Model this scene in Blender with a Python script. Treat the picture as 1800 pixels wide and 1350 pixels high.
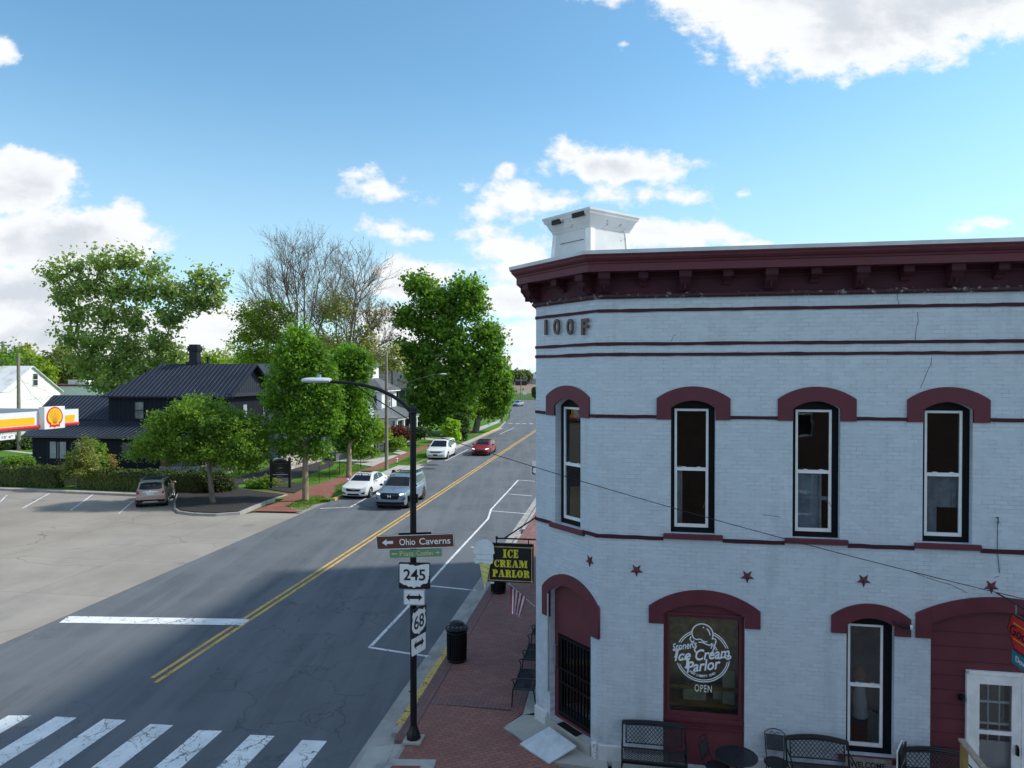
import bpy, bmesh, math, random
import numpy as np
from mathutils import Vector, Matrix
from mathutils.bvhtree import BVHTree
R = math.radians
for o in list(bpy.data.objects): bpy.data.objects.remove(o)
scene = bpy.context.scene
COL = scene.collection
# ------------------------------------------------------------ camera
CAMZ = 7.8; F = 1248.0; PITCH = math.atan(15/1248)
cam = bpy.data.cameras.new('camera'); camo = bpy.data.objects.new('camera', cam); COL.objects.link(camo)
camo.location = (0, 0, CAMZ); camo.rotation_euler = (R(90)-PITCH, 0, 0)
cam.sensor_width = 36; cam.lens = 36*F/1800; cam.clip_end = 6000; cam.clip_start = 0.1
scene.camera = camo
# ------------------------------------------------------------ light
SUN_AZ = R(10)      # from +X towards +Y
SUN_EL = R(41)
sd = Vector((math.cos(SUN_AZ)*math.cos(SUN_EL), math.sin(SUN_AZ)*math.cos(SUN_EL), math.sin(SUN_EL)))
sl = bpy.data.lights.new('sun', 'SUN'); sl.energy = 2.7; sl.angle = R(4); sl.color = (1, 0.93, 0.83)
so = bpy.data.objects.new('sun', sl); COL.objects.link(so); so.rotation_euler = (-sd).to_track_quat('-Z', 'Y').to_euler()
scene.view_settings.view_transform = 'Standard'; scene.view_settings.look = 'None'
scene.view_settings.exposure = 0.69; scene.view_settings.gamma = 1.0
try: scene.view_settings.use_curve_mapping = False
except Exception: pass
# ------------------------------------------------------------ world: sky with clouds
world = bpy.data.worlds.new('World'); scene.world = world; world.use_nodes = True
def build_world():
    nt = world.node_tree; nt.nodes.clear(); N = nt.nodes; L = nt.links
    out = N.new('ShaderNodeOutputWorld'); bg = N.new('ShaderNodeBackground'); L.new(bg.outputs[0], out.inputs[0])
    sky = N.new('ShaderNodeTexSky'); sky.sky_type = 'NISHITA'; sky.sun_disc = False
    sky.sun_elevation = SUN_EL; sky.sun_rotation = R(90)-SUN_AZ
    sky.altitude = 300; sky.air_density = 1.0; sky.dust_density = 0.6; sky.ozone_density = 1.6
    def m(op, a, b=None, c=None, clamp=False):
        n = N.new('ShaderNodeMath'); n.operation = op; n.use_clamp = clamp
        for i, v in enumerate((a, b, c)):
            if v is None: continue
            if isinstance(v, (int, float)): n.inputs[i].default_value = v
            else: L.new(v, n.inputs[i])
        return n.outputs[0]
    def ss(v, a, b):
        n = N.new('ShaderNodeMapRange'); n.interpolation_type = 'SMOOTHSTEP'
        L.new(v, n.inputs[0]); n.inputs[1].default_value = a; n.inputs[2].default_value = b
        return n.outputs[0]
    tc = N.new('ShaderNodeTexCoord'); sp = N.new('ShaderNodeSeparateXYZ'); L.new(tc.outputs['Generated'], sp.inputs[0])
    X, Y, Z = sp.outputs
    yy = m('MAXIMUM', Y, 0.04)
    cu = N.new('ShaderNodeCombineXYZ'); L.new(m('DIVIDE', X, yy), cu.inputs[0]); L.new(m('DIVIDE', Z, yy), cu.inputs[1])
    def noise(scale, detail, rough, off=0, vec=None, sy=1.0):
        mp = N.new('ShaderNodeMapping'); mp.inputs['Location'].default_value = (off, off*.7, off*.3)
        mp.inputs['Scale'].default_value = (1, sy, 1)
        L.new(vec or cu.outputs[0], mp.inputs[0])
        n = N.new('ShaderNodeTexNoise'); n.inputs['Scale'].default_value = scale
        n.inputs['Detail'].default_value = detail; n.inputs['Roughness'].default_value = rough
        L.new(mp.outputs[0], n.inputs['Vector']); return n.outputs['Fac']
    n1 = noise(9, 9, .62, 3.1, sy=1.5); n2 = noise(30, 6, .6, 7.7, sy=1.3)
    blobs = [(1430,5,190,140),(1620,-10,220,115),(1240,-40,150,85),(1330,20,150,90),(1740,-30,130,80),(1100,-25,90,35),
      (-5,100,52,36),(20,325,118,62),(228,371,42,21),(70,430,225,66),(230,445,90,34),(30,520,190,70),(110,590,260,60),
      (400,575,130,48),(330,610,150,40),
      (625,308,24,12),(662,330,40,11),(700,343,45,13),(752,357,46,14),(1070,292,118,34),(1010,275,48,26),(1180,345,62,22),(1165,300,42,26),
      (905,355,72,26),(1010,352,110,24),(860,372,66,18),(925,385,50,16),(680,400,42,16),(725,412,52,10),(890,298,12,12),(820,335,15,11),
      (850,405,56,14),(905,440,76,26),(1215,410,110,32),(1130,405,70,26),(1330,432,50,10),
      (710,482,80,18),(690,505,50,22),(935,470,70,34),(915,530,80,34),(905,590,80,30),(880,635,150,22),(700,560,60,24),(720,610,90,26),(600,630,100,24),
      (1735,394,40,9),(1695,405,26,8),(1308,343,14,7),(1095,80,11,9),(100,300,24,6),(1640,80,40,10)]
    field = None
    for (px, py, rx, ry) in blobs:
        cx, cy = (px-900)/F, (660-py)/F; rx /= F; ry /= F
        mp = N.new('ShaderNodeMapping'); mp.inputs['Location'].default_value = (-cx/rx, -cy/ry, 0)
        mp.inputs['Scale'].default_value = (1/rx, 1/ry, 1); L.new(cu.outputs[0], mp.inputs[0])
        ln = N.new('ShaderNodeVectorMath'); ln.operation = 'LENGTH'; L.new(mp.outputs[0], ln.inputs[0])
        k = min(max(min(rx, ry)*1.0, .012), .05)
        f = m('MULTIPLY_ADD', ln.outputs['Value'], -k, k)
        if field is None: field = f
        else:
            field = m('SMOOTH_MAX', field, f, 0.012)
    nn = m('MULTIPLY_ADD', n1, .088, -.041); nn2 = m('MULTIPLY_ADD', n2, .030, -.0145)
    d = m('ADD', m('ADD', field, nn), nn2)
    mask = ss(d, -.002, .015)
    # generic clouds for the sky behind and overhead
    gn = noise(2.2, 8, .6, 1.3, vec=tc.outputs['Generated'], sy=1.0)
    gm = ss(gn, .44, .56)
    ahead = ss(Y, .04, .45)
    mx = N.new('ShaderNodeMix'); L.new(ahead, mx.inputs[0]); L.new(m('MULTIPLY', gm, .7), mx.inputs[2]); L.new(mask, mx.inputs[3])
    mask = mx.outputs[0]
    low = m('MULTIPLY', ss(Z, .42, -.04), .62)                       # pale air near the horizon
    # cloud body colour: white edges, greyer thick parts
    n3 = noise(4.5, 5, .5, 12.3, sy=2.2)
    thick = m('MULTIPLY', ss(d, .012, .045), ss(n3, .40, .58))
    ccol = N.new('ShaderNodeMix'); ccol.data_type = 'RGBA'; L.new(thick, ccol.inputs[0])
    ccol.inputs[6].default_value = (5.1, 5.2, 5.35, 1); ccol.inputs[7].default_value = (3.55, 3.8, 4.15, 1)
    tint = N.new('ShaderNodeMix'); tint.data_type = 'RGBA'; tint.blend_type = 'MULTIPLY'; tint.inputs[0].default_value = 1
    L.new(sky.outputs[0], tint.inputs[6]); tint.inputs[7].default_value = SKYTINT
    hz = N.new('ShaderNodeMix'); hz.data_type = 'RGBA'; L.new(low, hz.inputs[0]); L.new(tint.outputs[2], hz.inputs[6]); hz.inputs[7].default_value = (3.6, 4.5, 5.1, 1)
    fin = N.new('ShaderNodeMix'); fin.data_type = 'RGBA'; L.new(mask, fin.inputs[0]); L.new(hz.outputs[2], fin.inputs[6]); L.new(ccol.outputs[2], fin.inputs[7])
    L.new(fin.outputs[2], bg.inputs[0]); bg.inputs[1].default_value = 0.12
SKYTINT = (.76, 1.06, 1.06, 1)
build_world()
# ------------------------------------------------------------ geometry of the view: pixel of the photograph to a point of the place
cp, spi = math.cos(PITCH), math.sin(PITCH)
def ray(px, py):
    xc, yc = (px-900)/F, (675-py)/F
    return Vector((xc, cp+yc*spi, -spi+yc*cp))
def G(px, py, z=0.0):
    d = ray(px, py); t = (z-CAMZ)/d.z; return Vector((d.x*t, d.y*t, z))
def D(px, py, Y):
    d = ray(px, py); t = Y/d.y; return Vector((d.x*t, Y, CAMZ+d.z*t))
TH = math.atan(190/1248)
U = Vector((math.sin(TH), math.cos(TH), 0)); V = Vector((math.cos(TH), -math.sin(TH), 0))     # along / across the street
def S(b, a, z=0.0): return V*b + U*a + Vector((0, 0, z))
UROT = -TH                                # z rotation turning local +Y into U
# ------------------------------------------------------------ object helpers
def tag(o, label=None, cat=None, group=None, kind=None):
    if label: o['label'] = label
    if cat: o['category'] = cat
    if group: o['group'] = group
    if kind: o['kind'] = kind
    return o
def empty(name, loc=(0,0,0), rz=0.0, label=None, cat=None, group=None):
    o = bpy.data.objects.new(name, None); COL.objects.link(o); o.location = loc; o.rotation_euler = (0,0,rz)
    o.empty_display_size = .2
    return tag(o, label, cat, group)
def link(name, me, mats=None, parent=None, smooth=False):
    o = bpy.data.objects.new(name, me); COL.objects.link(o)
    if parent: o.parent = parent
    if mats is not None:
        if not isinstance(mats, (list, tuple)): mats = [mats]
        me.materials.clear()
        for m in mats: me.materials.append(m)
    if smooth:
        me.polygons.foreach_set('use_smooth', [True]*len(me.polygons))
    return o
KIDS = {}
def copy_tree(o, parent=None):
    c = o.copy(); COL.objects.link(c)
    if parent: c.parent = parent
    for ch in [x for x in COL.objects if x.parent == o]: copy_tree(ch, c)
    return c
class MB:
    def __init__(s): s.v = []; s.f = []; s.m = []
    def add(s, vs, fs, mi=0):
        n = len(s.v); s.v += [tuple(v) for v in vs]; s.f += [tuple(i+n for i in f) for f in fs]; s.m += [mi]*len(fs); return s
    def box(s, x0, x1, y0, y1, z0, z1, mi=0, mat=None):
        vs = [Vector(p) for p in ((x0,y0,z0),(x1,y0,z0),(x1,y1,z0),(x0,y1,z0),(x0,y0,z1),(x1,y0,z1),(x1,y1,z1),(x0,y1,z1))]
        if mat is not None: vs = [mat @ v for v in vs]
        return s.add(vs, [(0,3,2,1),(4,5,6,7),(0,1,5,4),(1,2,6,5),(2,3,7,6),(3,0,4,7)], mi)
    def tube(s, pts, rad, n=8, mi=0, cap=True):
        pts = [Vector(p) for p in pts]
        if isinstance(rad, (int, float)): rad = [rad]*len(pts)
        rings = []; prev = None
        for i, p in enumerate(pts):
            t = (pts[min(i+1, len(pts)-1)]-pts[max(i-1, 0)])
            if t.length < 1e-9: t = Vector((0,0,1))
            t.normalize()
            if prev is None:
                a = Vector((0,0,1)) if abs(t.z) < .9 else Vector((1,0,0)); x = t.cross(a).normalized()
            else:
                x = (prev - t*prev.dot(t))
                x = x.normalized() if x.length > 1e-6 else t.orthogonal().normalized()
            prev = x; y = t.cross(x)
            rings.append([p + (x*math.cos(2*math.pi*k/n)+y*math.sin(2*math.pi*k/n))*rad[i] for k in range(n)])
        vs = [v for r in rings for v in r]; fs = []
        for i in range(len(rings)-1):
            for k in range(n):
                fs.append((i*n+k, i*n+(k+1)%n, (i+1)*n+(k+1)%n, (i+1)*n+k))
        if cap:
            fs.append(tuple(range(n-1, -1, -1))); b = (len(rings)-1)*n; fs.append(tuple(range(b, b+n)))
        return s.add(vs, fs, mi)
    def lathe(s, c, prof, n=20, mi=0):        # prof: (r, z)
        vs = []; fs = []
        for (r, z) in prof:
            for k in range(n):
                a = 2*math.pi*k/n; vs.append((c[0]+r*math.cos(a), c[1]+r*math.sin(a), c[2]+z))
        for i in range(len(prof)-1):
            for k in range(n): fs.append((i*n+k, i*n+(k+1)%n, (i+1)*n+(k+1)%n, (i+1)*n+k))
        if prof[0][0] > 1e-4: fs.append(tuple(range(n-1, -1, -1)))
        if prof[-1][0] > 1e-4: b = (len(prof)-1)*n; fs.append(tuple(range(b, b+n)))
        return s.add(vs, fs, mi)
    def prism(s, poly, z0, z1, mi=0):         # poly in xy, ccw
        a = sum(poly[i][0]*poly[(i+1)%len(poly)][1]-poly[(i+1)%len(poly)][0]*poly[i][1] for i in range(len(poly)))
        if a < 0: poly = poly[::-1]
        n = len(poly)
        vs = [(p[0], p[1], z0) for p in poly]+[(p[0], p[1], z1) for p in poly]
        fs = [tuple(range(n-1, -1, -1)), tuple(range(n, 2*n))]+[(i, (i+1)%n, n+(i+1)%n, n+i) for i in range(n)]
        return s.add(vs, fs, mi)
    def ellip(s, c, r, nu=14, nv=8, mi=0):
        vs = []; fs = []
        for j in range(nv+1):
            t = -math.pi/2+math.pi*j/nv
            for k in range(nu):
                a = 2*math.pi*k/nu; vs.append((c[0]+r[0]*math.cos(t)*math.cos(a), c[1]+r[1]*math.cos(t)*math.sin(a), c[2]+r[2]*math.sin(t)))
        for j in range(nv):
            for k in range(nu): fs.append((j*nu+k, j*nu+(k+1)%nu, (j+1)*nu+(k+1)%nu, (j+1)*nu+k))
        return s.add(vs, fs, mi)
    def mesh(s, name):
        me = bpy.data.meshes.new(name); me.from_pydata(s.v, [], s.f); me.update()
        return me
    def build(s, name, mats, parent=None, smooth=False, bevel=0):
        me = s.mesh(name); o = link(name, me, mats, parent, smooth)
        if isinstance(mats, (list, tuple)) and len(mats) > 1: me.polygons.foreach_set('material_index', s.m)
        if smooth and smooth != 'full':
            try: me.set_sharp_from_angle(angle=R(35))
            except Exception: pass
        if bevel:
            md = o.modifiers.new('bevel', 'BEVEL'); md.width = bevel; md.segments = 2; md.limit_method = 'ANGLE'
        return o
def plate_mesh(outer, holes=(), depth=.02, name='plate'):
    """2-D outline (x,z) with holes -> solid, front at y=0, back at y=depth"""
    cu = bpy.data.curves.new(name, 'CURVE'); cu.dimensions = '2D'; cu.fill_mode = 'BOTH'; cu.extrude = depth/2
    for loop in [outer]+list(holes):
        sp = cu.splines.new('POLY'); sp.points.add(len(loop)-1)
        for i, p in enumerate(loop): sp.points[i].co = (p[0], p[1], 0, 1)
        sp.use_cyclic_u = True
    t = bpy.data.objects.new('t', cu); me = bpy.data.meshes.new_from_object(t)
    bpy.data.objects.remove(t); bpy.data.curves.remove(cu)
    me.transform(Matrix(((1,0,0,0),(0,0,-1,depth/2),(0,1,0,0),(0,0,0,1)))); me.name = name
    return me
def plate(name, outer, holes, depth, y, mat, parent, M=None):
    me = plate_mesh(outer, holes, depth, name); me.transform(Matrix.Translation((0, y, 0)))
    if M is not None: me.transform(M)
    return link(name, me, mat, parent)
def text_mesh(s, size=1.0, bold=0.0, shear=0.0, width=None, height=None, depth=.006, spacing=1.0, align='CENTER'):
    cu = bpy.data.curves.new('text', 'FONT'); cu.body = s; cu.size = size; cu.offset = bold; cu.shear = shear
    cu.extrude = depth/2; cu.align_x = align; cu.align_y = 'CENTER'; cu.space_character = spacing; cu.resolution_u = 5
    t = bpy.data.objects.new('t', cu); me = bpy.data.meshes.new_from_object(t)
    bpy.data.objects.remove(t); bpy.data.curves.remove(cu)
    co = np.array([v.co[:] for v in me.vertices]); mn, mx = co.min(0), co.max(0)
    sx = width/(mx[0]-mn[0]) if width else 1; sy = height/(mx[1]-mn[1]) if height else sx
    if not width: sx = sy
    c = (mn+mx)/2
    me.transform(Matrix.Diagonal((sx, sy, 1, 1)) @ Matrix.Translation((-c[0], -c[1], 0)))
    me.transform(Matrix(((1,0,0,0),(0,0,-1,-depth/2),(0,1,0,0),(0,0,0,1))))     # front faces -y
    return me
def text(name, s, x, y, z, mat, parent, roll=0, M=None, **k):
    me = text_mesh(s, **k)
    me.transform(Matrix.Translation((x, y, z)) @ Matrix.Rotation(roll, 4, 'Y'))
    if M is not None: me.transform(M)
    return link(name, me, mat, parent)
def arch(x0, x1, z0, zs, zt, n=14):
    c = (x0+x1)/2; h = (x1-x0)/2; r = zt-zs
    Rr = (h*h+r*r)/(2*r); cz = zt-Rr; a0 = math.asin(min(1, h/Rr))
    pts = [(x0, z0), (x1, z0)]
    for i in range(n+1):
        a = a0-2*a0*i/n; pts.append((c+Rr*math.sin(a), cz+Rr*math.cos(a)))
    return pts
def ringpts(cx, cz, r, n=40, a0=0, a1=2*math.pi): return [(cx+r*math.cos(a0+(a1-a0)*i/n), cz+r*math.sin(a0+(a1-a0)*i/n)) for i in range(n)]
def stroke(pts, w):
    """a flat ribbon outline of width w along 2-D pts (round-ish ends)"""
    L, Rr = [], []
    for i, p in enumerate(pts):
        a = pts[max(i-1, 0)]; b = pts[min(i+1, len(pts)-1)]
        dx, dz = b[0]-a[0], b[1]-a[1]; l = math.hypot(dx, dz) or 1; nx, nz = -dz/l*w/2, dx/l*w/2
        L.append((p[0]+nx, p[1]+nz)); Rr.append((p[0]-nx, p[1]-nz))
    return L+Rr[::-1]
# ------------------------------------------------------------ materials
class NT:
    def __init__(s, name):
        s.mat = bpy.data.materials.new(name); s.mat.use_nodes = True; s.t = s.mat.node_tree
        s.b = s.t.nodes['Principled BSDF']; s.out = s.t.nodes['Material Output']
    def n(s, ty, **k):
        x = s.t.nodes.new(ty)
        for a, b in k.items(): setattr(x, a, b)
        return x
    def l(s, a, b): s.t.links.new(a, b)
    def math(s, op, a, b=None, c=None, clamp=False):
        x = s.n('ShaderNodeMath', operation=op, use_clamp=clamp)
        for i, v in enumerate((a, b, c)):
            if v is None: continue
            if isinstance(v, (int, float)): x.inputs[i].default_value = v
            else: s.l(v, x.inputs[i])
        return x.outputs[0]
    def mix(s, f, a, b, blend='MIX'):
        x = s.n('ShaderNodeMix', data_type='RGBA', blend_type=blend)
        if isinstance(f, (int, float)): x.inputs[0].default_value = f
        else: s.l(f, x.inputs[0])
        for i, v in ((6, a), (7, b)):
            if isinstance(v, (tuple, list)): x.inputs[i].default_value = (*v[:3], 1)
            else: s.l(v, x.inputs[i])
        return x.outputs[2]
    def vec(s, kind='Object', scale=(1,1,1), rot=(0,0,0), loc=(0,0,0)):
        if kind == 'World':
            g = s.n('ShaderNodeNewGeometry').outputs['Position']
        else: g = s.n('ShaderNodeTexCoord').outputs[kind]
        m = s.n('ShaderNodeMapping'); m.inputs['Scale'].default_value = scale; m.inputs['Rotation'].default_value = rot; m.inputs['Location'].default_value = loc
        s.l(g, m.inputs[0]); return m.outputs[0]
    def noise(s, v, scale, detail=4, rough=.55, dist=0):
        x = s.n('ShaderNodeTexNoise'); x.inputs['Scale'].default_value = scale; x.inputs['Detail'].default_value = detail
        x.inputs['Roughness'].default_value = rough; x.inputs['Distortion'].default_value = dist
        if v is not None: s.l(v, x.inputs['Vector'])
        return x.outputs['Fac']
    def ss(s, v, a, b, lo=0, hi=1):
        x = s.n('ShaderNodeMapRange', interpolation_type='SMOOTHSTEP'); s.l(v, x.inputs[0])
        x.inputs[1].default_value = a; x.inputs[2].default_value = b; x.inputs[3].default_value = lo; x.inputs[4].default_value = hi
        return x.outputs[0]
    def bump(s, h, strength=.3, dist=.02):
        x = s.n('ShaderNodeBump'); x.inputs['Strength'].default_value = strength; x.inputs['Distance'].default_value = dist
        s.l(h, x.inputs['Height']); s.l(x.outputs[0], s.b.inputs['Normal']); return x
    def col(s, c):
        if isinstance(c, (tuple, list)): s.b.inputs['Base Color'].default_value = (*c[:3], 1)
        else: s.l(c, s.b.inputs['Base Color'])
    def set(s, **k):
        for a, v in k.items():
            i = s.b.inputs[a.replace('_', ' ')]
            if isinstance(v, (int, float)): i.default_value = v
            elif isinstance(v, (tuple, list)): i.default_value = (*v[:3], 1)
            else: s.l(v, i)
        return s
def simple(name, c, rough=.6, metal=0, var=.15, scale=6, bump=0, coat=0, spec=.5):
    m = NT(name); v = m.vec('Object'); n = m.noise(v, scale, 5)
    lo = tuple(x*(1-var) for x in c); hi = tuple(min(1, x*(1+var)) for x in c)
    m.col(m.mix(m.ss(n, .3, .7), lo, hi)); m.set(Metallic=metal, Coat_Weight=coat, Specular_IOR_Level=spec)
    m.set(Roughness=m.ss(n, .2, .8, max(0, rough-.08), min(1, rough+.08)))
    if bump: m.bump(m.noise(v, scale*6, 3), bump, .01)
    return m.mat
def cracks(m, v, scale, width, seed=0, warp=.25):
    nv = m.n('ShaderNodeTexNoise'); nv.inputs['Scale'].default_value = scale*1.7; nv.inputs['Detail'].default_value = 4; m.l(v, nv.inputs['Vector'])
    ad = m.n('ShaderNodeVectorMath', operation='MULTIPLY_ADD'); m.l(nv.outputs['Color'], ad.inputs[0]); ad.inputs[1].default_value = (warp/scale*4,)*3; m.l(v, ad.inputs[2])
    vo = m.n('ShaderNodeTexVoronoi', feature='DISTANCE_TO_EDGE'); vo.inputs['Scale'].default_value = scale; m.l(ad.outputs[0], vo.inputs['Vector'])
    return m.ss(vo.outputs['Distance'], width*.3, width, 1, 0)
def mat_asphalt():
    m = NT('asphalt'); v = m.vec('World', rot=(0,0,TH)); 
    vs = m.vec('World', rot=(0,0,TH), scale=(1, .06, 1))
    big = m.noise(v, .35, 5, .6); st = m.noise(vs, 1.1, 4, .6); fine = m.noise(v, 60, 3, .7)
    c = m.mix(m.ss(big, .3, .7), (.090,.104,.122), (.126,.143,.163))
    c = m.mix(m.ss(st, .42, .62, 0, .55), c, (.155,.170,.19))
    c = m.mix(m.ss(m.noise(m.vec('World', rot=(0,0,TH), scale=(1,.12,1), loc=(4,9,0)), .8, 5, .65), .56, .7, 0, .6), c, (.070,.080,.095))
    c = m.mix(m.ss(fine, .3, .7, 0, .3), c, (.065,.066,.07))
    mask = m.ss(m.noise(v, .16, 3, .5), .47, .60)
    cr = m.math('MULTIPLY', cracks(m, v, .55, .018), mask)
    cr2 = m.math('MULTIPLY', cracks(m, m.vec('World', loc=(7,3,0)), 2.0, .03), m.ss(m.noise(m.vec('World', loc=(3,1,0)), .22, 3, .5), .56, .66))
    ck = m.math('MAXIMUM', cr, cr2)
    c = m.mix(m.math('MULTIPLY', ck, .42), c, (.03,.03,.034)); m.col(c); m.set(Roughness=.86)
    m.bump(m.math('SUBTRACT', m.math('MULTIPLY', fine, .4), ck), .35, .01)
    return m.mat
def mat_lot():
    m = NT('lot_concrete'); v = m.vec('World', rot=(0,0,TH))
    big = m.noise(v, .22, 6, .65); fine = m.noise(v, 40, 3, .7)
    c = m.mix(m.ss(big, .28, .72), (.255,.235,.208), (.35,.325,.292))
    br = m.n('ShaderNodeTexBrick'); br.offset = 0; m.l(m.vec('World', rot=(0,0,TH), scale=(.2,.2,.2)), br.inputs['Vector'])
    br.inputs['Scale'].default_value = 1; br.inputs['Mortar Size'].default_value = .0032; br.inputs['Mortar Smooth'].default_value = .3
    br.inputs['Brick Width'].default_value = 1.05; br.inputs['Row Height'].default_value = .9
    br.inputs['Color1'].default_value = (1,1,1,1); br.inputs['Color2'].default_value = (.91,.91,.91,1); br.inputs['Mortar'].default_value = (.5,.47,.44,1)
    c = m.mix(.8, c, br.outputs['Color'], 'MULTIPLY')
    ck = m.math('MULTIPLY', cracks(m, v, .12, .0035, warp=.12), m.ss(m.noise(v, .3, 3), .42, .55))
    c = m.mix(m.math('MULTIPLY', ck, .7), c, (.12,.105,.09))
    spots = m.ss(m.noise(m.vec('World', loc=(5,2,0), scale=(.7,1.6,1)), .5, 4, .5), .66, .75, 0, .55)
    c = m.mix(spots, c, (.16,.15,.14)); c = m.mix(m.ss(m.noise(m.vec('World', rot=(0,0,TH), scale=(1,.3,1), loc=(2,7,0)), .55, 5, .65), .50, .72, 0, .45), c, (.20,.19,.18)); c = m.mix(m.ss(fine, .3, .7, 0, .12), c, (.2,.19,.18))
    m.col(c); m.set(Roughness=.9); m.bump(fine, .15, .01); return m.mat
def mat_concrete(name='concrete', a=(.33,.33,.32), b=(.44,.43,.41), kind='World', dirt=.5):
    m = NT(name); v = m.vec(kind); n = m.noise(v, 1.3, 6, .65); f = m.noise(v, 35, 3, .7)
    c = m.mix(m.ss(n, .3, .7), a, b); c = m.mix(m.ss(m.noise(v, .7, 5, .7), .56, .7, 0, dirt), c, tuple(x*.5 for x in a))
    m.col(c); m.set(Roughness=.88); m.bump(f, .15, .008); return m.mat
def mat_paver(name, rot, c1, c2, mo, bw=.21, bh=.105, kind='World'):
    m = NT(name); v = m.vec(kind, rot=(0,0,rot)); br = m.n('ShaderNodeTexBrick'); m.l(v, br.inputs['Vector'])
    br.inputs['Scale'].default_value = 1; br.inputs['Brick Width'].default_value = bw; br.inputs['Row Height'].default_value = bh
    br.inputs['Mortar Size'].default_value = .006; br.inputs['Mortar Smooth'].default_value = .2; br.inputs['Bias'].default_value = -.1
    br.inputs['Color1'].default_value = (*c1, 1); br.inputs['Color2'].default_value = (*c2, 1); br.inputs['Mortar'].default_value = (*mo, 1)
    n = m.noise(v, .9, 5, .6); c = m.mix(m.ss(n, .35, .7, 0, .5), br.outputs['Color'], tuple(x*.55 for x in c1))
    c = m.mix(m.ss(m.noise(v, 2.3, 4, .6), .6, .72, 0, .35), c, (.30,.20,.16))
    m.col(c); m.set(Roughness=.8); m.bump(m.math('SUBTRACT', m.noise(v, 30), br.outputs['Fac']), .5, .01); return m.mat
def mat_wallbrick(name, base, mortar, rough=.7, jointmask=True, bw=.215, bh=.078, strength=.42, dark=.5):
    m = NT(name)
    tc = m.n('ShaderNodeTexCoord'); sp = m.n('ShaderNodeSeparateXYZ'); m.l(tc.outputs['Object'], sp.inputs[0])
    cb = m.n('ShaderNodeCombineXYZ'); m.l(sp.outputs[0], cb.inputs[0]); m.l(sp.outputs[2], cb.inputs[1])
    nv = m.n('ShaderNodeTexNoise'); nv.inputs['Scale'].default_value = 2.2; nv.inputs['Detail'].default_value = 2; m.l(cb.outputs[0], nv.inputs['Vector'])
    ad = m.n('ShaderNodeVectorMath', operation='MULTIPLY_ADD'); m.l(nv.outputs['Color'], ad.inputs[0]); ad.inputs[1].default_value = (.03,.022,0); m.l(cb.outputs[0], ad.inputs[2])
    br = m.n('ShaderNodeTexBrick'); m.l(ad.outputs[0], br.inputs['Vector']); br.inputs['Scale'].default_value = 1
    br.inputs['Brick Width'].default_value = bw; br.inputs['Row Height'].default_value = bh; br.inputs['Mortar Size'].default_value = .006
    br.inputs['Mortar Smooth'].default_value = .35
    b2 = tuple(x*.88 for x in base)
    br.inputs['Color1'].default_value = (*base, 1); br.inputs['Color2'].default_value = (*b2, 1); br.inputs['Mortar'].default_value = (*base, 1)
    n = m.noise(cb.outputs[0], .7, 6, .65); c = m.mix(m.ss(n, .3, .72, 0, .5), br.outputs['Color'], tuple(x*.86 for x in base))
    nm = m.noise(cb.outputs[0], 3.4, 5, .7)
    jm = m.math('MULTIPLY', br.outputs['Fac'], m.ss(nm, .40, .60) if jointmask else 1.0)
    c = m.mix(m.math('MULTIPLY', jm, dark), c, mortar)
    st = m.noise(m.vec('Object', scale=(1.2, 1, .16)), 1.6, 5, .6)
    c = m.mix(m.ss(st, .52, .72, 0, .42), c, tuple(x*.62 for x in base))
    if jointmask:
        gz = m.math('MULTIPLY', m.ss(sp.outputs[2], 1.3, .15), m.ss(m.noise(cb.outputs[0], 2.6, 5, .7), .38, .68, 0, .6)); c = m.mix(gz, c, (.20,.19,.17))
        c = m.mix(m.ss(m.noise(cb.outputs[0], 5.5, 6, .8), .70, .76, 0, .35), c, tuple(x*.5 for x in base))
    m.col(c); m.set(Roughness=rough)
    h = m.math('ADD', m.math('MULTIPLY', br.outputs['Fac'], -1.0), m.math('MULTIPLY', m.noise(cb.outputs[0], 14, 4, .6), .6))
    m.bump(h, strength, .012); return m.mat
def mat_metalroof(name, c, pitch=.4, axis=0):
    m = NT(name); v = m.vec('Object'); n = m.noise(v, .8, 5)
    m.col(m.mix(m.ss(n, .3, .7), tuple(x*.85 for x in c), tuple(x*1.15 for x in c))); m.set(Roughness=.38, Metallic=.1); return m.mat
def mat_leaf(name, c1, c2, c3=None, trans=.5):
    c1, c2 = [(c[0]*2.2, c[1]*1.85, c[2]*1.2) for c in (c1, c2)]; c3 = tuple(x*1.35 for x in c3) if c3 else None
    m = NT(name); g = m.n('ShaderNodeNewGeometry'); v = m.vec('World')
    big = m.noise(v, .55, 3, .5)
    c = m.mix(g.outputs['Random Per Island'], c1, c2)
    c = m.mix(m.ss(big, .35, .68, 0, .6), c, c3 or tuple(x*.6 for x in c1))
    m.col(c); m.set(Roughness=.55, Specular_IOR_Level=.35)
    tr = m.n('ShaderNodeBsdfTranslucent'); hs = m.mix(1.0, c, (1.25, 1.3, .6), 'MULTIPLY'); m.l(hs, tr.inputs[0])
    mx = m.n('ShaderNodeMixShader'); mx.inputs[0].default_value = trans; m.l(m.b.outputs[0], mx.inputs[1]); m.l(tr.outputs[0], mx.inputs[2]); m.l(mx.outputs[0], m.out.inputs[0])
    return m.mat
def mat_bark(name='bark', a=(.09,.075,.06), b=(.19,.165,.14)):
    m = NT(name); v = m.vec('Object', scale=(1,1,.25)); n = m.noise(v, 9, 6, .7)
    m.col(m.mix(m.ss(n, .3, .7), a, b)); m.set(Roughness=.9); m.bump(n, .6, .03); return m.mat
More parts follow.
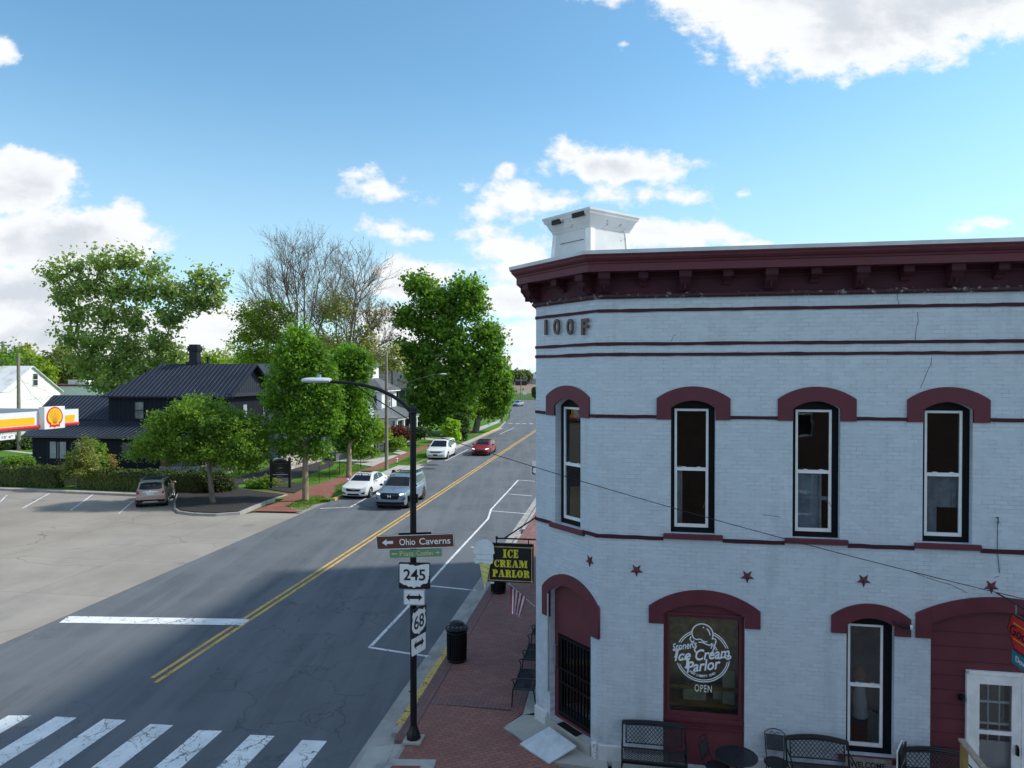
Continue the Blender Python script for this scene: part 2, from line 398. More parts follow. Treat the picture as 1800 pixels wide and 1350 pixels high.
def mat_grass(name='lawn', a=(.07,.17,.022), b=(.12,.25,.035), yel=.12):
    m = NT(name); v = m.vec('World'); n = m.noise(v, .35, 6, .7); f = m.noise(v, 14, 5, .8)
    c = m.mix(m.ss(n, .3, .7), a, b); c = m.mix(m.ss(f, .3, .75, 0, .55), c, tuple(x*.5 for x in a)); c = m.mix(m.ss(m.noise(v, 1.1, 4), .55, .75, 0, yel), c, (.16,.17,.06))
    m.col(c); m.set(Roughness=.9, Specular_IOR_Level=.15); m.bump(f, .8, .05); return m.mat
def mat_glass(name='window_glass', tint=(.55,.58,.6), minr=.10, wav=.0):
    m = NT(name); m.t.nodes.remove(m.b)
    fr = m.n('ShaderNodeFresnel'); fr.inputs[0].default_value = 1.5
    tr = m.n('ShaderNodeBsdfTransparent'); tr.inputs[0].default_value = (*tint, 1)
    gl = m.n('ShaderNodeBsdfGlossy'); gl.inputs['Roughness'].default_value = .02
    if wav:
        n = m.noise(m.vec('Object'), 2.5, 2, .5); b = m.n('ShaderNodeBump'); b.inputs['Strength'].default_value = wav; b.inputs['Distance'].default_value = .02
        m.l(n, b.inputs['Height']); m.l(b.outputs[0], gl.inputs['Normal'])
    mx = m.n('ShaderNodeMixShader'); m.l(m.math('ADD', m.math('MULTIPLY', fr.outputs[0], 1.0), minr, clamp=True), mx.inputs[0])
    m.l(tr.outputs[0], mx.inputs[1]); m.l(gl.outputs[0], mx.inputs[2]); m.l(mx.outputs[0], m.out.inputs[0]); return m.mat
def mat_carpaint(name, c, metal=0.0):
    m = NT(name); m.col(m.mix(m.ss(m.noise(m.vec('Object'), 1.2, 3), .3, .7), tuple(x*.95 for x in c), c)); m.set(Roughness=.32, Metallic=metal, Coat_Weight=.8, Coat_Roughness=.06); return m.mat
def mat_paint(name, c, rough=.5, wear=0, wc=(.1,.1,.1), kind='World', scale=5):
    m = NT(name); v = m.vec(kind); n = m.noise(v, scale, 6, .75)
    cc = m.mix(m.ss(m.noise(v, scale*.4, 4), .3, .7), tuple(x*.85 for x in c), c)
    if wear: cc = m.mix(m.ss(n, .62-wear*.25, .70-wear*.2, 0, 1), cc, wc)
    m.col(cc); m.set(Roughness=rough); return m.mat
def mat_roadpaint(name, c, wear):
    m = NT(name); v = m.vec('World'); n = m.noise(v, 7, 7, .8); cc = m.mix(m.ss(m.noise(v, 1.2, 4), .3, .7), tuple(x*.8 for x in c), c)
    cc = m.mix(m.ss(n, .60-wear*.2, .70-wear*.15, 0, .85), cc, (.12,.12,.125))
    ck = m.math('MAXIMUM', cracks(m, v, 1.6, .02), cracks(m, m.vec('World', loc=(3,8,0)), .9, .02))
    cc = m.mix(m.math('MULTIPLY', ck, m.ss(m.noise(v, .8, 3), .42, .55, 0, .8)), cc, (.06,.06,.065))
    m.col(cc); m.set(Roughness=.75); return m.mat
def mat_wood(name, a, b):
    m = NT(name); v = m.vec('Object', scale=(1,1,.2)); n = m.noise(v, 12, 5, .6, 1)
    m.col(m.mix(m.ss(n, .3, .7), a, b)); m.set(Roughness=.8); return m.mat
def mat_stone(name):
    m = NT(name); v = m.vec('Object', scale=(1,1,2.6)); vo = m.n('ShaderNodeTexVoronoi'); vo.inputs['Scale'].default_value = 3.2; m.l(v, vo.inputs['Vector'])
    ve = m.n('ShaderNodeTexVoronoi', feature='DISTANCE_TO_EDGE'); ve.inputs['Scale'].default_value = 3.2; m.l(v, ve.inputs['Vector'])
    sp = m.n('ShaderNodeSeparateColor'); m.l(vo.outputs['Color'], sp.inputs[0])
    c = m.mix(sp.outputs[0], (.22,.2,.18), (.55,.5,.45)); c = m.mix(m.ss(ve.outputs['Distance'], 0, .06, 1, 0), c, (.08,.08,.08))
    m.col(c); m.set(Roughness=.85); m.bump(ve.outputs['Distance'], .6, .04); return m.mat
def mat_field(name, a, b, sc=.05):
    m = NT(name); v = m.vec('World'); n = m.noise(v, sc, 6, .6); m.col(m.mix(m.ss(n, .3, .7), a, b)); m.set(Roughness=.95, Specular_IOR_Level=.1); return m.mat
def mat_emit(name, c, s):
    m = NT(name); m.col(c); m.set(Emission_Color=c, Emission_Strength=s); return m.mat
M = dict(
 asphalt=mat_asphalt(), lot=mat_lot(), concrete=mat_concrete(), kerb=mat_concrete('kerb_concrete', (.28,.275,.26), (.40,.39,.37)),
 slab=mat_concrete('slab_concrete', (.36,.36,.34), (.46,.45,.42)),
 paver=mat_paver('brick_paver', TH, (.31,.140,.122), (.22,.105,.095), (.06,.045,.047)),
 paver_edge=mat_paver('brick_border', TH+R(90), (.25,.13,.125), (.19,.105,.10), (.055,.042,.044)),
 paver_diag=mat_paver('brick_diagonal', TH-R(32), (.34,.145,.115), (.25,.112,.095), (.07,.05,.048)),
 paver_far=mat_paver('brick_paver_far', TH, (.30,.115,.08), (.24,.09,.065), (.14,.075,.06)),  # redder brick with paler joints for the far walks
 wall=mat_wallbrick('painted_brick', (.61,.69,.77), (.24,.29,.35)),
 maroon_brick=mat_wallbrick('maroon_brick', (.125,.024,.038), (.060,.014,.022), bw=.075, bh=.24, dark=.45),
 maroon=simple('maroon_paint', (.120,.022,.036), .6, var=.12, scale=3),
 maroon_trim=simple('maroon_trim', (.060,.014,.025), .7, var=.2, scale=2, spec=.3),
 maroon_panel=simple('maroon_siding', (.130,.026,.038), .6, var=.12, scale=2),
 black_frame=simple('black_paint', (.004,.005,.007), .6, var=.3, spec=.2),
 black_metal=simple('black_metal', (.006,.007,.010), .4, var=.3, spec=.35),
 iron=simple('cast_iron', (.007,.009,.014), .4, var=.3, spec=.4),
 white_sash=simple('white_vinyl', (.84,.86,.88), .4, var=.05),
 white_paint=simple('white_paint', (.82,.83,.84), .55, var=.10, scale=3),
 old_white=mat_paint('weathered_white', (.68,.70,.72), .6, .10, (.25,.24,.23), 'Object', 4),
 flashing=simple('roof_flashing', (.62,.66,.70), .45, var=.12, scale=2),
 roofing=simple('flat_roofing', (.45,.46,.46), .8, var=.2, scale=2),
 maroon_chip=mat_paint('chipped_maroon', (.060,.016,.026), .7, .30, (.42,.42,.42), 'Object', 7), joint_dark=simple('brick_joint', (.045,.008,.014), .8), joint_board=simple('board_joint', (.085,.018,.028), .7), wall_crack=simple('crack_grey', (.10,.12,.15), .9),
 shop_glow_tint=simple('shop_glow_tint', (.42,.36,.22), .9, var=.35, scale=2),  # warm tone carries the dim inside light of the shop
 interior=simple('dark_interior', (.035,.03,.03), .9, var=.4, scale=2),
 curtain=simple('white_curtain', (.72,.76,.82), .9, var=.2, scale=5),
 blind=simple('woven_blind', (.38,.30,.16), .9, var=.35, scale=9),
 glass=mat_glass('window_glass', (.8,.82,.84), minr=.035, wav=.03), glass_clear=mat_glass('door_glass', (.95,.96,.96), .02), glass_shop=mat_glass('shop_glass', (.85,.84,.74), .03),
 red_brick=mat_wallbrick('red_brick', (.075,.034,.024), (.13,.11,.09), bw=.22, bh=.08, jointmask=False, strength=.4, dark=.9),
 yellow_line=mat_roadpaint('yellow_road_paint', (.66,.42,.09), .25), white_line=mat_roadpaint('white_road_paint', (.78,.80,.82), .38),
 white_fresh=mat_roadpaint('white_crosswalk_paint', (.80,.83,.85), .25), yellow_kerb=mat_roadpaint('yellow_kerb_paint', (.70,.48,.13), .5),
 lawn=mat_grass(), field=mat_grass('field_grass', (.06,.09,.03), (.10,.13,.05), .3), soil=mat_field('ploughed_soil', (.20,.15,.11), (.27,.21,.16)),
 mulch=simple('bark_mulch', (.030,.025,.025), .95, var=.5, scale=14, bump=.8),
 bark=mat_bark(), bark_light=mat_bark('bark_light', (.16,.12,.08), (.29,.23,.16)), twig=mat_bark('twig', (.13,.11,.09), (.24,.20,.17)),
 tyre=simple('tyre_rubber', (.018,.018,.02), .8, var=.2), rim=simple('wheel_alloy', (.45,.46,.48), .3, metal=.8, var=.1),
 rim_dark=simple('dark_alloy', (.12,.12,.13), .3, metal=.7, var=.1),
 car_glass=simple('car_glass', (.005,.008,.012), .08, var=.1, spec=.45), chrome=simple('chrome', (.6,.62,.64), .15, metal=1, var=.05),
 lamp_lens=simple('lamp_lens', (.45,.5,.55), .12, var=.15, spec=.8), tail=simple('tail_lens', (.30,.015,.015), .15, var=.2),
 drl=mat_emit('lit_headlamp', (.9,.88,1.0), 1.6),
 plastic=simple('black_plastic', (.009,.010,.011), .6, var=.2, spec=.3), galv=simple('galvanised', (.5,.54,.57), .4, metal=.4, var=.1),
 wood_pole=mat_bark('pole_wood', (.17,.145,.12), (.30,.27,.23)),
)
# ------------------------------------------------------------ setting: ground, road, markings
def sheet(name, pts, z, mat, kind='structure', thick=0.0, **k):
    mb = MB(); P = [(p[0], p[1]) for p in pts]
    a = sum(P[i][0]*P[(i+1)%len(P)][1]-P[(i+1)%len(P)][0]*P[i][1] for i in range(len(P)))
    if a < 0: P = P[::-1]
    if thick: mb.prism(P, z-thick, z)
    else: mb.add([(p[0], p[1], z) for p in P], [tuple(range(len(P)))])
    o = mb.build(name, mat); o['kind'] = kind; return o
def many(name, polys, z, mat, thick=0.0):
    mb = MB()
    for P in polys:
        P = [(p[0], p[1]) for p in P]
        a = sum(P[i][0]*P[(i+1)%len(P)][1]-P[(i+1)%len(P)][0]*P[i][1] for i in range(len(P)))
        if a < 0: P = P[::-1]
        if thick: mb.prism(P, z-thick, z)
        else: mb.add([(p[0], p[1], z) for p in P], [tuple(range(len(P)))])
    o = mb.build(name, mat); o['kind'] = 'structure'; return o
def band(b0, b1, a0, a1): return [S(b0,a0), S(b1,a0), S(b1,a1), S(b0,a1)]
KL, KR = -17.75, -4.85          # kerb lines of the street (left, right)
sheet('ground', [(-3000,-200),(3000,-200),(3000,4500),(-3000,4500)], -.06, M['field'])
# street, bending right in the distance
edgeL = [S(KL,a) for a in (-60, 40, 60, 90, 104)] + [G(889,742), G(896,735), G(897,722), G(898,712), G(906,704), G(925,703), G(960,703.5), G(1040,705)]
edgeR = [G(1040,716), G(975,714), G(960,722), G(985,740), S(KR,100), S(KR,60), S(KR,-60)]
sheet('road', edgeL+edgeR, 0.0, M['asphalt'])
# side street in front of the shop
WA = R(10.0)                              # facade direction
C1 = G(1050,1335,.10); C0 = G(942,1262,.10)
W_ = Vector((math.cos(WA), -math.sin(WA), 0)); WN = Vector((-math.sin(WA), -math.cos(WA), 0))
sheet('side_street', [C1+WN*2.2-W_*3.2, C1+W_*60+WN*2.2, C1+W_*60+WN*12, C1-W_*8+WN*12], -.004, M['asphalt'])
# forecourt of the filling station
P_edge0, P_edge1 = S(KL,-30), S(KL, 41.6)
isl_in = [G(310,875), G(320,862)]
lot = [S(KL,-60), S(KL,41.3), G(420,905), G(300,873), G(0,860), G(-400,846), G(-1400,846), S(-80,-60)]
sheet('parking_lot', lot, .004, M['lot'])
# block behind the kerbs: lawn slab
lawn = [G(-1400,845), G(-400,845), G(0,859), G(300,872), S(KL-5.2,41.2), S(KL,41.8), S(KL,60), S(KL,90), S(KL,104), G(887,742), G(893,735), G(894,722), G(893,709), S(-45,260), S(-200,220), S(-200,60)]
sheet('lawn', lawn, .10, M['lawn'], thick=.2)
sheet('far_field', [(-900,310),(900,310),(900,900),(-900,900)], -.03, M['soil'])
sheet('far_grass', [(-900,205),(900,205),(900,309),(-900,309)], -.035, mat_grass('verge_grass', (.05,.11,.02), (.08,.15,.03), .1))
# kerbs
sheet('left_kerb', [S(KL,60.8), S(KL+.18,60.8), S(KL+.18,104), G(889,742), G(887.5,742), S(KL,104)], .13, M['kerb'], thick=.2)
many('left_kerb_near', [band(KL,KL+.18,44.2,48.2+12.6)], .13, M['kerb'], thick=.2)
many('left_gutter', [band(KL+.18,KL+.65,44,104)], .004, M['kerb'])
many('yellow_kerb', [band(KL-.01,KL+.20,42.0,44.2), band(KL-.01,KL+.20,58.2,60.0), band(KL-.01,KL+.2,66,68.2), band(KL-.01,KL+.20,90,104)], .134, M['yellow_kerb'], thick=.21)
sheet('lot_kerb', [G(-400,846), G(0,859.5), G(300,872.5), G(299,875.2), G(0,862.3), G(-400,848.6)], .14, M['kerb'], thick=.2)
# planting island at the end of the bays
isl_o = [G(312,869), G(305,888), G(306,897), G(314,903), G(340,906.5), G(380,908), G(422,905), G(468,885), G(506,873), G(420,862), G(330,865)]
cen = sum((Vector(p) for p in isl_o), Vector())/len(isl_o)
isl_i = [cen+(Vector(p)-cen)*.945 for p in isl_o]
sheet('island_kerb', isl_o, .14, M['kerb'], thick=.2)
sheet('island_mulch', isl_i, .19, M['mulch'], thick=.1)
# hedge bed and sign bed
sheet('hedge_bed', [G(-300,840), G(420,866), G(418,845), G(60,832), G(-300,826)], .16, M['mulch'], thick=.1)
sheet('sign_bed', [G(440,858), G(500,868), G(517,870), G(535,860), G(534,852), G(480,852)], .15, M['mulch'], thick=.1)
sheet('house_bed', [G(412,854), G(470,853), G(500,850), G(585,822), G(588,815), G(575,811), G(480,822), G(410,845)], .15, M['mulch'], thick=.1)
# brick sidewalk on the far side of the lot
sheet('brick_sidewalk_far', [G(442,901), G(531,903), G(502,893), G(519,884), G(544,875), G(575,878.5), G(590,871), G(586,862), G(647,833), G(667,826), G(700,812), G(735,796), G(757,787.5), G(770,783),
      G(762,779.5), G(735,789), G(700,802), G(655,822), G(620,834), G(560,853), G(532,863), G(517,871), G(455,865), G(447,872), G(505,878), G(480,889)], .106, M['paver_far'], thick=.02)
sheet('brick_sidewalk_distant', [G(770,783), G(800,772), G(838,757.5), G(845,755), G(838,753), G(820,760), G(790,770), G(762,779.5)], .106, M['paver_far'], thick=.02)
many('concrete_path', [[G(392,866), G(414,864), G(456,866), G(446,872), G(405,871)],
      [G(560,812), G(600,813), G(655,822), G(700,802.5), G(672,800), G(575,806)] ,
      [G(640,846.5), G(700,820), G(745,822), G(712,838), G(690,842), G(668,846)],
      [G(690,798), G(705,801), G(716,797), G(700,792)],
      [G(838,760), G(870,747), G(885,741), G(880,738), G(860,746), G(836,754)], [G(0,793.5), G(58,800), G(58,797.5), G(0,791)],
      [G(740,773), G(790,780), G(795,777), G(742,770)], [G(855,731), G(893,731), G(893,726), G(855,728)]], .110, M['slab'], thick=.02)
# near sidewalk and kerb
SWZ = .12
b_wall = (C0.x*math.cos(TH)-C0.y*math.sin(TH))           # across-street position of the shop's street wall
a0c = C0.x*math.sin(TH)+C0.y*math.cos(TH)
many('near_kerb', [band(KR,KR+.15,14.6,34)] + [band(KR,KR+.15,35.0,95)], SWZ+.01, M['kerb'], thick=.2)
many('corner_base', [[S(KR-.2,12), S(KR+1.5,12), S(KR+1.5,16.2), S(KR-.2,16.2)]], .03, M['kerb'], thick=.1)
many('near_gutter', [band(KR-.46,KR,11.5,95)], .006, M['kerb'])
many('near_yellow_kerb', [band(KR-.01,KR+.16,14.9,19.5)], SWZ+.014, M['yellow_kerb'], thick=.21)
a_t = 16.05                                              # where the running bond turns into the diagonal field
many('brick_sidewalk', [band(KR+.47,b_wall-.62,a_t+.28,95)], SWZ, M['paver'], thick=.1)
many('brick_border', [band(KR+.15,KR+.46,a_t-1.7,95), band(b_wall-.61,b_wall-.32,a_t-.1,95), band(KR+.47,b_wall-.62,a_t,a_t+.27)], SWZ, M['paver_edge'], thick=.1)
many('wall_apron', [band(b_wall-.31,b_wall+.6,a_t-.2,95), [S(b_wall-.31,a_t-.21), C0+Vector((.3,.3,0)), C1+Vector((.2,.5,0)), C1+WN*.9+W_*.3, G(1048,1350,.12), G(965,1338,.12), G(905,1292,.12), G(884,1279,.12)],
      [C1+W_*.3+WN*.9, C1+W_*60+WN*.9, C1+W_*60-WN*.3, C1+W_*.3-WN*.3]], SWZ, M['slab'], thick=.1)
diag = [S(KR+.47,a_t-.01), S(b_wall-.32,a_t-.11), G(884,1280,.12), G(905,1293,.12), G(965,1339,.12), G(1040,1372,.12), C1+WN*.91+W_*1.5, C1+W_*60+WN*.91, C1+W_*60+WN*2.1, C1+WN*2.1-W_*2.0, S(KR+1.0,12.3), S(KR+.47,13.0)]
sheet('brick_corner', diag, SWZ, M['paver_diag'], thick=.1)
many('corner_ramp', [[G(625,1350,.05), G(648,1314,.05), G(694,1309,.05), G(676,1350,.05), G(660,1400,.05), G(600,1400,.05)], [G(694,1309,.06), G(676,1351,.06), G(735,1360,.06), S(KR+1.1,12.0), S(KR+1.1,14.9)]], .05, M['slab'], thick=.1)
many('ramp_landing', [[G(676,1350,.12), G(685,1335,.12), G(767,1336,.12), G(758,1365,.12), G(735,1400,.12), G(655,1400,.12)]], SWZ+.012, M['slab'], thick=.1)
many('tactile_paving', [[G(687,1349,.13), G(690,1346.5,.13), G(739,1347,.13), G(735,1366,.13), G(676,1366,.13)]], SWZ+.02, simple('tactile_red', (.22,.07,.07), .8), thick=.02)
# painted markings
def stripe(p, q, w, z=.004):
    p, q = Vector(p[:2]), Vector(q[:2]); d = (q-p).normalized(); n = Vector((-d.y, d.x))*w/2
    return [p-n, q-n, q+n, p+n]
bc = G(440,1085).x*math.cos(TH)-G(440,1085).y*math.sin(TH)
a_y = G(270,1192).x*math.sin(TH)+G(270,1192).y*math.cos(TH)
many('centre_line', [band(bc-.19,bc-.07,a_y,105), band(bc+.07,bc+.19,a_y-.25,105)], .005, M['yellow_line'])
many('stop_line', [[G(120,1083.5), G(441,1088.5), G(426,1099.5), G(104,1095)]], .009, M['white_fresh'])
bars = [((55,1258),(15,1258),(-45,1282),(-8,1284)), ((135,1262),(98,1260),(-60,1342),(-22,1350)), ((222,1266),(182,1264),(50,1340),(92,1345)),
        ((305,1275),(264,1273),(118,1360),(168,1365)), ((391,1285),(349,1284),(210,1372),(262,1375)), ((483,1294),(440,1292),(315,1380),(372,1383)), ((575,1303),(531,1301),(430,1395),(485,1398))]
polys = []
aT = [p for p in bars]
wbar = .62
for (tr, tl, bl, br_) in bars:
    p = G(*tr); q = G(*tl); m_ = (p+q)/2
    h = (p-q).normalized()*(p-q).length/2
    polys.append([q, p, p-U*2.9, q-U*2.9])
many('crosswalk', polys, .006, M['white_fresh'])
many('parking_bay_lines', [stripe(G(0,883),G(12,870.5),.10), stripe(G(40,893.5),G(87,867.5),.10), stripe(G(124,897.5),G(163,869.5),.10), stripe(G(209,903),G(234,881),.10)], .010, M['white_line'])
def pl(*pp): return [stripe(G(*pp[i]), G(*pp[i+1]), .11) for i in range(len(pp)-1)]
many('kerb_parking_lines', pl((650,1138),(720,1064),(790,985),(858,912))+pl((648,1138),(757,1155))+pl((757,1030),(836,1038))+pl((828,962),(868,966))+pl((858,912),(863,896))+pl((863,898),(935,904))
   +pl((863,896),(911,844))+pl((911,844),(940,846))+pl((890,868),(935,872))
   +pl((563,894),(616,891.5),(716,835))+pl((783,810),(823,790))+pl((879,763),(903,752)), .007, M['white_line'])
many('distant_crosswalk', [stripe(G(x,745),G(x+7,744.6),.55) for x in (894,906,918,930)], .008, M['white_fresh'])
# manhole and patches
many('manhole_cover', [[G(760+12*math.cos(t),817.5+1.6*math.sin(t)) for t in np.linspace(0,2*math.pi,16)[:-1]], [G(754+12*math.cos(t),824+1.6*math.sin(t)) for t in np.linspace(0,2*math.pi,16)[:-1]]], .009, simple('manhole_iron', (.05,.05,.05), .6))
# ------------------------------------------------------------ the corner brick building
ANG_C = math.atan2(C1.y-C0.y, C1.x-C0.x)               # chamfer direction C0->C1
LC = (Vector(C1)-Vector(C0)).xy.length
shop = empty('brick_building', (C1.x, C1.y, 0), 0, 'pale grey painted brick corner building with maroon cornice and arched window hoods', 'building')
def fr(o, rz): return Matrix.Translation((o.x-C1.x, o.y-C1.y, 0)) @ Matrix.Rotation(rz, 4, 'Z')
FR = fr(C1, -WA); FC = fr(C0, ANG_C); SS_END = C0+U*14.5; FS = fr(SS_END, math.atan2(-U.y, -U.x))   # frames: right facade, chamfer, street facade
def onplane(px, py, o, dirv, off=0.0):
    """pixel -> (s,z) on the wall through o along dirv, off metres proud of it"""
    n = Vector((dirv.y, -dirv.x, 0)); d = ray(px, py); oo = Vector((o.x, o.y, 0))+n*off
    c = Vector((0,0,CAMZ)); t = (oo-c).dot(n)/d.dot(n); p = c+d*t
    return (p-Vector((o.x,o.y,0))).dot(dirv), p.z
DC = Vector((math.cos(ANG_C), math.sin(ANG_C), 0))
def W(px, py, off=0): return onplane(px, py, C1, W_, off)
def K(px, py, off=0): return onplane(px, py, C0, DC, off)
ZT = 9.55                     # top of brickwork behind cornice
RLEN = 15.0
def framed(name, me_or_obj, Mx): me_or_obj.matrix_local = Mx; return me_or_obj
def P_(name, outer, holes, depth, y, mat, Mx, parent=None):
    """plate part in a facade frame (object keeps the facade frame, so brick textures run along the wall)"""
    me = plate_mesh(outer, holes, depth, name); me.transform(Matrix.Translation((0, y, 0)))
    o = link(name, me, mat, parent or shop); o.matrix_local = Mx if parent is None else Matrix.Identity(4); return o
def B_(name, mb, mat, Mx, parent=None, smooth=False, bevel=0):
    o = mb.build(name, mat, parent or shop, smooth, bevel); o.matrix_local = Mx if parent is None else Matrix.Identity(4); return o
def rect(x0, x1, z0, z1): return [(x0,z0),(x1,z0),(x1,z1),(x0,z1)]
# --- openings on the right facade
zs_up, zt_up, zb_up = W(1217,717)[1], W(1217,704)[1], W(1217,938.5)[1]
ups = []
for (xl, xr) in ((1179.3,1257.5),(1393.5,1477),(1622.3,1710)):
    ups.append((W(xl,800)[0], W(xr,800)[0]))
dd = ups[1][0]-ups[0][0]; d2 = ups[2][0]-ups[1][0]
ups.append((ups[2][0]+dd+.1, ups[2][1]+dd+.1)); ups.append((ups[3][0]+dd, ups[3][1]+dd))
shopw = (W(1166,1200)[0], W(1309,1200)[0]); sh_zs, sh_zt = W(1238,1081)[1], W(1238,1062)[1]
nar = (W(1487.5,1200)[0], W(1572,1200)[0]); na_zs, na_zt, na_zb = W(1530,1100)[1], W(1530,1086)[1], W(1530,1329)[1]
bigl = W(1635.5,1200)[0]; bigc = W(1757,1100)[0]; big = (bigl, 2*bigc-bigl); bi_zs, bi_zt = W(1636,1095)[1], W(1750,1075)[1]
holes = [arch(a, b, zb_up, zs_up, zt_up) for a, b in ups]
holes += [arch(*shopw, .14, sh_zs, sh_zt), arch(*nar, na_zb, na_zs, na_zt), arch(*big, .14, bi_zs, bi_zt)]
P_('wall', [(0,0),(RLEN,0),(RLEN,ZT),(0,ZT)], holes, .34, 0, M['wall'], FR)
# --- chamfer wall
cw = (K(976,800)[0], K(1020.5,800)[0]); cz_s, cz_t, cz_b = K(998,712)[1], K(998,701)[1], K(998,925)[1]
cd = (K(967,1150)[0], K(1038.5,1150)[0]); cd_s, cd_t = K(1000,1045)[1], K(993,1029)[1]
P_('wall', [(0,0),(LC,0),(LC,ZT),(0,ZT)], [arch(*cw, cz_b, zs_up-.02, zt_up), arch(*cd, .34, cd_s-.08, cd_t)], .30, 0, M['wall'], FC)
# --- street facade (hidden in the photograph, seen from a step to the side)
st_w = [(1.6+i*3.1, 2.75+i*3.1) for i in range(4)]
P_('wall', [(0,0),(14.5,0),(14.5,ZT),(0,ZT)], [arch(a, b, zb_up, zs_up, zt_up) for a, b in st_w], .30, 0, M['wall'], FS)
def world_back():
    mb = MB(); A = SS_END; Bp = C1+W_*RLEN; Cc = A+(Bp-C1)*1.0
    for p, q in ((A, A+W_*RLEN*.98), (A+W_*RLEN*.98, C1+W_*RLEN)):
        d = (q-p).normalized(); n = Vector((-d.y, d.x, 0))*.15
        vs = [p-n, q-n, q+n, p+n]; vs = [v-Vector((C1.x,C1.y,0)) for v in vs]
        mb.prism([(v.x,v.y) for v in vs], 0, ZT)
    return mb
B_('rear_wall', world_back(), M['red_brick'], Matrix.Identity(4))
roofp = [C0+U*.3+W_*.3-Vector((0,0,0)), C1+Vector((.0,.4,0))+W_*.2, C1+W_*(RLEN-.2)-WN*.2, SS_END+W_*RLEN*.95, SS_END+W_*.3-U*.2]
mb = MB(); mb.prism([((p-C1).x, (p-C1).y) for p in roofp], 9.60, 9.72); B_('roof', mb, M['roofing'], Matrix.Identity(4))
mb = MB(); mb.prism([((p-C1).x, (p-C1).y) for p in roofp], 4.1, 4.3); B_('upper_floor', mb, M['interior'], Matrix.Identity(4))
P_('dark_backing', rect(.6, RLEN-.3, .2, 9.3), [], .05, 1.5, M['interior'], FR)  # near-black sheets stand in for the unlit rooms behind the panes
P_('dark_backing', rect(.05, LC-.05, .2, 9.3), [], .05, 1.3, M['interior'], FC)
P_('dark_backing', rect(.5, 13.6, .2, 9.3), [], .05, 1.4, M['interior'], FS)
# --- swept trim round the three visible sides
PATH = [C0+U*14.5, C0, C1, C1+W_*RLEN]
def miter(path, off):
    out = []
    nn = []
    for i in range(len(path)-1):
        d = (path[i+1]-path[i]).normalized(); nn.append(Vector((d.y, -d.x, 0)))
    for i, p in enumerate(path):
        if i == 0: out.append(p+nn[0]*off)
        elif i == len(path)-1: out.append(p+nn[-1]*off)
        else:
            a, b = nn[i-1], nn[i]; m_ = (a+b).normalized(); out.append(p+m_*(off/m_.dot(a)))
    return out
def sweep(profile, wob=0.0):
    """closed profile [(offset, z)] swept along PATH"""
    mb = MB(); n = len(profile); rows = [miter(PATH, o) for o, z in profile]
    vs = []
    for i in range(len(PATH)):
        for j in range(n):
            p = rows[j][i]-C1; vs.append((p.x, p.y, profile[j][1]))
    fs = []
    for i in range(len(PATH)-1):
        for j in range(n):
            k = (j+1) % n; fs.append((i*n+j, i*n+k, (i+1)*n+k, (i+1)*n+j))
    fs.append(tuple(range(n-1, -1, -1))); fs.append(tuple(range((len(PATH)-1)*n, len(PATH)*n)))
    mb.add(vs, fs); return mb
I4 = Matrix.Identity(4)
wob = random.Random(3)
def wavy(x0, x1, z, h, o=.022):
    mb = MB(); n = max(1, int((x1-x0)/.22)); vs = []; fs = []
    for i in range(n+1):
        x = x0+(x1-x0)*i/n; a, b = z-h/2+wob.uniform(-.006,.006), z+h/2+wob.uniform(-.006,.006)
        vs += [(x,-o,a),(x,-o,b),(x,.02,b),(x,.02,a)]
    for i in range(n): fs += [(4*i+k, 4*i+4+k, 4*i+4+(k+1)%4, 4*i+(k+1)%4) for k in range(4)]
    fs += [(0,1,2,3),(4*n+3,4*n+2,4*n+1,4*n)]
    mb.add(vs, [f[::-1] for f in fs]); return mb
def strips(zc, h):
    for Mx, L in ((FR, RLEN), (FC, LC), (FS, 14.5)): B_('string_course', wavy(-.004, L+.004, zc, h), M['maroon_trim'], Mx)
z_s1 = W(1100,546)[1]; z_s2 = W(1100,604.5)[1]; z_s3 = W(1100,623)[1]; z_band = W(1100,732)[1]; z_sill = W(1100,943.5)[1]
for z in (z_s1, z_s2, z_s3): strips(z, .062)
def course_with_gaps(z, h, gapsR, gapsC):
    for (Mx, L, gaps) in ((FR, RLEN, gapsR), (FC, LC, gapsC), (FS, 14.5, [])):
        x = 0
        for (a, b) in sorted(gaps)+[(L, L)]:
            if a > x: B_('string_course', wavy(x, a, z, h), M['maroon_trim'], Mx)
            x = b
HW = .30*1.0
hoodw = (W(1283.6,715)[0]-W(1154,715)[0]); upw = ups[0][1]-ups[0][0]; ho = (hoodw-upw)/2
ch = (K(959,720)[0], K(1034,720)[0])
course_with_gaps(z_band, .065, [(a-ho, b+ho) for a, b in ups], [ch])
so_ = .14
course_with_gaps(z_sill, .075, [(a-so_, b+so_) for a, b in ups], [(K(970,920)[0], K(1024,930)[0])])
# --- cornice
zc_top = CAMZ+(660-450)/F*13.95; z_f0 = W(1100,525)[1]
B_('frieze', sweep([(-.02, z_f0+.10), (.035, z_f0+.10), (.035, z_f0+.36), (.06, z_f0+.37), (.06, z_f0+.41), (.035,z_f0+.42), (.035, zc_top-.34), (-.02, zc_top-.34)]), M['maroon_trim'], I4)
B_('frieze_moulding', sweep([(-.02, z_f0), (.05, z_f0), (.09, z_f0+.03), (.09, z_f0+.07), (.05, z_f0+.11), (-.02, z_f0+.11)]), M['maroon_chip'], I4)
P = .56
B_('cornice', sweep([(-.05, zc_top-.34), (P-.14, zc_top-.34), (P-.14, zc_top-.20), (P-.12, zc_top-.19), (P-.11,zc_top-.155), (P-.075, zc_top-.14), (P-.035, zc_top-.10), (P-.02, zc_top-.05), (P, zc_top-.045), (P, zc_top-.025), (-.05, zc_top-.025)]), M['maroon'], I4)
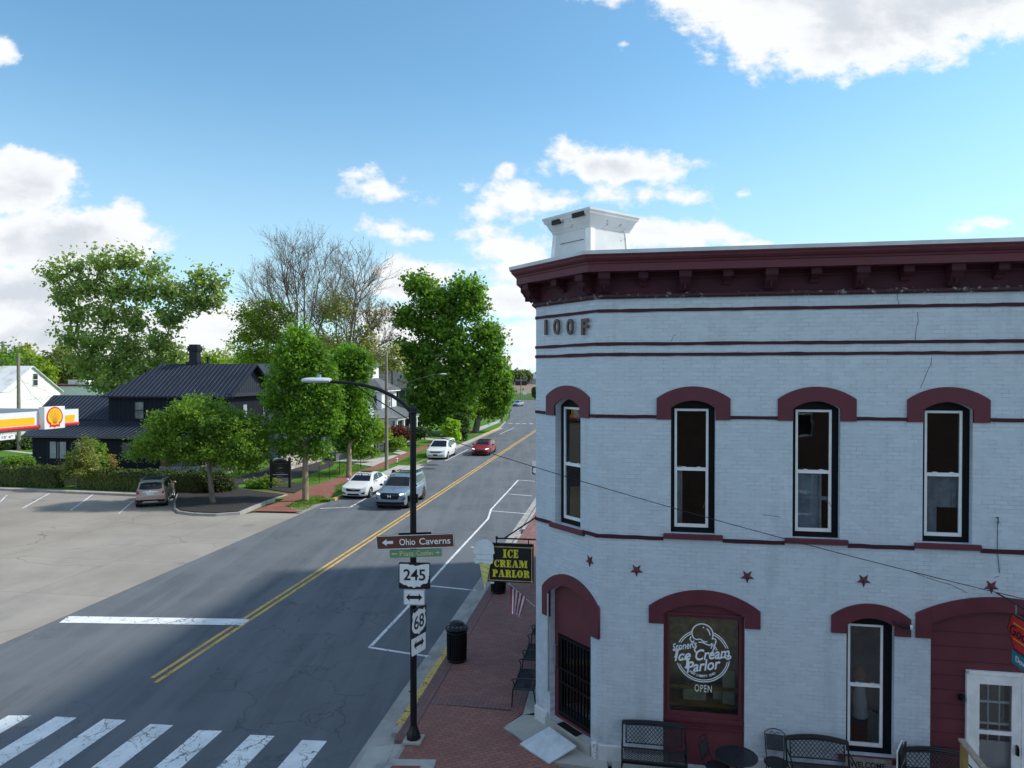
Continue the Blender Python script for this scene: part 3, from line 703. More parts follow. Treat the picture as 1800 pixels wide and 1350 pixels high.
B_('roof_flashing', sweep([(-.30, zc_top-.024), (P+.012, zc_top-.024), (P+.02, zc_top+.045), (P-.05, zc_top+.06), (-.30, zc_top+.10)]), M['flashing'], I4)
def bracket(big):
    h = (zc_top-.34)-(z_f0+.11) if big else .26
    zt = zc_top-.342; d = P-.2 if big else .30; w = .098 if big else .075
    prof = []
    if big:
        prof = [(0.037, zt), (d, zt), (d, zt-.14), (d-.03, zt-.17), (d-.06, zt-.23), (d-.13, zt-.30), (d-.21, zt-.36), (.11, zt-h*.80), (.09, zt-h*.9), (.10, zt-h), (0.037, zt-h)]
    else:
        prof = [(0.037, zt), (d, zt), (d, zt-.12), (d-.05, zt-.15), (.13, zt-.20), (.09, zt-h), (0.037, zt-h)]
    mb = MB(); n = len(prof)
    for x0, x1, g in ((-w, w, 1), ):
        vs = [(x0, -p[0], p[1]) for p in prof]+[(x1, -p[0], p[1]) for p in prof]
        mb.add(vs, [tuple(range(n-1, -1, -1)), tuple(range(n, 2*n))]+[(i, (i+1)%n, n+(i+1)%n, n+i) for i in range(n)])
    mb.box(-w-.015, w+.015, -d-.015, -.037, zt-.125, zt-.001)
    if big: mb.box(-.014, .014, -d*.80, -.10, zt-h*.86, zt-.14)
    if big: mb.tube([(-w-.01, -d+.09, zt-.19), (w+.01, -d+.09, zt-.19)], .035, 10); mb.tube([(-w-.008, -.12, zt-h+.09), (w+.008, -.12, zt-h+.09)], .03, 10)
    return mb
for big_, xs in ((True, [1062,1205,1357,1518,1685]), (False, [1131,1281,1437,1600,1768])):
    for x in xs:
        s, _ = W(x, 480, .35); B_('bracket', bracket(big_), M['maroon_trim'], FR @ Matrix.Translation((s, 0, 0)))
sp_ = W(1685,480,.35)[0]-W(1518,480,.35)[0]
for i in range(1, 4):
    B_('bracket', bracket(True), M['maroon_trim'], FR @ Matrix.Translation((W(1685,480,.35)[0]+sp_*i, 0, 0)))
    B_('bracket', bracket(False), M['maroon_trim'], FR @ Matrix.Translation((W(1768,480,.35)[0]+sp_*i, 0, 0)))
for s, big_ in ((.10, True), (LC*.5, False), (LC-.16, True)): B_('bracket', bracket(big_), M['maroon_trim'], FC @ Matrix.Translation((s, 0, 0)))
for i in range(9): B_('bracket', bracket(i % 2 == 0), M['maroon_trim'], FS @ Matrix.Translation((14.2-i*1.05, 0, 0)))
# --- hoods
def hood(Mx, x0, x1, zb, zs, zt, ho, th, zo_s=None, name='window_hood', proud=.035):
    """brick hood with shoulders round an arched head"""
    oz_s = zo_s if zo_s is not None else zs+.12
    outer = arch(x0-ho, x1+ho, zb, oz_s, zt+th, 18)[2:]
    inner = arch(x0, x1, zb, zs, zt, 18)[2:]
    pts = [(x1+ho, zb)]+outer+[(x0-ho, zb), (x0, zb)]+inner[::-1]+[(x1, zb)]
    me = plate_mesh(pts, [], proud+.02, name); me.transform(Matrix.Translation((0, -proud, 0)))
    bm = bmesh.new(); bm.from_mesh(me); n0 = len(bm.faces); c = (x0+x1)/2; hw_ = (x1-x0)/2; r = zt-zs; Rr = (hw_*hw_+r*r)/(2*r); cz = zt-Rr; a0 = math.asin(min(1, hw_/Rr)); nk = int(2*a0*Rr/.075)
    for k in range(1, nk):
        a = a0-2*a0*k/nk+wob.uniform(-.006,.006); ux, uz = math.sin(a), math.cos(a); r1 = Rr+th*.92*wob.uniform(.75,1); q = .0065*wob.uniform(.5,1.5)
        vs = [bm.verts.new((c+ux*rr+s_*uz*q, -proud-.0015, cz+uz*rr-s_*ux*q)) for rr, s_ in ((Rr+.01,-1),(Rr+.01,1),(r1,1),(r1,-1))]
        bm.faces.new(vs).material_index = 1
    z = zb+.078
    while z < zs:
        for xa, xb in ((x0-ho+.01, x0-.01), (x1+.01, x1+ho-.01)):
            vs = [bm.verts.new(v) for v in ((xa,-proud-.0015,z),(xb,-proud-.0015,z),(xb,-proud-.0015,z+.009),(xa,-proud-.0015,z+.009))]; bm.faces.new(vs).material_index = 1
        z += .078
    bm.to_mesh(me); bm.free(); o = link(name, me, [M['maroon'], M['joint_dark']], shop); o.matrix_local = Mx
hz_b = z_band-.05; hz_o = W(1154,700)[1]; hz_t = W(1219,679)[1]
for a, b in ups: hood(FR, a, b, hz_b, zs_up, zt_up, ho, hz_t-zt_up, hz_o)
hood(FC, cw[0], cw[1], hz_b, zs_up-.02, zt_up, cw[0]-ch[0] if False else (ch[1]-ch[0]-(cw[1]-cw[0]))/2, hz_t-zt_up, hz_o)
for a, b in st_w: hood(FS, a, b, hz_b, zs_up, zt_up, ho, hz_t-zt_up, hz_o)
so1 = (W(1336,1090)[0]-W(1140,1090)[0]-(shopw[1]-shopw[0]))/2
hood(FR, *shopw, W(1140,1094)[1], sh_zs, sh_zt, so1, W(1238,1037)[1]-sh_zt, W(1140,1064)[1])
so2 = (W(1601,1100)[0]-W(1461,1100)[0]-(nar[1]-nar[0]))/2
hood(FR, *nar, W(1461,1111)[1], na_zs, na_zt, so2, W(1533,1061)[1]-na_zt, W(1461,1081)[1])
so3 = bigl-W(1609,1100)[0]
hood(FR, *big, W(1609,1120)[1], bi_zs, bi_zt, so3, W(1745,1049)[1]-bi_zt, W(1609,1077)[1])
so4 = min(.26, cd[0]-.03)
hood(FC, *cd, K(948,1075)[1], cd_s-.08, cd_t, so4, K(984,1005)[1]-cd_t, K(948,1026)[1])
# --- sills
def sill(Mx, x0, x1, z, d=.07, h=.10): mb = MB(); mb.box(x0-so_, x1+so_, -d, .12, z-h, z-.001); B_('window_sill', mb, M['maroon'], Mx, bevel=.008)
for a, b in ups: sill(FR, a, b, zb_up)
sill(FC, cw[0], cw[1], cz_b); sill(FR, *nar, na_zb)
for a, b in st_w: sill(FS, a, b, zb_up)
# --- sash windows
def sash_window(Mx, x0, x1, zb, zs, zt, meet=.49, curtain=None, deep=.13, fw=.075, skew=.0):
    w = P_('window_frame', arch(x0+.002, x1-.002, zb, zs, zt-.003), [rect(x0+fw, x1-fw-skew, zb+.10, zs-.02)], .10, deep, M['black_frame'], Mx)
    a, b, c, d = x0+fw+.002, x1-fw-.002-skew, zb+.102, zs-.022; zm = c+(d-c)*meet
    t = .045
    P_('sash', rect(a, b, c, d), [rect(a+t, b-t, zm+.035, d-t), rect(a+t+.006, b-t-.006, c+t+.02, zm-.03)], .05, deep+.015, M['white_sash'], Mx, w)
    for q in (.28, .72): mb = MB(); mb.box(a+(b-a)*q-.035, a+(b-a)*q+.035, deep+.0, deep+.03, zm+.03, zm+.05); B_('sash_lock', mb, M['white_sash'], Mx, w)
    P_('pane', rect(a+t-.005, b-t+.005, zm+.03, d-t+.005), [], .004, deep+.04, M['glass'], Mx, w)
    P_('pane', rect(a+t, b-t, c+t+.015, zm-.025), [], .004, deep+.045, M['glass'], Mx, w)
    mb = MB(); mb.box(a, b, deep+.06, deep+.30, c-.08, c-.005); B_('inner_sill', mb, M['interior'], Mx, w)
    if curtain: curtain(w, a, b, c, d, zm, deep)
    return w
def drape(mb, x0, x1, z0, z1, y, amp=.02, waves=5):
    n = 28; vs = []; fs = []
    for i in range(n+1):
        x = x0+(x1-x0)*i/n; yy = y+amp*math.sin(i/n*waves*2*math.pi)
        vs += [(x, yy, z0), (x, yy, z1)]
    for i in range(n): fs.append((2*i, 2*i+2, 2*i+3, 2*i+1))
    mb.add(vs, fs)
def cur_side(w, a, b, c, d, zm, deep): mb = MB(); drape(mb, a, a+.16, c, zm+.05, deep+.16, .015, 2); mb.build('curtain', M['curtain'], w)
def cur_full(w, a, b, c, d, zm, deep): mb = MB(); drape(mb, a, b-.14, c, zm, deep+.17, .006, 2); mb.build('curtain', M['curtain'], w); mb = MB(); mb.box(a, b, deep+.12, deep+.15, c+(zm-c)*.52, c+(zm-c)*.58); mb.box(b-.20, b-.16, deep+.10, deep+.14, c, zm); mb.build('curtain_rail', M['curtain'], w)
def cur_half(w, a, b, c, d, zm, deep): mb = MB(); drape(mb, a, b, c+(zm-c)*.45, zm-.03, deep+.17, .02, 5); drape(mb, a, a+.28, c, c+(zm-c)*.45, deep+.18, .02, 3); mb.build('curtain', M['curtain'], w)
for (a, b), cu_ in zip(ups, (cur_side, cur_full, cur_half, cur_side, cur_full)): sash_window(FR, a, b, zb_up, zs_up, zt_up, curtain=cu_, skew=.04)
sash_window(FC, cw[0], cw[1], cz_b, zs_up-.02, zt_up, deep=.16)
for a, b in st_w: sash_window(FS, a, b, zb_up, zs_up, zt_up, curtain=cur_side)
nw = sash_window(FR, *nar, na_zb, na_zs, na_zt, meet=.50, fw=.06, skew=.09)
# --- shop window with the painted badge
a, b = shopw; zg0, zg1 = W(1238,1257)[1], W(1238,1089)[1]; g0, g1 = W(1177,1200,-.1)[0], W(1298,1200,-.1)[0]
swf = P_('shop_window', arch(a+.002, b-.002, .15, sh_zs, sh_zt-.003), [rect(g0, g1, zg0, zg1)], .10, .07, M['maroon_panel'], FR)
mb = MB(); mb.box(a+.02, b-.02, .01, .068, zg0-.16, zg0-.08); mb.box(a+.02, b-.02, .035, .068, zg0-.30, zg0-.27); mb.box(g0-.05, g0-.002, .04, .068, zg0, zg1+.05); mb.box(g1+.002, g1+.05, .04, .068, zg0, zg1+.05); mb.box(a+.02, b-.02, .03, .068, zg1+.052, zg1+.10); B_('moulding', mb, M['maroon'], FR, swf, bevel=.005)
P_('pane', rect(g0-.01, g1+.01, zg0-.01, zg1+.01), [], .006, .12, M['glass_shop'], FR, swf)
P_('blind', rect(g0-.02, g1+.02, zg1-.62, zg1+.02), [], .01, .30, M['blind'], FR, swf)
mb = MB(); mb.box(g0-.02, g1+.3, .45, .95, zg0-.05, zg0+.02); mb.box(g0-.0, g1+.02, .5, .52, zg0+.28, zg0+.36); B_('display_shelf', mb, simple('ochre_shelf', (.55,.38,.07), .7, var=.3), FR, swf)
mb = MB(); mb.box(g0+.3, g0+.75, .6, .9, zg0+.02, zg0+.35); mb.box(g0+.9, g0+1.25, .7, .95, zg0+.02, zg0+.22); mb.box(g1-.25,g1-.02,.5,.6,zg0,zg0+.7); B_('display_box', mb, M['curtain'], FR, swf)
decal = simple('window_lettering', (.86,.90,.95), .7, var=.03)
P_('warm_backdrop', rect(g0-.3, g1+.3, .3, zg1+.3), [], .02, 1.0, M['shop_glow_tint'], FR, swf)  # added plate, its warm colour stands in for light inside the shop
def WD(px, py): return W(px, py, -.11)
cxx, czz = WD(1235,1153); sc = (WD(1282,1147)[0]-WD(1187.5,1147)[0])/2        # badge radius
mb = MB(); yD = .109
def deco(name, loops, mat=decal):
    for l in loops:
        me = plate_mesh(l[0], l[1], .006, name); me.transform(Matrix.Translation((0, yD, 0))); link(name, me, mat, swf)
def arcs(r, w, a0, a1, n=36): return (stroke([(cxx+r*sc*math.cos(R(t)), czz+r*sc*math.sin(R(t))) for t in np.linspace(a0, a1, n)], w*sc), ())
def sk(pts, w):
    q = [(cxx+x*sc, czz+z*sc) for x, z in pts]
    # smooth with Catmull-Rom
    out = []
    for i in range(len(q)-1):
        p0, p1, p2, p3 = q[max(i-1,0)], q[i], q[i+1], q[min(i+2, len(q)-1)]
        for k in range(6):
            t = k/6
            out.append(tuple(.5*((2*p1[j])+(-p0[j]+p2[j])*t+(2*p0[j]-5*p1[j]+4*p2[j]-p3[j])*t*t+(-p0[j]+3*p1[j]-3*p2[j]+p3[j])*t**3) for j in (0, 1)))
    out.append(q[-1]); return (stroke(out, w*sc), ())
deco('badge_ring', [arcs(1.0,.035,20,66), arcs(.93,.03,22,64), arcs(1.0,.035,114,152), arcs(.93,.03,116,150), arcs(1.0,.035,200,352), arcs(.93,.03,203,349), arcs(.60,.03,25,58), arcs(.54,.02,25,55)])
deco('ice_cream_drawing', [sk([(-0.314,0.640),(-0.392,0.800),(-0.381,0.980),(-0.269,1.140),(-0.067,1.230),(0.134,1.200),(0.302,1.080),(0.381,0.900),(0.370,0.740),(0.358,0.660)],.045),
   sk([(-0.336,0.660),(-0.224,0.620),(-0.090,0.640),(0.000,0.580),(0.090,0.550),(0.179,0.560)],.04), sk([(-0.157,0.520),(0.000,0.520),(0.134,0.460),(0.246,0.430),(0.370,0.500)],.04),
   sk([(-0.426,0.720),(-0.470,0.620),(-0.403,0.500),(-0.358,0.330),(-0.336,0.280)],.04), sk([(0.392,0.700),(0.493,0.640),(0.470,0.500),(0.403,0.280),(0.336,0.080)],.04), sk([(-0.403,0.540),(-0.302,0.460),(-0.224,0.340)],.035),
   sk([(0.381,0.500),(0.336,0.400),(0.314,0.300)],.035), sk([(0.146,1.060),(0.224,0.980),(0.269,0.860),(0.269,0.820)],.045), sk([(0.000,1.090),(0.034,1.100),(0.056,1.090)],.04)])
def badge(s, x, z, w, h, roll, sh=.38, bold=.006): return text('badge_lettering', s, cxx+x*sc, yD, czz+z*sc, decal, swf, roll=roll, width=w*sc, height=h*sc, shear=sh, bold=bold, depth=.006)
badge("Stoner's", -.68, .36, .96, .29, -R(12), bold=.012); badge("Ice", -.76, -.03, .64, .40, -R(8), bold=.016); badge("Cream", .36, .11, 1.30, .42, -R(9), bold=.018); badge("Parlor", .02, -.36, 1.32, .42, -R(11), bold=.018)
deco('badge_swash', [sk([(-1.10,.20),(-1.0,.13),(-.9,.18),(-.84,.26)],.06), sk([(-.94,.22),(-.98,-.02),(-1.03,-.14)],.09), sk([(-.78,-.12),(-.68,-.18),(-.58,-.10),(-.5,-.02)],.055), sk([(-.54,-.12),(-.58,-.42),(-.64,-.52)],.09),
   sk([(.50,-.04),(.62,-.06),(.8,.02),(.96,.08),(1.04,.04),(1.0,-.04),(.90,-.06),(.86,0),(.92,.06)],.05), sk([(-.24,.33),(-.3,.22),(-.22,.1)],.05)])
for i, chh in enumerate("WEST LIBERTY, OHIO"):
    if chh == ' ': continue
    t = R(270-34+i*4.0); text('badge_small_lettering', chh, cxx+.77*sc*math.cos(t), yD, czz+.77*sc*math.sin(t), decal, swf, roll=-(t-R(270)), height=(.09 if chh != ',' else .03)*sc, bold=.02, depth=.006)
ox, oz = WD(1236,1210); text('window_lettering', 'OPEN', ox, yD, oz, simple('open_lettering', (.85,.86,.74), .6), swf, width=WD(1251,1210)[0]-WD(1221,1210)[0], height=WD(1236,1204)[1]-WD(1236,1216.5)[1], depth=.006, spacing=1.15)
# --- maroon infill with white door
infl = P_('siding', arch(big[0]+.002, big[1]-.002, .15, bi_zs, bi_zt-.003), [rect(W(1703,1250,-.05)[0], W(1795,1250,-.05)[0], .14, W(1705,1184,-.05)[1])], .08, .09, M['maroon_panel'], FR)
mb = MB(); z = .35; dx0, dx1 = W(1703,1250,-.05)[0], W(1795,1250,-.05)[0]; dz = W(1705,1184,-.05)[1]
while z < bi_zt-.25:
    if z > dz: mb.box(big[0]+.01, big[1]-.01, .080, .089, z, z+.007)
    else: mb.box(big[0]+.01, dx0-.02, .080, .089, z, z+.007); mb.box(dx1+.02, big[1]-.01, .080, .089, z, z+.007)
    z += .27
B_('board_joint', mb, M['joint_board'], FR, infl)
door = P_('storm_door', rect(dx0+.002, dx1-.002, .16, dz-.002), [rect(dx0+.17, dx1-.16, dz-1.02, dz-.17), rect(dx0+.17, dx1-.16, dz-1.72, dz-1.09)], .06, .03, M['white_paint'], FR)
P_('door_panel', rect(dx0+.05, dx1-.05, .16, dz-1.33), [], .04, .16, M['white_paint'], FR, door)
P_('door_panel', rect(dx0+.05, dx1-.05, dz-1.33, dz-.05), [rect(dx0+.19+i*.19, dx0+.36+i*.19, z0, z1) for i in range(3) for z0, z1 in ((dz-.52,dz-.20),(dz-.92,dz-.56),(dz-1.26,dz-.96))], .04, .16, M['white_paint'], FR, door)
P_('pane', rect(dx0+.10, dx1-.10, dz-1.30, dz-.12), [], .004, .175, M['glass'], FR, door)
P_('pane', rect(dx0+.16, dx1-.15, dz-1.03, dz-.16), [], .004, .05, M['glass_clear'], FR, door)
P_('pane', rect(dx0+.16, dx1-.15, dz-1.73, dz-1.08), [], .004, .05, M['glass_clear'], FR, door)
mb = MB(); mb.box(dx0-.05, dx0, .02, .088, .16, dz+.06); mb.box(dx1, dx1+.05, .02, .088, .16, dz+.06); mb.box(dx0-.05, dx1+.05, .02, .088, dz, dz+.062); B_('door_frame', mb, M['white_sash'], FR, door, bevel=.004)
mb = MB(); mb.box(dx1-.10, dx1-.07, -.03, .028, dz-1.42, dz-1.24); mb.tube([(dx1-.085,-.03,dz-1.26),(dx1-.085,-.06,dz-1.27),(dx1-.085,-.06,dz-1.40)], .012, 6); B_('door_handle', mb, M['black_metal'], FR, door)
mb = MB(); mb.box(dx0-.17, dx0-.10, .01, .088, dz-.50, dz-.40); mb.tube([(dx0-.13,.01,dz-.45),(dx0-.13,-.03,dz-.47)], .03, 8); B_('door_bell', mb, M['black_metal'], FR)
# --- corner door on the chamfer
dh = K(1000,1120)[1]; e0, e1 = cd[0]+.10, cd[1]-.02
ztop = K(978,1106,-.16)[1]
P_('transom_panel', arch(cd[0]+.002, cd[1]-.002, ztop+.04, cd_s-.08, cd_t-.003), [], .05, .13, M['maroon_panel'], FC)
cdoor = P_('corner_door', rect(cd[0]+.002, cd[1]-.002, .34, ztop+.038), [rect(e0+.02, e1-.02, .40, ztop-.03)], .05, .13, M['maroon_panel'], FC)
P_('door_leaf', rect(e0+.022, e1-.022, .40, ztop-.03), [rect(e0+.12, e1-.12, .62, ztop-.14)], .05, .15, M['black_frame'], FC, cdoor)
P_('pane', rect(e0+.11, e1-.11, .61, ztop-.13), [], .004, .19, M['glass'], FC, cdoor)
mb = MB(); n = 9
for i in range(n+1): x = e0+.14+(e1-e0-.28)*i/n; mb.box(x-.008, x+.008, .125, .141, .5, ztop-.08)
for z in (.50, 1.15, 1.45, ztop-.1): mb.box(e0+.06, e1-.06, .122, .144, z-.015, z+.015)
B_('security_grille', mb, M['black_metal'], FC, cdoor)
hx = K(966,1135,0)[0]; mb = MB(); hz = K(972,1155,.0)[1]; mb.tube([(cd[0]+.09,.13,hz-.25),(cd[0]+.09,.07,hz-.23),(cd[0]+.09,.07,hz+.23),(cd[0]+.09,.13,hz+.25)], .016, 8); B_('door_handle', mb, M['chrome'], FC, cdoor)
mb = MB(); mb.box(cd[0]-.055, cd[0]-.015, -.04, .0, .9, cd_s-.15); B_('downpipe', mb, M['galv'], FC)
mb = MB(); mb.box(cd[0]-.06, cd[1]+.06, -.10, .30, .10, .335); B_('door_step', mb, M['slab'], FC, bevel=.01)
mb = MB(); mb.box(cd[0]+.35, cd[0]+.98, -.085, .10, .336, .352); B_('door_mat', mb, M['plastic'], FC)
# plinth
for xa, xb, Mx in ((.02, shopw[0], FR), (shopw[1], big[0], FR), (big[1], RLEN, FR), (.0, cd[0]-.061, FC), (cd[1]+.061, LC, FC)): mb = MB(); mb.box(xa, xb, -.05, .02, .0, .42); B_('plinth', mb, M['old_white'], Mx, bevel=.02)
for path in ([(1578,516),(1577,526),(1580,531),(1579,541)], [(1613,549),(1614,565),(1611,575),(1609,590),(1609,598)], [(1638,628),(1636,642),(1632,648),(1627,660),(1624,668),(1618,682)], [(1606,1006),(1618,1011),(1626,1014)], [(1628,1015),(1650,1022),(1672,1028),(1700,1042)], [(1340,905),(1352,906),(1372,909)], [(1450,880),(1458,884),(1462,893)], [(1180,600),(1184,590),(1190,588)], [(1748,1015),(1756,1013)], [(1240,880),(1236,893)]):
    me = plate_mesh(stroke([W(*p) for p in path], .009), [], .004, 'wall_crack'); me.transform(Matrix.Translation((0,-.003,0))); o = link('wall_crack', me, M['wall_crack'], shop); o.matrix_local = FR
# small fittings: spotlight on narrow window hood, wall hook
s, z = W(1600,1101,.1); mb = MB(); mb.tube([(s-.28,-.03,z+.06),(s-.22,-.10,z+.0),(s-.12,-.12,z)], .014, 6); mb.tube([(s-.16,-.12,z),(s-.02,-.13,z-.01)], [.03,.045], 10); B_('spotlight', mb, M['black_metal'], FR)
mb = MB(); mb.tube([(s-.02,-.13,z-.01),(s+.02,-.132,z-.012)], .044, 10); B_('spotlight_lens', mb, M['white_paint'], FR)
s, z = W(1752,910); mb = MB(); mb.tube([(s,0,z),(s,-.05,z+.02),(s,-.05,z-.06),(s+.02,-.03,z-.09)], .01, 6); mb.tube([(s+.01,-.012,z-.08),(s+.01,-.012,z-.6),(s+.05,-.012,z-1.0)], .005, 5); B_('wire_hook', mb, M['plastic'], FR)
# fan-shaped crack lines painted over are left to the brick material
# --- letters on the chamfer
lm = simple('brown_letters', (.11,.05,.05), .45, var=.25)
for chh, x in (('I',961.5),('O',980.5),('O',1004),('F',1030)):
    s, z = K(x, 574.5 if x > 970 else 575.5, .04); text('wall_letter', chh, s, -.045, z, lm, shop, height=.33, bold=.03, depth=.045, M=FC, width=.20 if chh in 'OF' else None)
# --- turret on the roof
T0 = D(1037,362,16.0); T0 = Vector((T0.x, T0.y, 0)); tr = Vector((1.29,1.0,0)).normalized(); tl = Vector((-tr.y, tr.x, 0)); tw = 1.63
tc_ = T0+tr*tw/2+tl*tw/2
FT = Matrix.Translation((tc_.x-C1.x, tc_.y-C1.y, 0)) @ Matrix.Rotation(math.atan2(tr.y, tr.x), 4, 'Z')
zt = CAMZ+(660-364)/F*16.0
def sq(hw0, z0, hw1, z1, mb): 
    vs = [(a*hw0, b*hw0, z0) for a, b in ((-1,-1),(1,-1),(1,1),(-1,1))]+[(a*hw1, b*hw1, z1) for a, b in ((-1,-1),(1,-1),(1,1),(-1,1))]
    mb.add(vs, [(0,1,5,4),(1,2,6,5),(2,3,7,6),(3,0,4,7),(4,5,6,7),(3,2,1,0)])
mb = MB(); sq(.74, 9.6, .635, zt-.40, mb); tb = B_('roof_turret', mb, M['old_white'], FT)
mb = MB()
for hw0, z0, hw1, z1 in ((.645,-.40,.655,-.38),(.655,-.38,.67,-.33),(.67,-.33,.70,-.29),(.70,-.29,.76,-.15),(.76,-.15,.80,-.12),(.80,-.12,.815,-.05),(.83,-.05,.83,0)): sq(hw0, zt+z0, hw1, zt+z1, mb)
B_('turret_cap', mb, M['old_white'], FT, tb)
for k in range(4):
    Mk = Matrix.Rotation(k*math.pi/2, 4, 'Z')
    for sgn in (-1, 1):
        mb = MB(); vs = []
        for (hw, z) in ((.74, 9.6), (.635, zt-.41)):
            for (x, y) in ((sgn*(hw-.0), -hw-.02), (sgn*(hw-.13), -hw-.02), (sgn*(hw-.13), -hw+.01), (sgn*hw, -hw+.01)): vs.append(Mk @ Vector((x, y, z)))
        f = [(0,1,2,3),(7,6,5,4),(0,4,5,1),(1,5,6,2),(2,6,7,3),(3,7,4,0)]
        mb.add(vs, f); B_('corner_board', mb, M['white_paint'], FT, tb)
mb = MB()
hole = lambda y0, y1, z0, z1: mb.add([(-.83+(.0), y0, z1), (-.83, y1, z1), (-.80, y1-.03, z0), (-.80, y0+.02, z0)], [(0,1,2,3)])
mb.box(-.818, -.76, .22, .50, zt-.20, zt-.09); mb.box(-.822, -.77, -.62, -.22, zt-.155, zt-.055); mb.box(-.672,-.62,-.45,.35,zt-.66,zt-.654); mb.box(-.70,-.62,-.1,.38,zt-.95,zt-.942)
B_('missing_board', mb, M['interior'], FT, tb)
# ------------------------------------------------------------ star ornaments
def star(px, py, plane, Mx, label, r=.135):
    s, z = plane(px, py, .03); p = Mx @ Vector((s, -.001, z)); root_rot = Mx.to_euler().z
    mb = MB(); vs = [(0,-.055,0)]
    for i in range(10):
        rr = r if i % 2 == 0 else r*.42; a = R(90)+i*math.pi/5+R(180); vs.append((rr*math.cos(a), -.004, rr*math.sin(a)))
    vs += [(v[0], .002, v[2]) for v in vs[1:]]
    mb.add(vs, [(0, i+1, (i+1)%10+1) for i in range(10)]+[(i+1, i+11, (i+1)%10+11, (i+1)%10+1) for i in range(10)])
    o = mb.build('wall_star', M['maroon']); o.location = (p.x+C1.x, p.y+C1.y, p.z); o.rotation_euler = (0,0,root_rot)
    tag(o, label, 'star ornament', 'metal stars on the painted brick wall')
star(1035,986, K, FC, 'maroon metal star on the angled corner wall above the corner door')
star(1119,1003, W, FR, 'maroon metal star between the corner door hood and the shop window hood')
star(1314,1014, W, FR, 'maroon metal star just above the right shoulder of the shop window hood')
star(1519,1021, W, FR, 'maroon metal star directly above the narrow ground floor window')
star(1744,1032, W, FR, 'maroon metal star above the wide arch with the white storm door')
# ------------------------------------------------------------ figurine standing in the narrow window
pw = FR @ Vector(((nar[0]+nar[1])/2-.06, .42, na_zb+.55))
fg = empty('figurine', (pw.x+C1.x, pw.y+C1.y, pw.z), -WA, 'white figurine with a red cap standing inside the narrow ground floor window', 'figurine')
mb = MB(); mb.lathe((0,0,0), [(.14,0),(.15,.05),(.12,.35),(.10,.55),(.07,.62)], 16); mb.build('body', M['white_paint'], fg, smooth=True)
mb = MB(); mb.ellip((0,0,.72), (.10,.10,.11)); mb.build('head', simple('figurine_face', (.45,.25,.2), .6), fg, smooth=True)
mb = MB(); mb.lathe((0,0,.78), [(.12,0),(.11,.06),(.05,.16),(.0,.2)], 16); mb.build('cap', simple('figurine_cap', (.5,.09,.05), .6), fg, smooth=True)
# ------------------------------------------------------------ brick building across the side street (behind the camera, mirrored in the panes)
opp = empty('opposite_building', (2, -7, 0), -WA, 'red brick building on the other side of the side street', 'building')
OH = 7.7; hl = [rect(x, x+1.1, z, z+2.2) for x in (-1.5, 2.2, 5.9, 9.6, 13.3, 17.0, 20.7) for z in (1.2, 4.9)]
me = plate_mesh(rect(-4, 26, 0, OH), hl, .4, 'wall'); me.transform(Matrix.Rotation(math.pi, 4, 'Z') @ Matrix.Translation((-22,0,0))); link('wall', me, M['red_brick'], opp)
mb = MB(); mb.box(-22, 8, -6, -.45, OH-.2, OH); mb.box(-22,8,-.56,-.46,0,OH-.2); me = mb.build('roof', M['interior'], opp)
for r_ in hl:
    me = plate_mesh(r_, [rect(r_[0][0]+.08, r_[1][0]-.08, r_[0][1]+.08, r_[0][1]+1.05), rect(r_[0][0]+.08, r_[1][0]-.08, r_[0][1]+1.13, r_[2][1]-.08)], .06, 'window'); me.transform(Matrix.Rotation(math.pi, 4, 'Z') @ Matrix.Translation((-22,.1,0))); link('window', me, M['white_sash'], opp)
# ------------------------------------------------------------ street lamp with route signs
LP = G(727,1302,.12); YL = LP.y
lamp = empty('street_lamp', (LP.x, LP.y, .12), -TH, 'tall black street lamp at the corner kerb carrying the route signs', 'street lamp')
def zat(py, Y): return CAMZ+(D(900, py, Y).z-CAMZ)
zp = D(729,716,YL).z-.12
mb = MB(); mb.tube([(0,0,0),(0,0,zp-.12)], [.072,.066], 12); mb.build('pole', M['black_metal'], lamp, smooth=True)
mb = MB(); mb.lathe((0,0,0), [(.15,.06),(.155,.10),(.14,.16),(.10,.26),(.085,.30),(.074,.34)], 8); mb.build('base', M['black_metal'], lamp)
mb = MB(); mb.box(-.19,.19,-.19,.19,0,.055); mb.build('footing', M['slab'], lamp, bevel=.01)
mb = MB(); mb.lathe((0,0,zp-.14), [(.085,0),(.09,.03),(.078,.05),(.078,.08),(.10,.09),(.085,.12),(.02,.17),(0,.20)], 12); mb.build('finial', M['black_metal'], lamp, smooth=True)
def L_(px, py): p = D(px, py, YL+.0); return p
arm_px = [(727,735),(721,722),(708,708),(690,696),(665,684),(640,677),(612,673),(578,671)]
pts = []
Mi = (Matrix.Translation((LP.x, LP.y, .12)) @ Matrix.Rotation(-TH, 4, 'Z')).inverted()
for px, py in arm_px:
    d = ray(px, py); n = U; t = (LP.dot(n)-0)/d.dot(n) if True else 0
    t = (Vector((LP.x,LP.y,0)).dot(U))/Vector((d.x,d.y,0)).dot(U); p = Vector((0,0,CAMZ))+d*t; q = Mi @ p; pts.append(q)
mb = MB(); mb.tube(pts, [.045,.045,.043,.040,.038,.036,.034,.032], 10); mb.build('arm', M['black_metal'], lamp, smooth=True)
def onlamp(px, py):
    d = ray(px, py); t = (Vector((LP.x,LP.y,0)).dot(U))/Vector((d.x,d.y,0)).dot(U); return Mi @ (Vector((0,0,CAMZ))+d*t)
mb = MB(); mb.tube([onlamp(622,676), onlamp(660,701), onlamp(724,741)], .013, 6); mb.box(-.085,-.05,-.04,.04,onlamp(727,745).z,onlamp(727,716).z); mb.build('brace', M['black_metal'], lamp)
h0, h1 = onlamp(581,670), onlamp(531,668)
mb = MB(); c = (h0+h1)/2; L = (h0-h1).length
secs = []
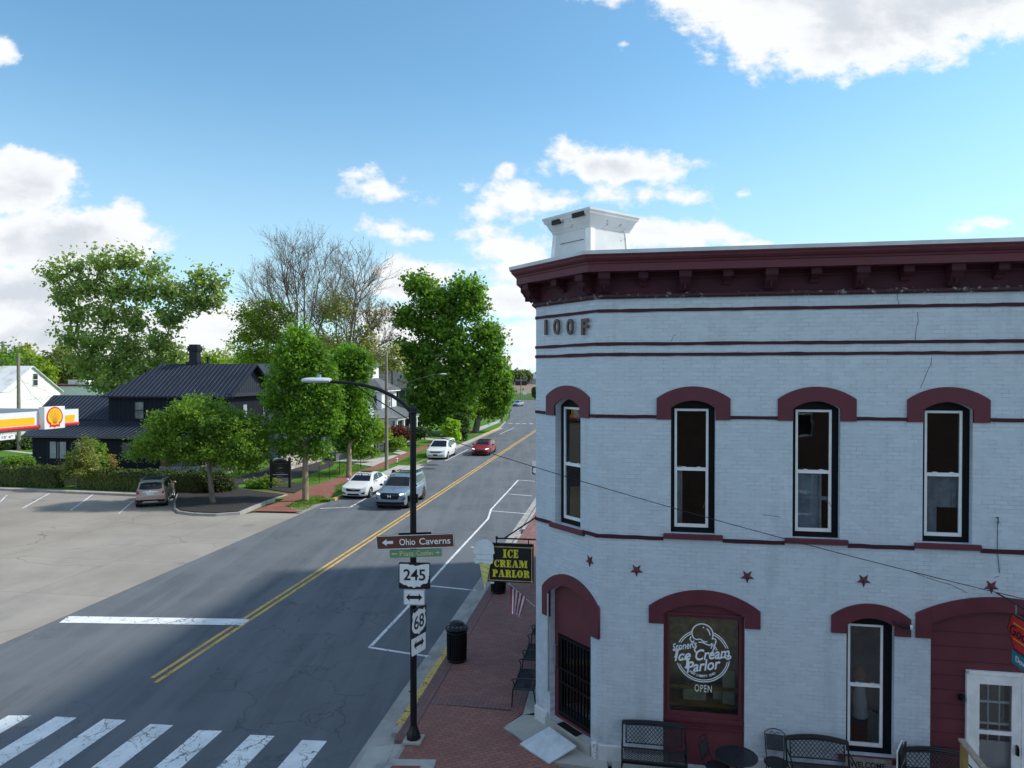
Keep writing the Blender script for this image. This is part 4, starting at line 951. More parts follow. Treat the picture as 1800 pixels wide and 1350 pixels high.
prof = [(-.5,.05,.02),(-.46,.09,.045),(-.35,.125,.06),(-.1,.15,.07),(.2,.14,.068),(.42,.10,.06),(.5,.07,.05)]
vs = []; n = 14
for (t, hy, hz) in prof:
    for k in range(n):
        a = 2*math.pi*k/n; vs.append((c.x+t*L, c.y+hy*math.cos(a), c.z+hz*math.sin(a)*(1.0 if math.sin(a) > 0 else .75)))
fs = [(i*n+k, i*n+(k+1)%n, (i+1)*n+(k+1)%n, (i+1)*n+k) for i in range(len(prof)-1) for k in range(n)]+[tuple(range(n-1,-1,-1)), tuple(range((len(prof)-1)*n, len(prof)*n))]
mb.add(vs, fs); head = mb.build('lamp_head', simple('lamp_grey', (.55,.60,.64), .4, var=.06), lamp, smooth=True)
mb = MB(); mb.tube([(c.x+.10*L,0,c.z+.06),(c.x+.10*L,0,c.z+.13)], .045, 12); mb.build('photocell', simple('photocell_blue', (.20,.38,.45), .3), head, smooth=True)
mb = MB()
for py in (873, 880): z = D(727,py,YL).z-.12; mb.tube([(0,0,z-.012),(0,0,z+.012)], .085, 12)
mb.box(.07,.10,-.03,.03,D(727,880,YL).z-.16,D(727,870,YL).z-.10); mb.box(-.12,-.07,-.02,.02,D(727,880,YL).z-.14,D(727,872,YL).z-.11); mb.build('band_clamp', M['black_metal'], lamp)
mb = MB(); z = D(727,1216,YL).z-.12; mb.tube([(-.066,0,z),(-.10,0,z)], .014, 8); mb.box(.0,.012,-.073,-.06,z-.3,z-.15); mb.build('hand_hole', M['black_metal'], lamp)
# signs
def sign(px, py, label, cat='road sign', yaw=0.0, roll=0.0, group='signs strapped to the black lamp post', off=.095, name='road_sign'):
    p = D(px, py, YL-off); o = empty(name, (p.x, p.y, p.z), yaw, label, cat, group); o.rotation_euler = (0, roll, yaw); return o
def pxm(n): return n*(YL-.1)/F
def rrect(w, h, r=.03, n=4):
    pts = []
    for cx, cz, a in ((w/2-r, h/2-r, 0), (-w/2+r, h/2-r, 90), (-w/2+r, -h/2+r, 180), (w/2-r, -h/2+r, 270)):
        for i in range(n+1): t = R(a+90*i/n); pts.append((cx+r*math.cos(t), cz+r*math.sin(t)))
    return pts
sgn_white = simple('sign_white', (.82,.84,.86), .5, var=.04); sgn_black = simple('sign_black', (.012,.013,.018), .5); sgn_brown = simple('sign_brown', (.13,.045,.028), .5, var=.08); sgn_green = mat_paint('faded_sign_green', (.16,.33,.20), .6, .1, (.25,.36,.26), 'Object', 8); sgn_tan = simple('sign_tan', (.62,.58,.30), .6)
s1 = sign(729.5,952, 'long brown guide sign reading Ohio Caverns with a white left arrow', yaw=-R(7), roll=-R(3.6), off=.12)
w, h = pxm(141), pxm(25)
plate('panel', rrect(w, h, .03), [], .012, 0, sgn_brown, s1)
plate('border', rrect(w-.01, h-.01, .03), [rrect(w-.034, h-.034, .022)], .003, -.004, sgn_white, s1)
text('lettering', 'Ohio', -.165, -.001, .0, sgn_white, s1, height=.135, bold=.012, depth=.004, width=.34); text('lettering', 'Caverns', .42, -.001, .0, sgn_white, s1, width=.66, height=.135, bold=.012, depth=.004)
plate('arrow', [(-.71,0),(-.60,.075),(-.62,.03),(-.47,.03),(-.47,-.03),(-.62,-.03),(-.60,-.075)], [], .003, -.004, sgn_white, s1)
plate('backing_strip', rect(-.35,.35,h/2-.03,h/2+.035), [], .02, .02, M['black_metal'], s1)
s2 = sign(730.5,972.5, 'narrow faded green sign with tan Piatt Castles lettering', yaw=-R(7), roll=-R(3.6), off=.10)
plate('panel', rrect(pxm(94), pxm(14), .015), [], .012, 0, sgn_green, s2)
text('lettering', 'Piatt', -.19, -.001, 0, sgn_tan, s2, width=.30, height=.10, bold=.012, depth=.004); text('lettering', 'Castles', .20, -.001, 0, sgn_tan, s2, width=.36, height=.10, bold=.012, depth=.004)
plate('arrow', [(-.53,0),(-.47,.03),(-.47,.012),(-.40,.012),(-.40,-.012),(-.47,-.012),(-.47,-.03)], [], .003, -.004, sgn_tan, s2); plate('arrow', [(.53,0),(.47,.03),(.47,.012),(.42,.012),(.42,-.012),(.47,-.012),(.47,-.03)], [], .003, -.004, sgn_tan, s2)
s3 = sign(728.5,1012, 'black and white square route sign reading 245', yaw=-R(3))
w, h = pxm(56), pxm(47)
plate('panel', rrect(w, h, .03), [], .012, 0, sgn_black, s3)
ohio = [(-.47,.44),(-.20,.44),(-.14,.40),(-.05,.41),(.02,.37),(.10,.38),(.22,.42),(.34,.44),(.47,.45),(.47,.02),(.45,-.02),(.46,-.10),(.42,-.16),(.43,-.24),(.36,-.30),(.30,-.29),(.22,-.34),(.18,-.42),(.08,-.40),(-.02,-.46),(-.10,-.40),(-.18,-.42),(-.26,-.36),(-.36,-.34),(-.42,-.28),(-.47,-.26)]
plate('state_outline', [(x*w, z*h) for x, z in ohio], [], .003, -.004, sgn_white, s3); text('lettering', '245', 0, -.005, .02, sgn_black, s3, width=.46, height=.235, bold=.014, depth=.004)
s4 = sign(728,1050, 'white rectangular plate with a black double arrow under the 245 sign', yaw=-R(2))
w, h = pxm(38), pxm(28)
def dbl(w, h): return [(-w/2,0),(-w*.26,h/2),(-w*.30,h*.2),(w*.30,h*.2),(w*.26,h/2),(w/2,0),(w*.26,-h/2),(w*.30,-h*.2),(-w*.30,-h*.2),(-w*.26,-h/2)]
plate('panel', rrect(w, h, .03), [], .012, 0, sgn_white, s4); plate('border', rrect(w-.012, h-.012, .025), [rrect(w-.026, h-.026, .02)], .002, -.003, sgn_black, s4); plate('arrow', dbl(.34,.17), [], .003, -.004, sgn_black, s4)
YAW = R(63)
s5 = sign(736.3,1092, 'square route shield sign reading 68 turned side on to the camera', yaw=YAW, off=.10)
w = pxm(47)
plate('panel', rrect(w, pxm(51), .03), [], .012, 0, sgn_black, s5)
sh_ = [(-.36,.42),(-.28,.36),(-.16,.40),(0,.46),(.16,.40),(.28,.36),(.36,.42),(.44,.28),(.40,.16),(.45,.02),(.46,-.14),(.40,-.28),(.26,-.37),(.10,-.40),(0,-.47),(-.10,-.40),(-.26,-.37),(-.40,-.28),(-.46,-.14),(-.45,.02),(-.40,.16),(-.44,.28)]
plate('shield', [(x*w*.98, z*w*1.04) for x, z in sh_], [], .003, -.004, sgn_white, s5); text('lettering', '68', 0, -.005, -.0, sgn_black, s5, width=.36, height=.28, bold=.012, depth=.004)
s6 = sign(736.3,1131, 'small white plate with double arrow at the bottom of the sign stack', yaw=YAW, off=.10)
plate('panel', rrect(.50, pxm(33), .03), [], .012, 0, sgn_white, s6); plate('arrow', dbl(.36,.20), [], .003, -.004, sgn_black, s6)
# cable from the lamp post past the shop
p0 = D(727,753,YL); p1 = D(2050,1110,11.9)
mb = MB(); pp = []
for i in range(41):
    t = i/40; p = p0.lerp(p1, t); p.z -= .55*4*t*(1-t)*.35; pp.append(p-p0)
mb.tube(pp, .0075, 5); cb = mb.build('overhead_cable', simple('cable_black', (.015,.016,.018), .6)); cb.location = p0
tag(cb, 'thin black cable sagging from the lamp post across the shop front', 'cable')
q0 = G(829,788,1.0)
far_end = D(690,742,57.0); mb = MB(); mb.tube([Vector((0,0,0)), (far_end-p0)*.35+Vector((0,0,-.5)), far_end-p0], .008, 5); cb2 = mb.build('overhead_cable', bpy.data.materials['cable_black']); cb2.location = p0; tag(cb2, 'thin cable running from the lamp post towards the far wooden pole', 'cable')
# ------------------------------------------------------------ litter bins
def bin_(px, py, label):
    p = G(px, py, .12); o = empty('litter_bin', (p.x, p.y, .12), 0, label, 'litter bin', 'black slatted litter bins on the brick sidewalk')
    mb = MB(); mb.lathe((0,0,0), [(.23,0),(.24,.03),(.25,.40),(.25,.78),(.22,.78),(.21,.05),(.0,.05)], 24)
    for k in range(28):
        a = 2*math.pi*k/28; c, s = math.cos(a), math.sin(a); mb.tube([(.25*c,.25*s,.04),(.262*c,.262*s,.4),(.262*c,.262*s,.80),(.30*c,.30*s,.88)], .011, 4)
    mb.build('slatted_body', M['black_metal'], o)
    for z, r in ((.06,.26),(.80,.27),(.885,.305)): mb = MB(); mb.tube([(r*math.cos(2*math.pi*k/24), r*math.sin(2*math.pi*k/24), z) for k in range(25)], .014, 6); mb.build('hoop', M['black_metal'], o)
    mb = MB(); mb.lathe((0,0,.86), [(.24,0),(.24,.02),(.20,.02)], 24)
    for k in range(10): a = 2*math.pi*k/10; mb.tube([(.21*math.cos(a),.21*math.sin(a),.86),(.19*math.cos(a),.19*math.sin(a),1.0)], .008, 4)
    mb.lathe((0,0,.99), [(.21,0),(.215,.02),(.16,.06),(.08,.085),(0,.09)], 24); mb.build('lid', M['black_metal'], o)
    return o
bin_(803,1161, 'black slatted litter bin in front beside the kerb'); bin_(876,1041, 'black litter bin partly hidden below the hanging parlor sign')
# ------------------------------------------------------------ hanging parlor sign on the street wall
a_s = 17.0; bw = b_wall
sgp = S(bw-.02, a_s, 0); sg = empty('hanging_sign', (sgp.x, sgp.y, 0), -TH, 'black hanging sign with yellow ICE CREAM PARLOR lettering and a cone cutout', 'shop sign')
def LS(px, py):
    d = ray(px, py); t = Vector((sgp.x,sgp.y,0)).dot(U)/Vector((d.x,d.y,0)).dot(U); p = Vector((0,0,CAMZ))+d*t
    return (p-Vector((sgp.x,sgp.y,0))).dot(V), p.z
xl, ztp = LS(858,957); xr, zbt = LS(938,1025); 
plate('panel', rect(xl, xr, zbt, ztp), [], .06, -.03, sgn_black, sg)
gold = simple('gold_trim', (.60,.44,.15), .4, var=.15); yl = simple('yellow_lettering', (.85,.74,.05), .5, var=.06)
plate('gold_border', rect(xl+.02, xr-.03, zbt+.03, ztp-.03), [rect(xl+.04, xr-.05, zbt+.05, ztp-.05)], .005, -.036, gold, sg)
mb = MB()
for x, z in ((xr-.04,zbt+.04),(xr-.04,ztp-.04),(xl+.03,ztp-.04)): mb.tube([(x,-.03,z),(x,-.045,z)], .03, 8)
mb.build('corner_flourish', gold, sg)
mb = MB(); mb.box(xl-.0, xr+.0, -.035, .035, ztp+.0, ztp+.05); zb_ = LS(900,947)[1]
mb.tube([(LS(872,947)[0],0,zb_),(0,0,zb_)], .02, 8); mb.tube([(LS(873,950)[0],0,zb_+.02),(LS(873,950)[0],0,ztp)], .014, 6); mb.tube([(LS(929,950)[0],0,zb_+.02),(LS(929,950)[0],0,ztp)], .014, 6)
mb.tube([(LS(886,946)[0],0,zb_),(.0,0,LS(886,946)[1]+.62)], .018, 8); mb.tube([(LS(873,950)[0],0,zb_-.03),(LS(873,950)[0],0,zb_+.05)], .028, 8); mb.build('bracket_arm', M['black_metal'], sg)
# slab-serif display letters, drawn as outlines with counters: unit height 1
GLY = {
 'I': (.42, [(0,0),(.42,0),(.42,.09),(.34,.12),(.34,.88),(.42,.91),(.42,1),(0,1),(0,.91),(.08,.88),(.08,.12),(0,.09)], []),
 'C': (.62, [(.62,.34),(.55,.34),(.50,.17),(.40,.08),(.33,.12),(.29,.28),(.28,.5),(.29,.72),(.33,.88),(.40,.92),(.48,.86),(.54,.66),(.61,.66),(.61,1),(.56,1),(.53,.96),(.40,1.01),(.22,.97),(.08,.80),(.02,.5),(.08,.2),(.22,.03),(.38,-.01),(.52,.05),(.60,.18)], []),
 'E': (.58, [(0,0),(.56,0),(.58,.32),(.52,.32),(.44,.12),(.34,.09),(.34,.46),(.40,.46),(.42,.36),(.47,.36),(.47,.66),(.42,.66),(.40,.56),(.34,.56),(.34,.91),(.42,.89),(.50,.70),(.56,.70),(.55,1),(0,1),(0,.91),(.08,.88),(.08,.12),(0,.09)], []),
 'R': (.70, [(0,0),(.42,0),(.42,.09),(.34,.12),(.34,.46),(.38,.46),(.42,.36),(.44,.14),(.50,.02),(.60,-.01),(.70,.04),(.70,.11),(.66,.12),(.64,.36),(.54,.50),(.64,.60),(.66,.76),(.60,.93),(.44,1),(0,1),(0,.91),(.08,.88),(.08,.12),(0,.09)], [[(.34,.56),(.34,.90),(.40,.86),(.41,.62)]]),
 'A': (.76, [(0,0),(.26,0),(.26,.09),(.19,.12),(.22,.28),(.42,.28),(.45,.12),(.38,.09),(.38,0),(.76,0),(.76,.09),(.70,.12),(.50,1),(.30,1),(.10,.12),(0,.09)], [[(.24,.38),(.32,.74),(.40,.38)]]),
 'M': (.98, [(0,0),(.26,0),(.26,.09),(.18,.12),(.18,.76),(.36,0),(.48,0),(.68,.76),(.68,.12),(.60,.09),(.60,0),(.98,0),(.98,.09),(.92,.12),(.92,.88),(.98,.91),(.98,1),(.66,1),(.54,.48),(.42,1),(0,1),(0,.91),(.08,.88),(.08,.12),(0,.09)], []),
 'P': (.64, [(0,0),(.44,0),(.44,.09),(.34,.12),(.34,.42),(.50,.45),(.62,.58),(.63,.76),(.57,.93),(.42,1),(0,1),(0,.91),(.08,.88),(.08,.12),(0,.09)], [[(.34,.53),(.34,.90),(.38,.84),(.38,.60)]]),
 'L': (.58, [(0,0),(.56,0),(.58,.38),(.52,.38),(.44,.14),(.34,.10),(.34,.88),(.44,.91),(.44,1),(0,1),(0,.91),(.08,.88),(.08,.12),(0,.09)], []),
 'O': (.70, [(.35+.35*math.cos(t), .5+.51*math.sin(t)) for t in np.linspace(0, 2*math.pi, 25)[:-1]], [[(.35+.085*math.cos(t), .5+.40*math.sin(t)) for t in np.linspace(0, 2*math.pi, 17)[:-1]]]),
}
def serif(word, x0, x1, z0, z1, parent, mat, y):
    tot = sum(GLY[c][0] for c in word)+.06*(len(word)-1); sx = (x1-x0)/tot; x = x0
    for c in word:
        w, o, hs = GLY[c]; f = lambda L: [(x+p[0]*sx, z0+p[1]*(z1-z0)) for p in L]
        plate('letter', f(o), [f(q) for q in hs], .006, y, mat, parent); x += (w+.06)*sx
for wd, (xa, ya), (xb, yb) in (('ICE',(884.5,965),(911.5,980.5)), ('CREAM',(868.5,983),(927.5,998)), ('PARLOR',(866,1000),(931,1015.5))):
    x0, z1 = LS(xa, ya); x1, z0 = LS(xb, yb); serif(wd, x0, x1, z0, z1, sg, yl, -.037)
# cone cutout
cone_y = simple('cone_yellow', (.85,.80,.25), .6, var=.12, scale=9); scoop = simple('scoop_white', (.86,.92,.95), .6, var=.05)
def cl(pts): return [LS(*p) for p in pts]
sc_ = cl([(837,988.5),(835,985),(836,981),(839,978.5),(837,973),(834,971),(833,966),(834,962),(836,958),(838,953),(843,949),(850,947),(858,947.5),(865,951),(869,958),(869.5,966),(870.5,971),(868,973),(867.5,978),(868.5,982),(867,988),(864,990),(860,989),(856,990),(852,988),(848,988),(845,987),(842,989)])
plate('scoops', sc_, [], .03, -.10, scoop, sg)
plate('cone', cl([(844,989),(863,989.5),(853.5,1035)]), [], .028, -.098, cone_y, sg)
mb = MB()
for py, x0_, x1_ in ((972,837,868),(981.5,838,868)): a_, b_ = LS(x0_,py), LS(x1_,py+1); mb.box(a_[0], b_[0], -.103, -.099, a_[1]-.008, a_[1])
for i in range(4): a_ = LS(845+i*1.8,992+i*9); b_ = LS(861-i*2.2,998+i*8); mb.tube([(a_[0],-.1,a_[1]),(b_[0],-.1,b_[1])], .006, 4)
mb.build('cutout_drawn_line', simple('cutout_line', (.36,.42,.40), .7), sg)  # grey lines drawn across the scoops and cone
mb = MB(); a_ = LS(862,1024); mb.box(a_[0]-.0, a_[0]+.09, -.03, .03, zbt-.05, zbt-.001); mb.build('sign_lamp', M['white_paint'], sg)
# ------------------------------------------------------------ flag
f0 = D(940,1066,17.6); f1 = D(895,1026,17.3)
fl = empty('flag', (f0.x, f0.y, f0.z), 0, 'small red and white striped flag drooping from a short staff on the street wall', 'flag')
mb = MB(); mb.tube([(0,0,0), f1-f0], .012, 6); mb.ellip(f1-f0, (.025,.025,.025), 8, 6); mb.build('staff', M['white_paint'], fl)
nu, nv = 26, 26; vs = []; fs = []; mi = []
tl_, tr_, bl_, br2 = D(897,1029,17.3), D(925,1051,17.45), D(898,1077,17.25), D(914,1083,17.35)
for j in range(nv+1):
    for i in range(nu+1):
        u, v = i/nu, j/nv; p = tl_.lerp(tr_, u).lerp(bl_.lerp(br2, u), v)-f0
        p.y += .05*math.sin(u*7*math.pi/2+v*2)*(.3+v); vs.append(p)
for j in range(nv):
    for i in range(nu):
        fs.append((j*(nu+1)+i, j*(nu+1)+i+1, (j+1)*(nu+1)+i+1, (j+1)*(nu+1)+i)); st = int(i/nu*9) % 2; mi.append(1 if st else 0)
        if j < 2 and i < 5: mi[-1] = 2
mb = MB(); mb.v = vs; mb.f = fs; mb.m = mi
mb.build('cloth', [simple('flag_red', (.45,.03,.06), .8), simple('flag_white', (.82,.82,.84), .8), simple('flag_blue', (.03,.05,.15), .8)], fl, smooth=True)
# ------------------------------------------------------------ garden furniture
iron = M['iron']
def lattice(mb, x0, x1, z0, z1, f, step=.075, th=.007):
    """diagonal strips clipped to a rectangle; f maps (x,z) to a point"""
    L, H = x1-x0, z1-z0; k = -H
    while k < L:
        for sg_ in (1, -1):
            a = max(0, k); b = min(L, k+H)
            if b-a > .01:
                p, q = (a, a-k), (b, b-k)
                if sg_ < 0: p, q = (L-p[0], p[1]), (L-q[0], q[1])
                mb.tube([f(x0+p[0], z0+p[1]), f(x0+(p[0]+q[0])/2, z0+(p[1]+q[1])/2), f(x0+q[0], z0+q[1])], th, 4, cap=False)
        k += step
def bench(p, rz, w, label, arch_=.05, top=.86, depth=.46, back=True):
    """seat faces -y; back at +y"""
    o = empty('garden_bench', (p.x, p.y, .12), rz, label, 'bench', 'black cast metal benches along the shop walls')
    h = w/2
    def fb(x, z): return (x, .02+(z-.42)*.22, z+arch_*(1-(x/h)**2)*(z-.42)/.4)
    mb = MB(); lattice(mb, -h+.07, h-.07, .50, top-.07, fb); mb.tube([fb(-h+.06+(w-.12)*i/12, .50) for i in range(13)], .013, 6)
    bm_ = []
    for i in range(13): x = -h+w*i/12; bm_.append(fb(x, top))
    mb.tube(bm_, .022, 6); mb.tube([(q[0],q[1]-.006,q[2]-.035) for q in bm_], .026, 6); mb.tube([fb(-h+.06+(w-.12)*i/12, top-.06) for i in range(13)], .016, 6)
    for s in (-1, 1): mb.tube([fb(s*(h-.07), .50), fb(s*(h-.07), top)], .013, 6); mb.tube([fb(s*h, .40), fb(s*h, top)], .018, 6)
    mb.build('backrest', iron, o)
    def fs_(x, y): return (x, y, .42+.02*math.cos((y+.2)*8))
    mb = MB(); lattice(mb, -h+.03, h-.03, -depth+.02, .0, fs_, .055, .008)
    mb.tube([(-h,-depth,.42),(h,-depth,.42)], .018, 6); mb.tube([(-h,.01,.42),(h,.01,.42)], .016, 6)
    for s in (-1, 1): mb.tube([(s*h,-depth,.42),(s*h,.01,.42)], .016, 6)
    mb.box(-h, h, -depth-.012, -depth+.012, .36, .42); mb.build('seat', iron, o)
    for s in (-1, 1):
        mb = MB(); mb.tube([(s*h,.09,.66),(s*h,-.1,.67),(s*h,-depth+.02,.66),(s*h,-depth-.03,.63),(s*h,-depth+.01,.58),(s*h,-depth+.03,.5),(s*h,-depth,.42)], .014, 6); mb.build('armrest', iron, o)
        for fy, pts in ((0, [(s*h,-depth,.42),(s*h,-depth-.02,.2),(s*h,-depth-.03,0)]), (1, [(s*h,.02,.42),(s*h,.05,.2),(s*h,.13,0)])):
            mb = MB(); mb.tube(pts, .016, 6); mb.build('leg', iron, o)
    return o
def WP(px, py, z=.12, off=None):
    return G(px, py, z)
def fp(px, py, off):           # point `off` metres in front of the facade, on the vertical plane, below pixel
    s, z = W(px, py, off); return C1+W_*s+WN*off
bench(fp(1149,1300,.28), -WA, 1.20, 'black lattice garden bench left of the shop window, nearest the corner door', top=.88, arch_=.03)
bench(fp(1438,1320,.28), -WA, 1.10, 'black arched lattice bench between the cafe chair and the narrow window', arch_=.07, top=.84)
bench(fp(1642,1330,.28), -WA, 1.15, 'black lattice bench under the wide maroon arch beside the stair rail', arch_=.07, top=.80)
b1 = S(bw-.12, 16.75); bench(b1, R(-90)-TH, 1.15, 'black metal bench against the street wall nearest the corner', top=.80)
b2 = S(bw-.12, 18.45); bench(b2, R(-90)-TH, 1.1, 'black metal bench second along the street wall', top=.80)
b3 = S(bw-.12, 20.3); bench(b3, R(-90)-TH, 1.1, 'black metal bench farthest along the street wall', top=.80)
# cafe set
mesh_iron = simple('mesh_metal', (.03,.035,.045), .5, metal=.2, var=.3)
def mesh_mat():
    m = NT('wire_mesh'); v = m.vec('Object', scale=(1,1,1)); ch_ = m.n('ShaderNodeTexChecker'); ch_.inputs['Scale'].default_value = 90; m.l(v, ch_.inputs[0])
    m.col((.02,.024,.032)); m.set(Roughness=.5, Metallic=.2); m.l(m.ss(ch_.outputs['Fac'], 0, 1, .62, 1), m.b.inputs['Alpha']); return m.mat
wire = mesh_mat()
tp = fp(1295,1318,.75); tb_ = empty('cafe_table', (tp.x, tp.y, .12), 0, 'round black mesh cafe table in front of the maroon shop window panel', 'table')
mb = MB(); mb.lathe((0,0,.69), [(0,0),(.36,0),(.36,.006),(0,.006)], 32); mb.build('tabletop', wire, tb_)
mb = MB(); mb.tube([(.365*math.cos(2*math.pi*k/32), .365*math.sin(2*math.pi*k/32), .69) for k in range(33)], .013, 6); mb.lathe((0,0,.695), [(0,0),(.03,0),(.03,.006),(0,.01)], 12); mb.build('rim', iron, tb_)
mb = MB(); mb.tube([(0,0,.08),(0,0,.68)], .022, 8); mb.build('stem', iron, tb_)
for k in range(4): a = R(45+90*k); mb = MB(); mb.tube([(0,0,.14),(.15*math.cos(a),.15*math.sin(a),.10),(.28*math.cos(a),.28*math.sin(a),.0)], .014, 6); mb.build('foot', iron, tb_)
def cafe_chair(p, rz, label):
    o = empty('cafe_chair', (p.x, p.y, .12), rz, label, 'chair', 'black mesh cafe chairs beside the round table')
    mb = MB(); mb.lathe((0,0,.44), [(0,0),(.21,0),(.21,.005),(0,.005)], 24); mb.build('seat', wire, o)
    mb = MB(); mb.tube([(.21*math.cos(2*math.pi*k/24), .21*math.sin(2*math.pi*k/24), .44) for k in range(25)], .011, 6); mb.build('seat_ring', iron, o)
    mb = MB(); mb.add([(-.15,.24,.56),(.15,.24,.56),(.16,.29,.82),(-.16,.29,.82)], [(0,1,2,3)]); mb.build('back_panel', wire, o)
    mb = MB(); mb.tube([(-.15,.15,.44),(-.165,.24,.56),(-.18,.30,.86),(-.10,.315,.91),(0,.32,.93),(.10,.315,.91),(.18,.30,.86),(.165,.24,.56),(.15,.15,.44)], .010, 6); mb.tube([(-.16,.24,.56),(.16,.24,.56)], .008, 6); mb.tube([(-.165,.29,.82),(.165,.29,.82)], .008, 6)
    for s in (-1, 1): mb.tube([(s*.0,.30,.83),(s*.05,.305,.88),(s*.09,.30,.86),(s*.06,.30,.84)], .006, 5)
    mb.build('back_frame', iron, o)
    for sx, sy in ((-1,-1),(1,-1),(-1,1),(1,1)): mb = MB(); mb.tube([(sx*.14,sy*.14,.44),(sx*.18,sy*.19,0)], .010, 6); mb.build('leg', iron, o)
cafe_chair(fp(1262,1322,.72), -WA+R(62), 'black mesh cafe chair turned side on left of the round table')
cafe_chair(fp(1364,1318,.38), -WA-R(6), 'black mesh cafe chair with scrolled back right of the round table')
# ------------------------------------------------------------ folded board sign and welcome sign
tt = fp(1586,1325,.42); ab = empty('sandwich_board', (tt.x, tt.y, .12), -WA+R(62), 'folded dark board with a white edge standing beside the narrow window', 'board')
plate('board', rrect(.52,.98,.06), [], .02, -.03, sgn_black, ab, M=Matrix.Translation((0,0,.49))); plate('board', rrect(.52,.98,.06), [], .02, .03, M['white_paint'], ab, M=Matrix.Translation((0,0,.49))); mb = MB(); mb.box(-.265,.265,-.035,-.032,.70,.715); mb.box(-.265,.265,-.035,-.032,.22,.235); mb.build('strap', M['galv'], ab)
s, z = W(1525,1343,.1); pw = C1+W_*s+WN*.1; wl = empty('welcome_sign', (pw.x, pw.y, z-.10), -WA, 'rustic grey wooden WELCOME sign leaning below the narrow window', 'sign')
plate('board', rect(-.42,.42,-.22,.20), [], .03, 0, mat_wood('grey_wood', (.20,.17,.15), (.34,.30,.27)), wl); text('lettering', 'WELCOME', 0, -.001, .08, sgn_black, wl, width=.62, height=.11, bold=.02, depth=.004)
# ------------------------------------------------------------ entrance ramp plate
rp = [G(914,1307,.16), G(965,1341,.14), G(1013,1311,.30), G(965,1277,.30)]
mb = MB(); vs = [p for p in rp]+[p-Vector((0,0,.03)) for p in rp]; c = sum(vs, Vector())/8; c.z = .12
mb.add([v-c for v in vs], [(0,1,2,3),(7,6,5,4),(0,4,5,1),(1,5,6,2),(2,6,7,3),(3,7,4,0)]); rpo = mb.build('ramp_plate', simple('ramp_grey', (.60,.66,.70), .5, var=.10)); rpo.location = c; tag(rpo, 'pale grey metal ramp plate leading up to the corner door step', 'ramp')
# ------------------------------------------------------------ stair rail at the white door
r0 = D(1690,1298,12.2); r1 = D(1745,1368,10.9)
hr = empty('stair_rail', (r0.x, r0.y, .12), 0, 'weathered timber stair rail in front of the white storm door', 'railing')
dv = r1-r0; wood = mat_wood('weathered_timber', (.30,.25,.19), (.46,.40,.32)); mb = MB(); n_ = Vector((-dv.y, dv.x, 0)).normalized()*.05; b0 = Vector((0,0,r0.z-.12)); 
vs = [b0-n_, b0+n_, b0+dv+n_, b0+dv-n_]; vs = vs+[v-Vector((0,0,.04)) for v in vs]; mb.add(vs, [(3,2,1,0),(4,5,6,7),(0,1,5,4),(1,2,6,5),(2,3,7,6),(3,0,4,7)]); mb.build('handrail', wood, hr)
mb = MB(); q = b0+dv*.1; mb.box(q.x-.045, q.x+.045, q.y-.045, q.y+.045, 0, q.z-.05); mb.build('post', simple('ochre_post', (.30,.20,.06), .7), hr)
mb = MB(); q = b0+dv*.95; mb.box(q.x-.045, q.x+.045, q.y-.045, q.y+.045, 0, q.z-.05); mb.build('post', wood, hr)
# ------------------------------------------------------------ projecting red sign at the right edge
s0, z0 = W(1752,1042,0); base = C1+W_*s0
rs = empty('projecting_sign', (base.x, base.y, 0), math.atan2(WN.y, WN.x), 'red and black projecting sign with script Good lettering above the white door', 'shop sign')
# local +x runs out from the wall
def RS(px, py):
    d = ray(px, py); t = Vector((base.x,base.y,0)).dot(W_)/Vector((d.x,d.y,0)).dot(W_); p = Vector((0,0,CAMZ))+d*t
    return (p-Vector((base.x,base.y,0))).dot(WN), p.z
x_a, z_a = RS(1753,1043); x_b, z_b = RS(1790,1064)
zr = z_a; slope = 0
mb = MB(); mb.tube([(0,0,z_a),(x_b,0,z_b),(x_b+(x_b-x_a)*.8,0,z_b+(z_b-z_a)*.8)], .014, 6); mb.build('bracket_arm', M['black_metal'], rs)
red_s = simple('sign_red', (.60,.035,.03), .5)
def sgpoly(k): 
    x0, z0 = RS(1773,1102); xt, zt_ = RS(1781,1077); xb, zb2 = RS(1785,1141); W2 = 1.05
    pts = [(x0,z0),(xt,zt_),(xt+W2*.72,zt_),(x0+W2,z0),(xb+W2*.68,zb2),(xb,zb2)]
    c = (x0+W2/2, z0); return [(c[0]+(p[0]-c[0])*k, c[1]+(p[1]-c[1])*k) for p in pts], c
pts, cs = sgpoly(1.0); plate('panel', pts, [], .05, -.025, sgn_black, rs); pts, cs = sgpoly(.92); plate('face', pts, [], .003, -.029, red_s, rs)
text('lettering', 'Good', cs[0]-.05, -.030, cs[1]+.02, sgn_black, rs, width=.74, height=.19, shear=.3, bold=.012, depth=.004)
mb = MB(); mb.box(cs[0]-.3, cs[0]+.3, -.032, -.0295, cs[1]+.145, cs[1]+.155); mb.box(cs[0]-.3, cs[0]+.3, -.032, -.0295, cs[1]-.125, cs[1]-.115); mb.build('rule', yl, rs)
mb = MB(); mb.tube([(cs[0]-.28,0,RS(1790,1064)[1]),(cs[0]-.28,0,cs[1]+.2)], .012, 6); mb.tube([(cs[0]+.28,0,RS(1790,1064)[1]),(cs[0]+.28,0,cs[1]+.2)], .012, 6); mb.build('hanger', M['chrome'], rs)
x0, z0 = RS(1780,1148); plate('lower_panel', rect(x0, x0+.8, z0-.16, z0+.06), [], .03, -.015, simple('sign_teal', (.03,.22,.32), .5), rs); text('lettering', 'Down', x0+.34, -.017, z0-.04, sgn_white, rs, width=.40, height=.10, bold=.02, depth=.004)
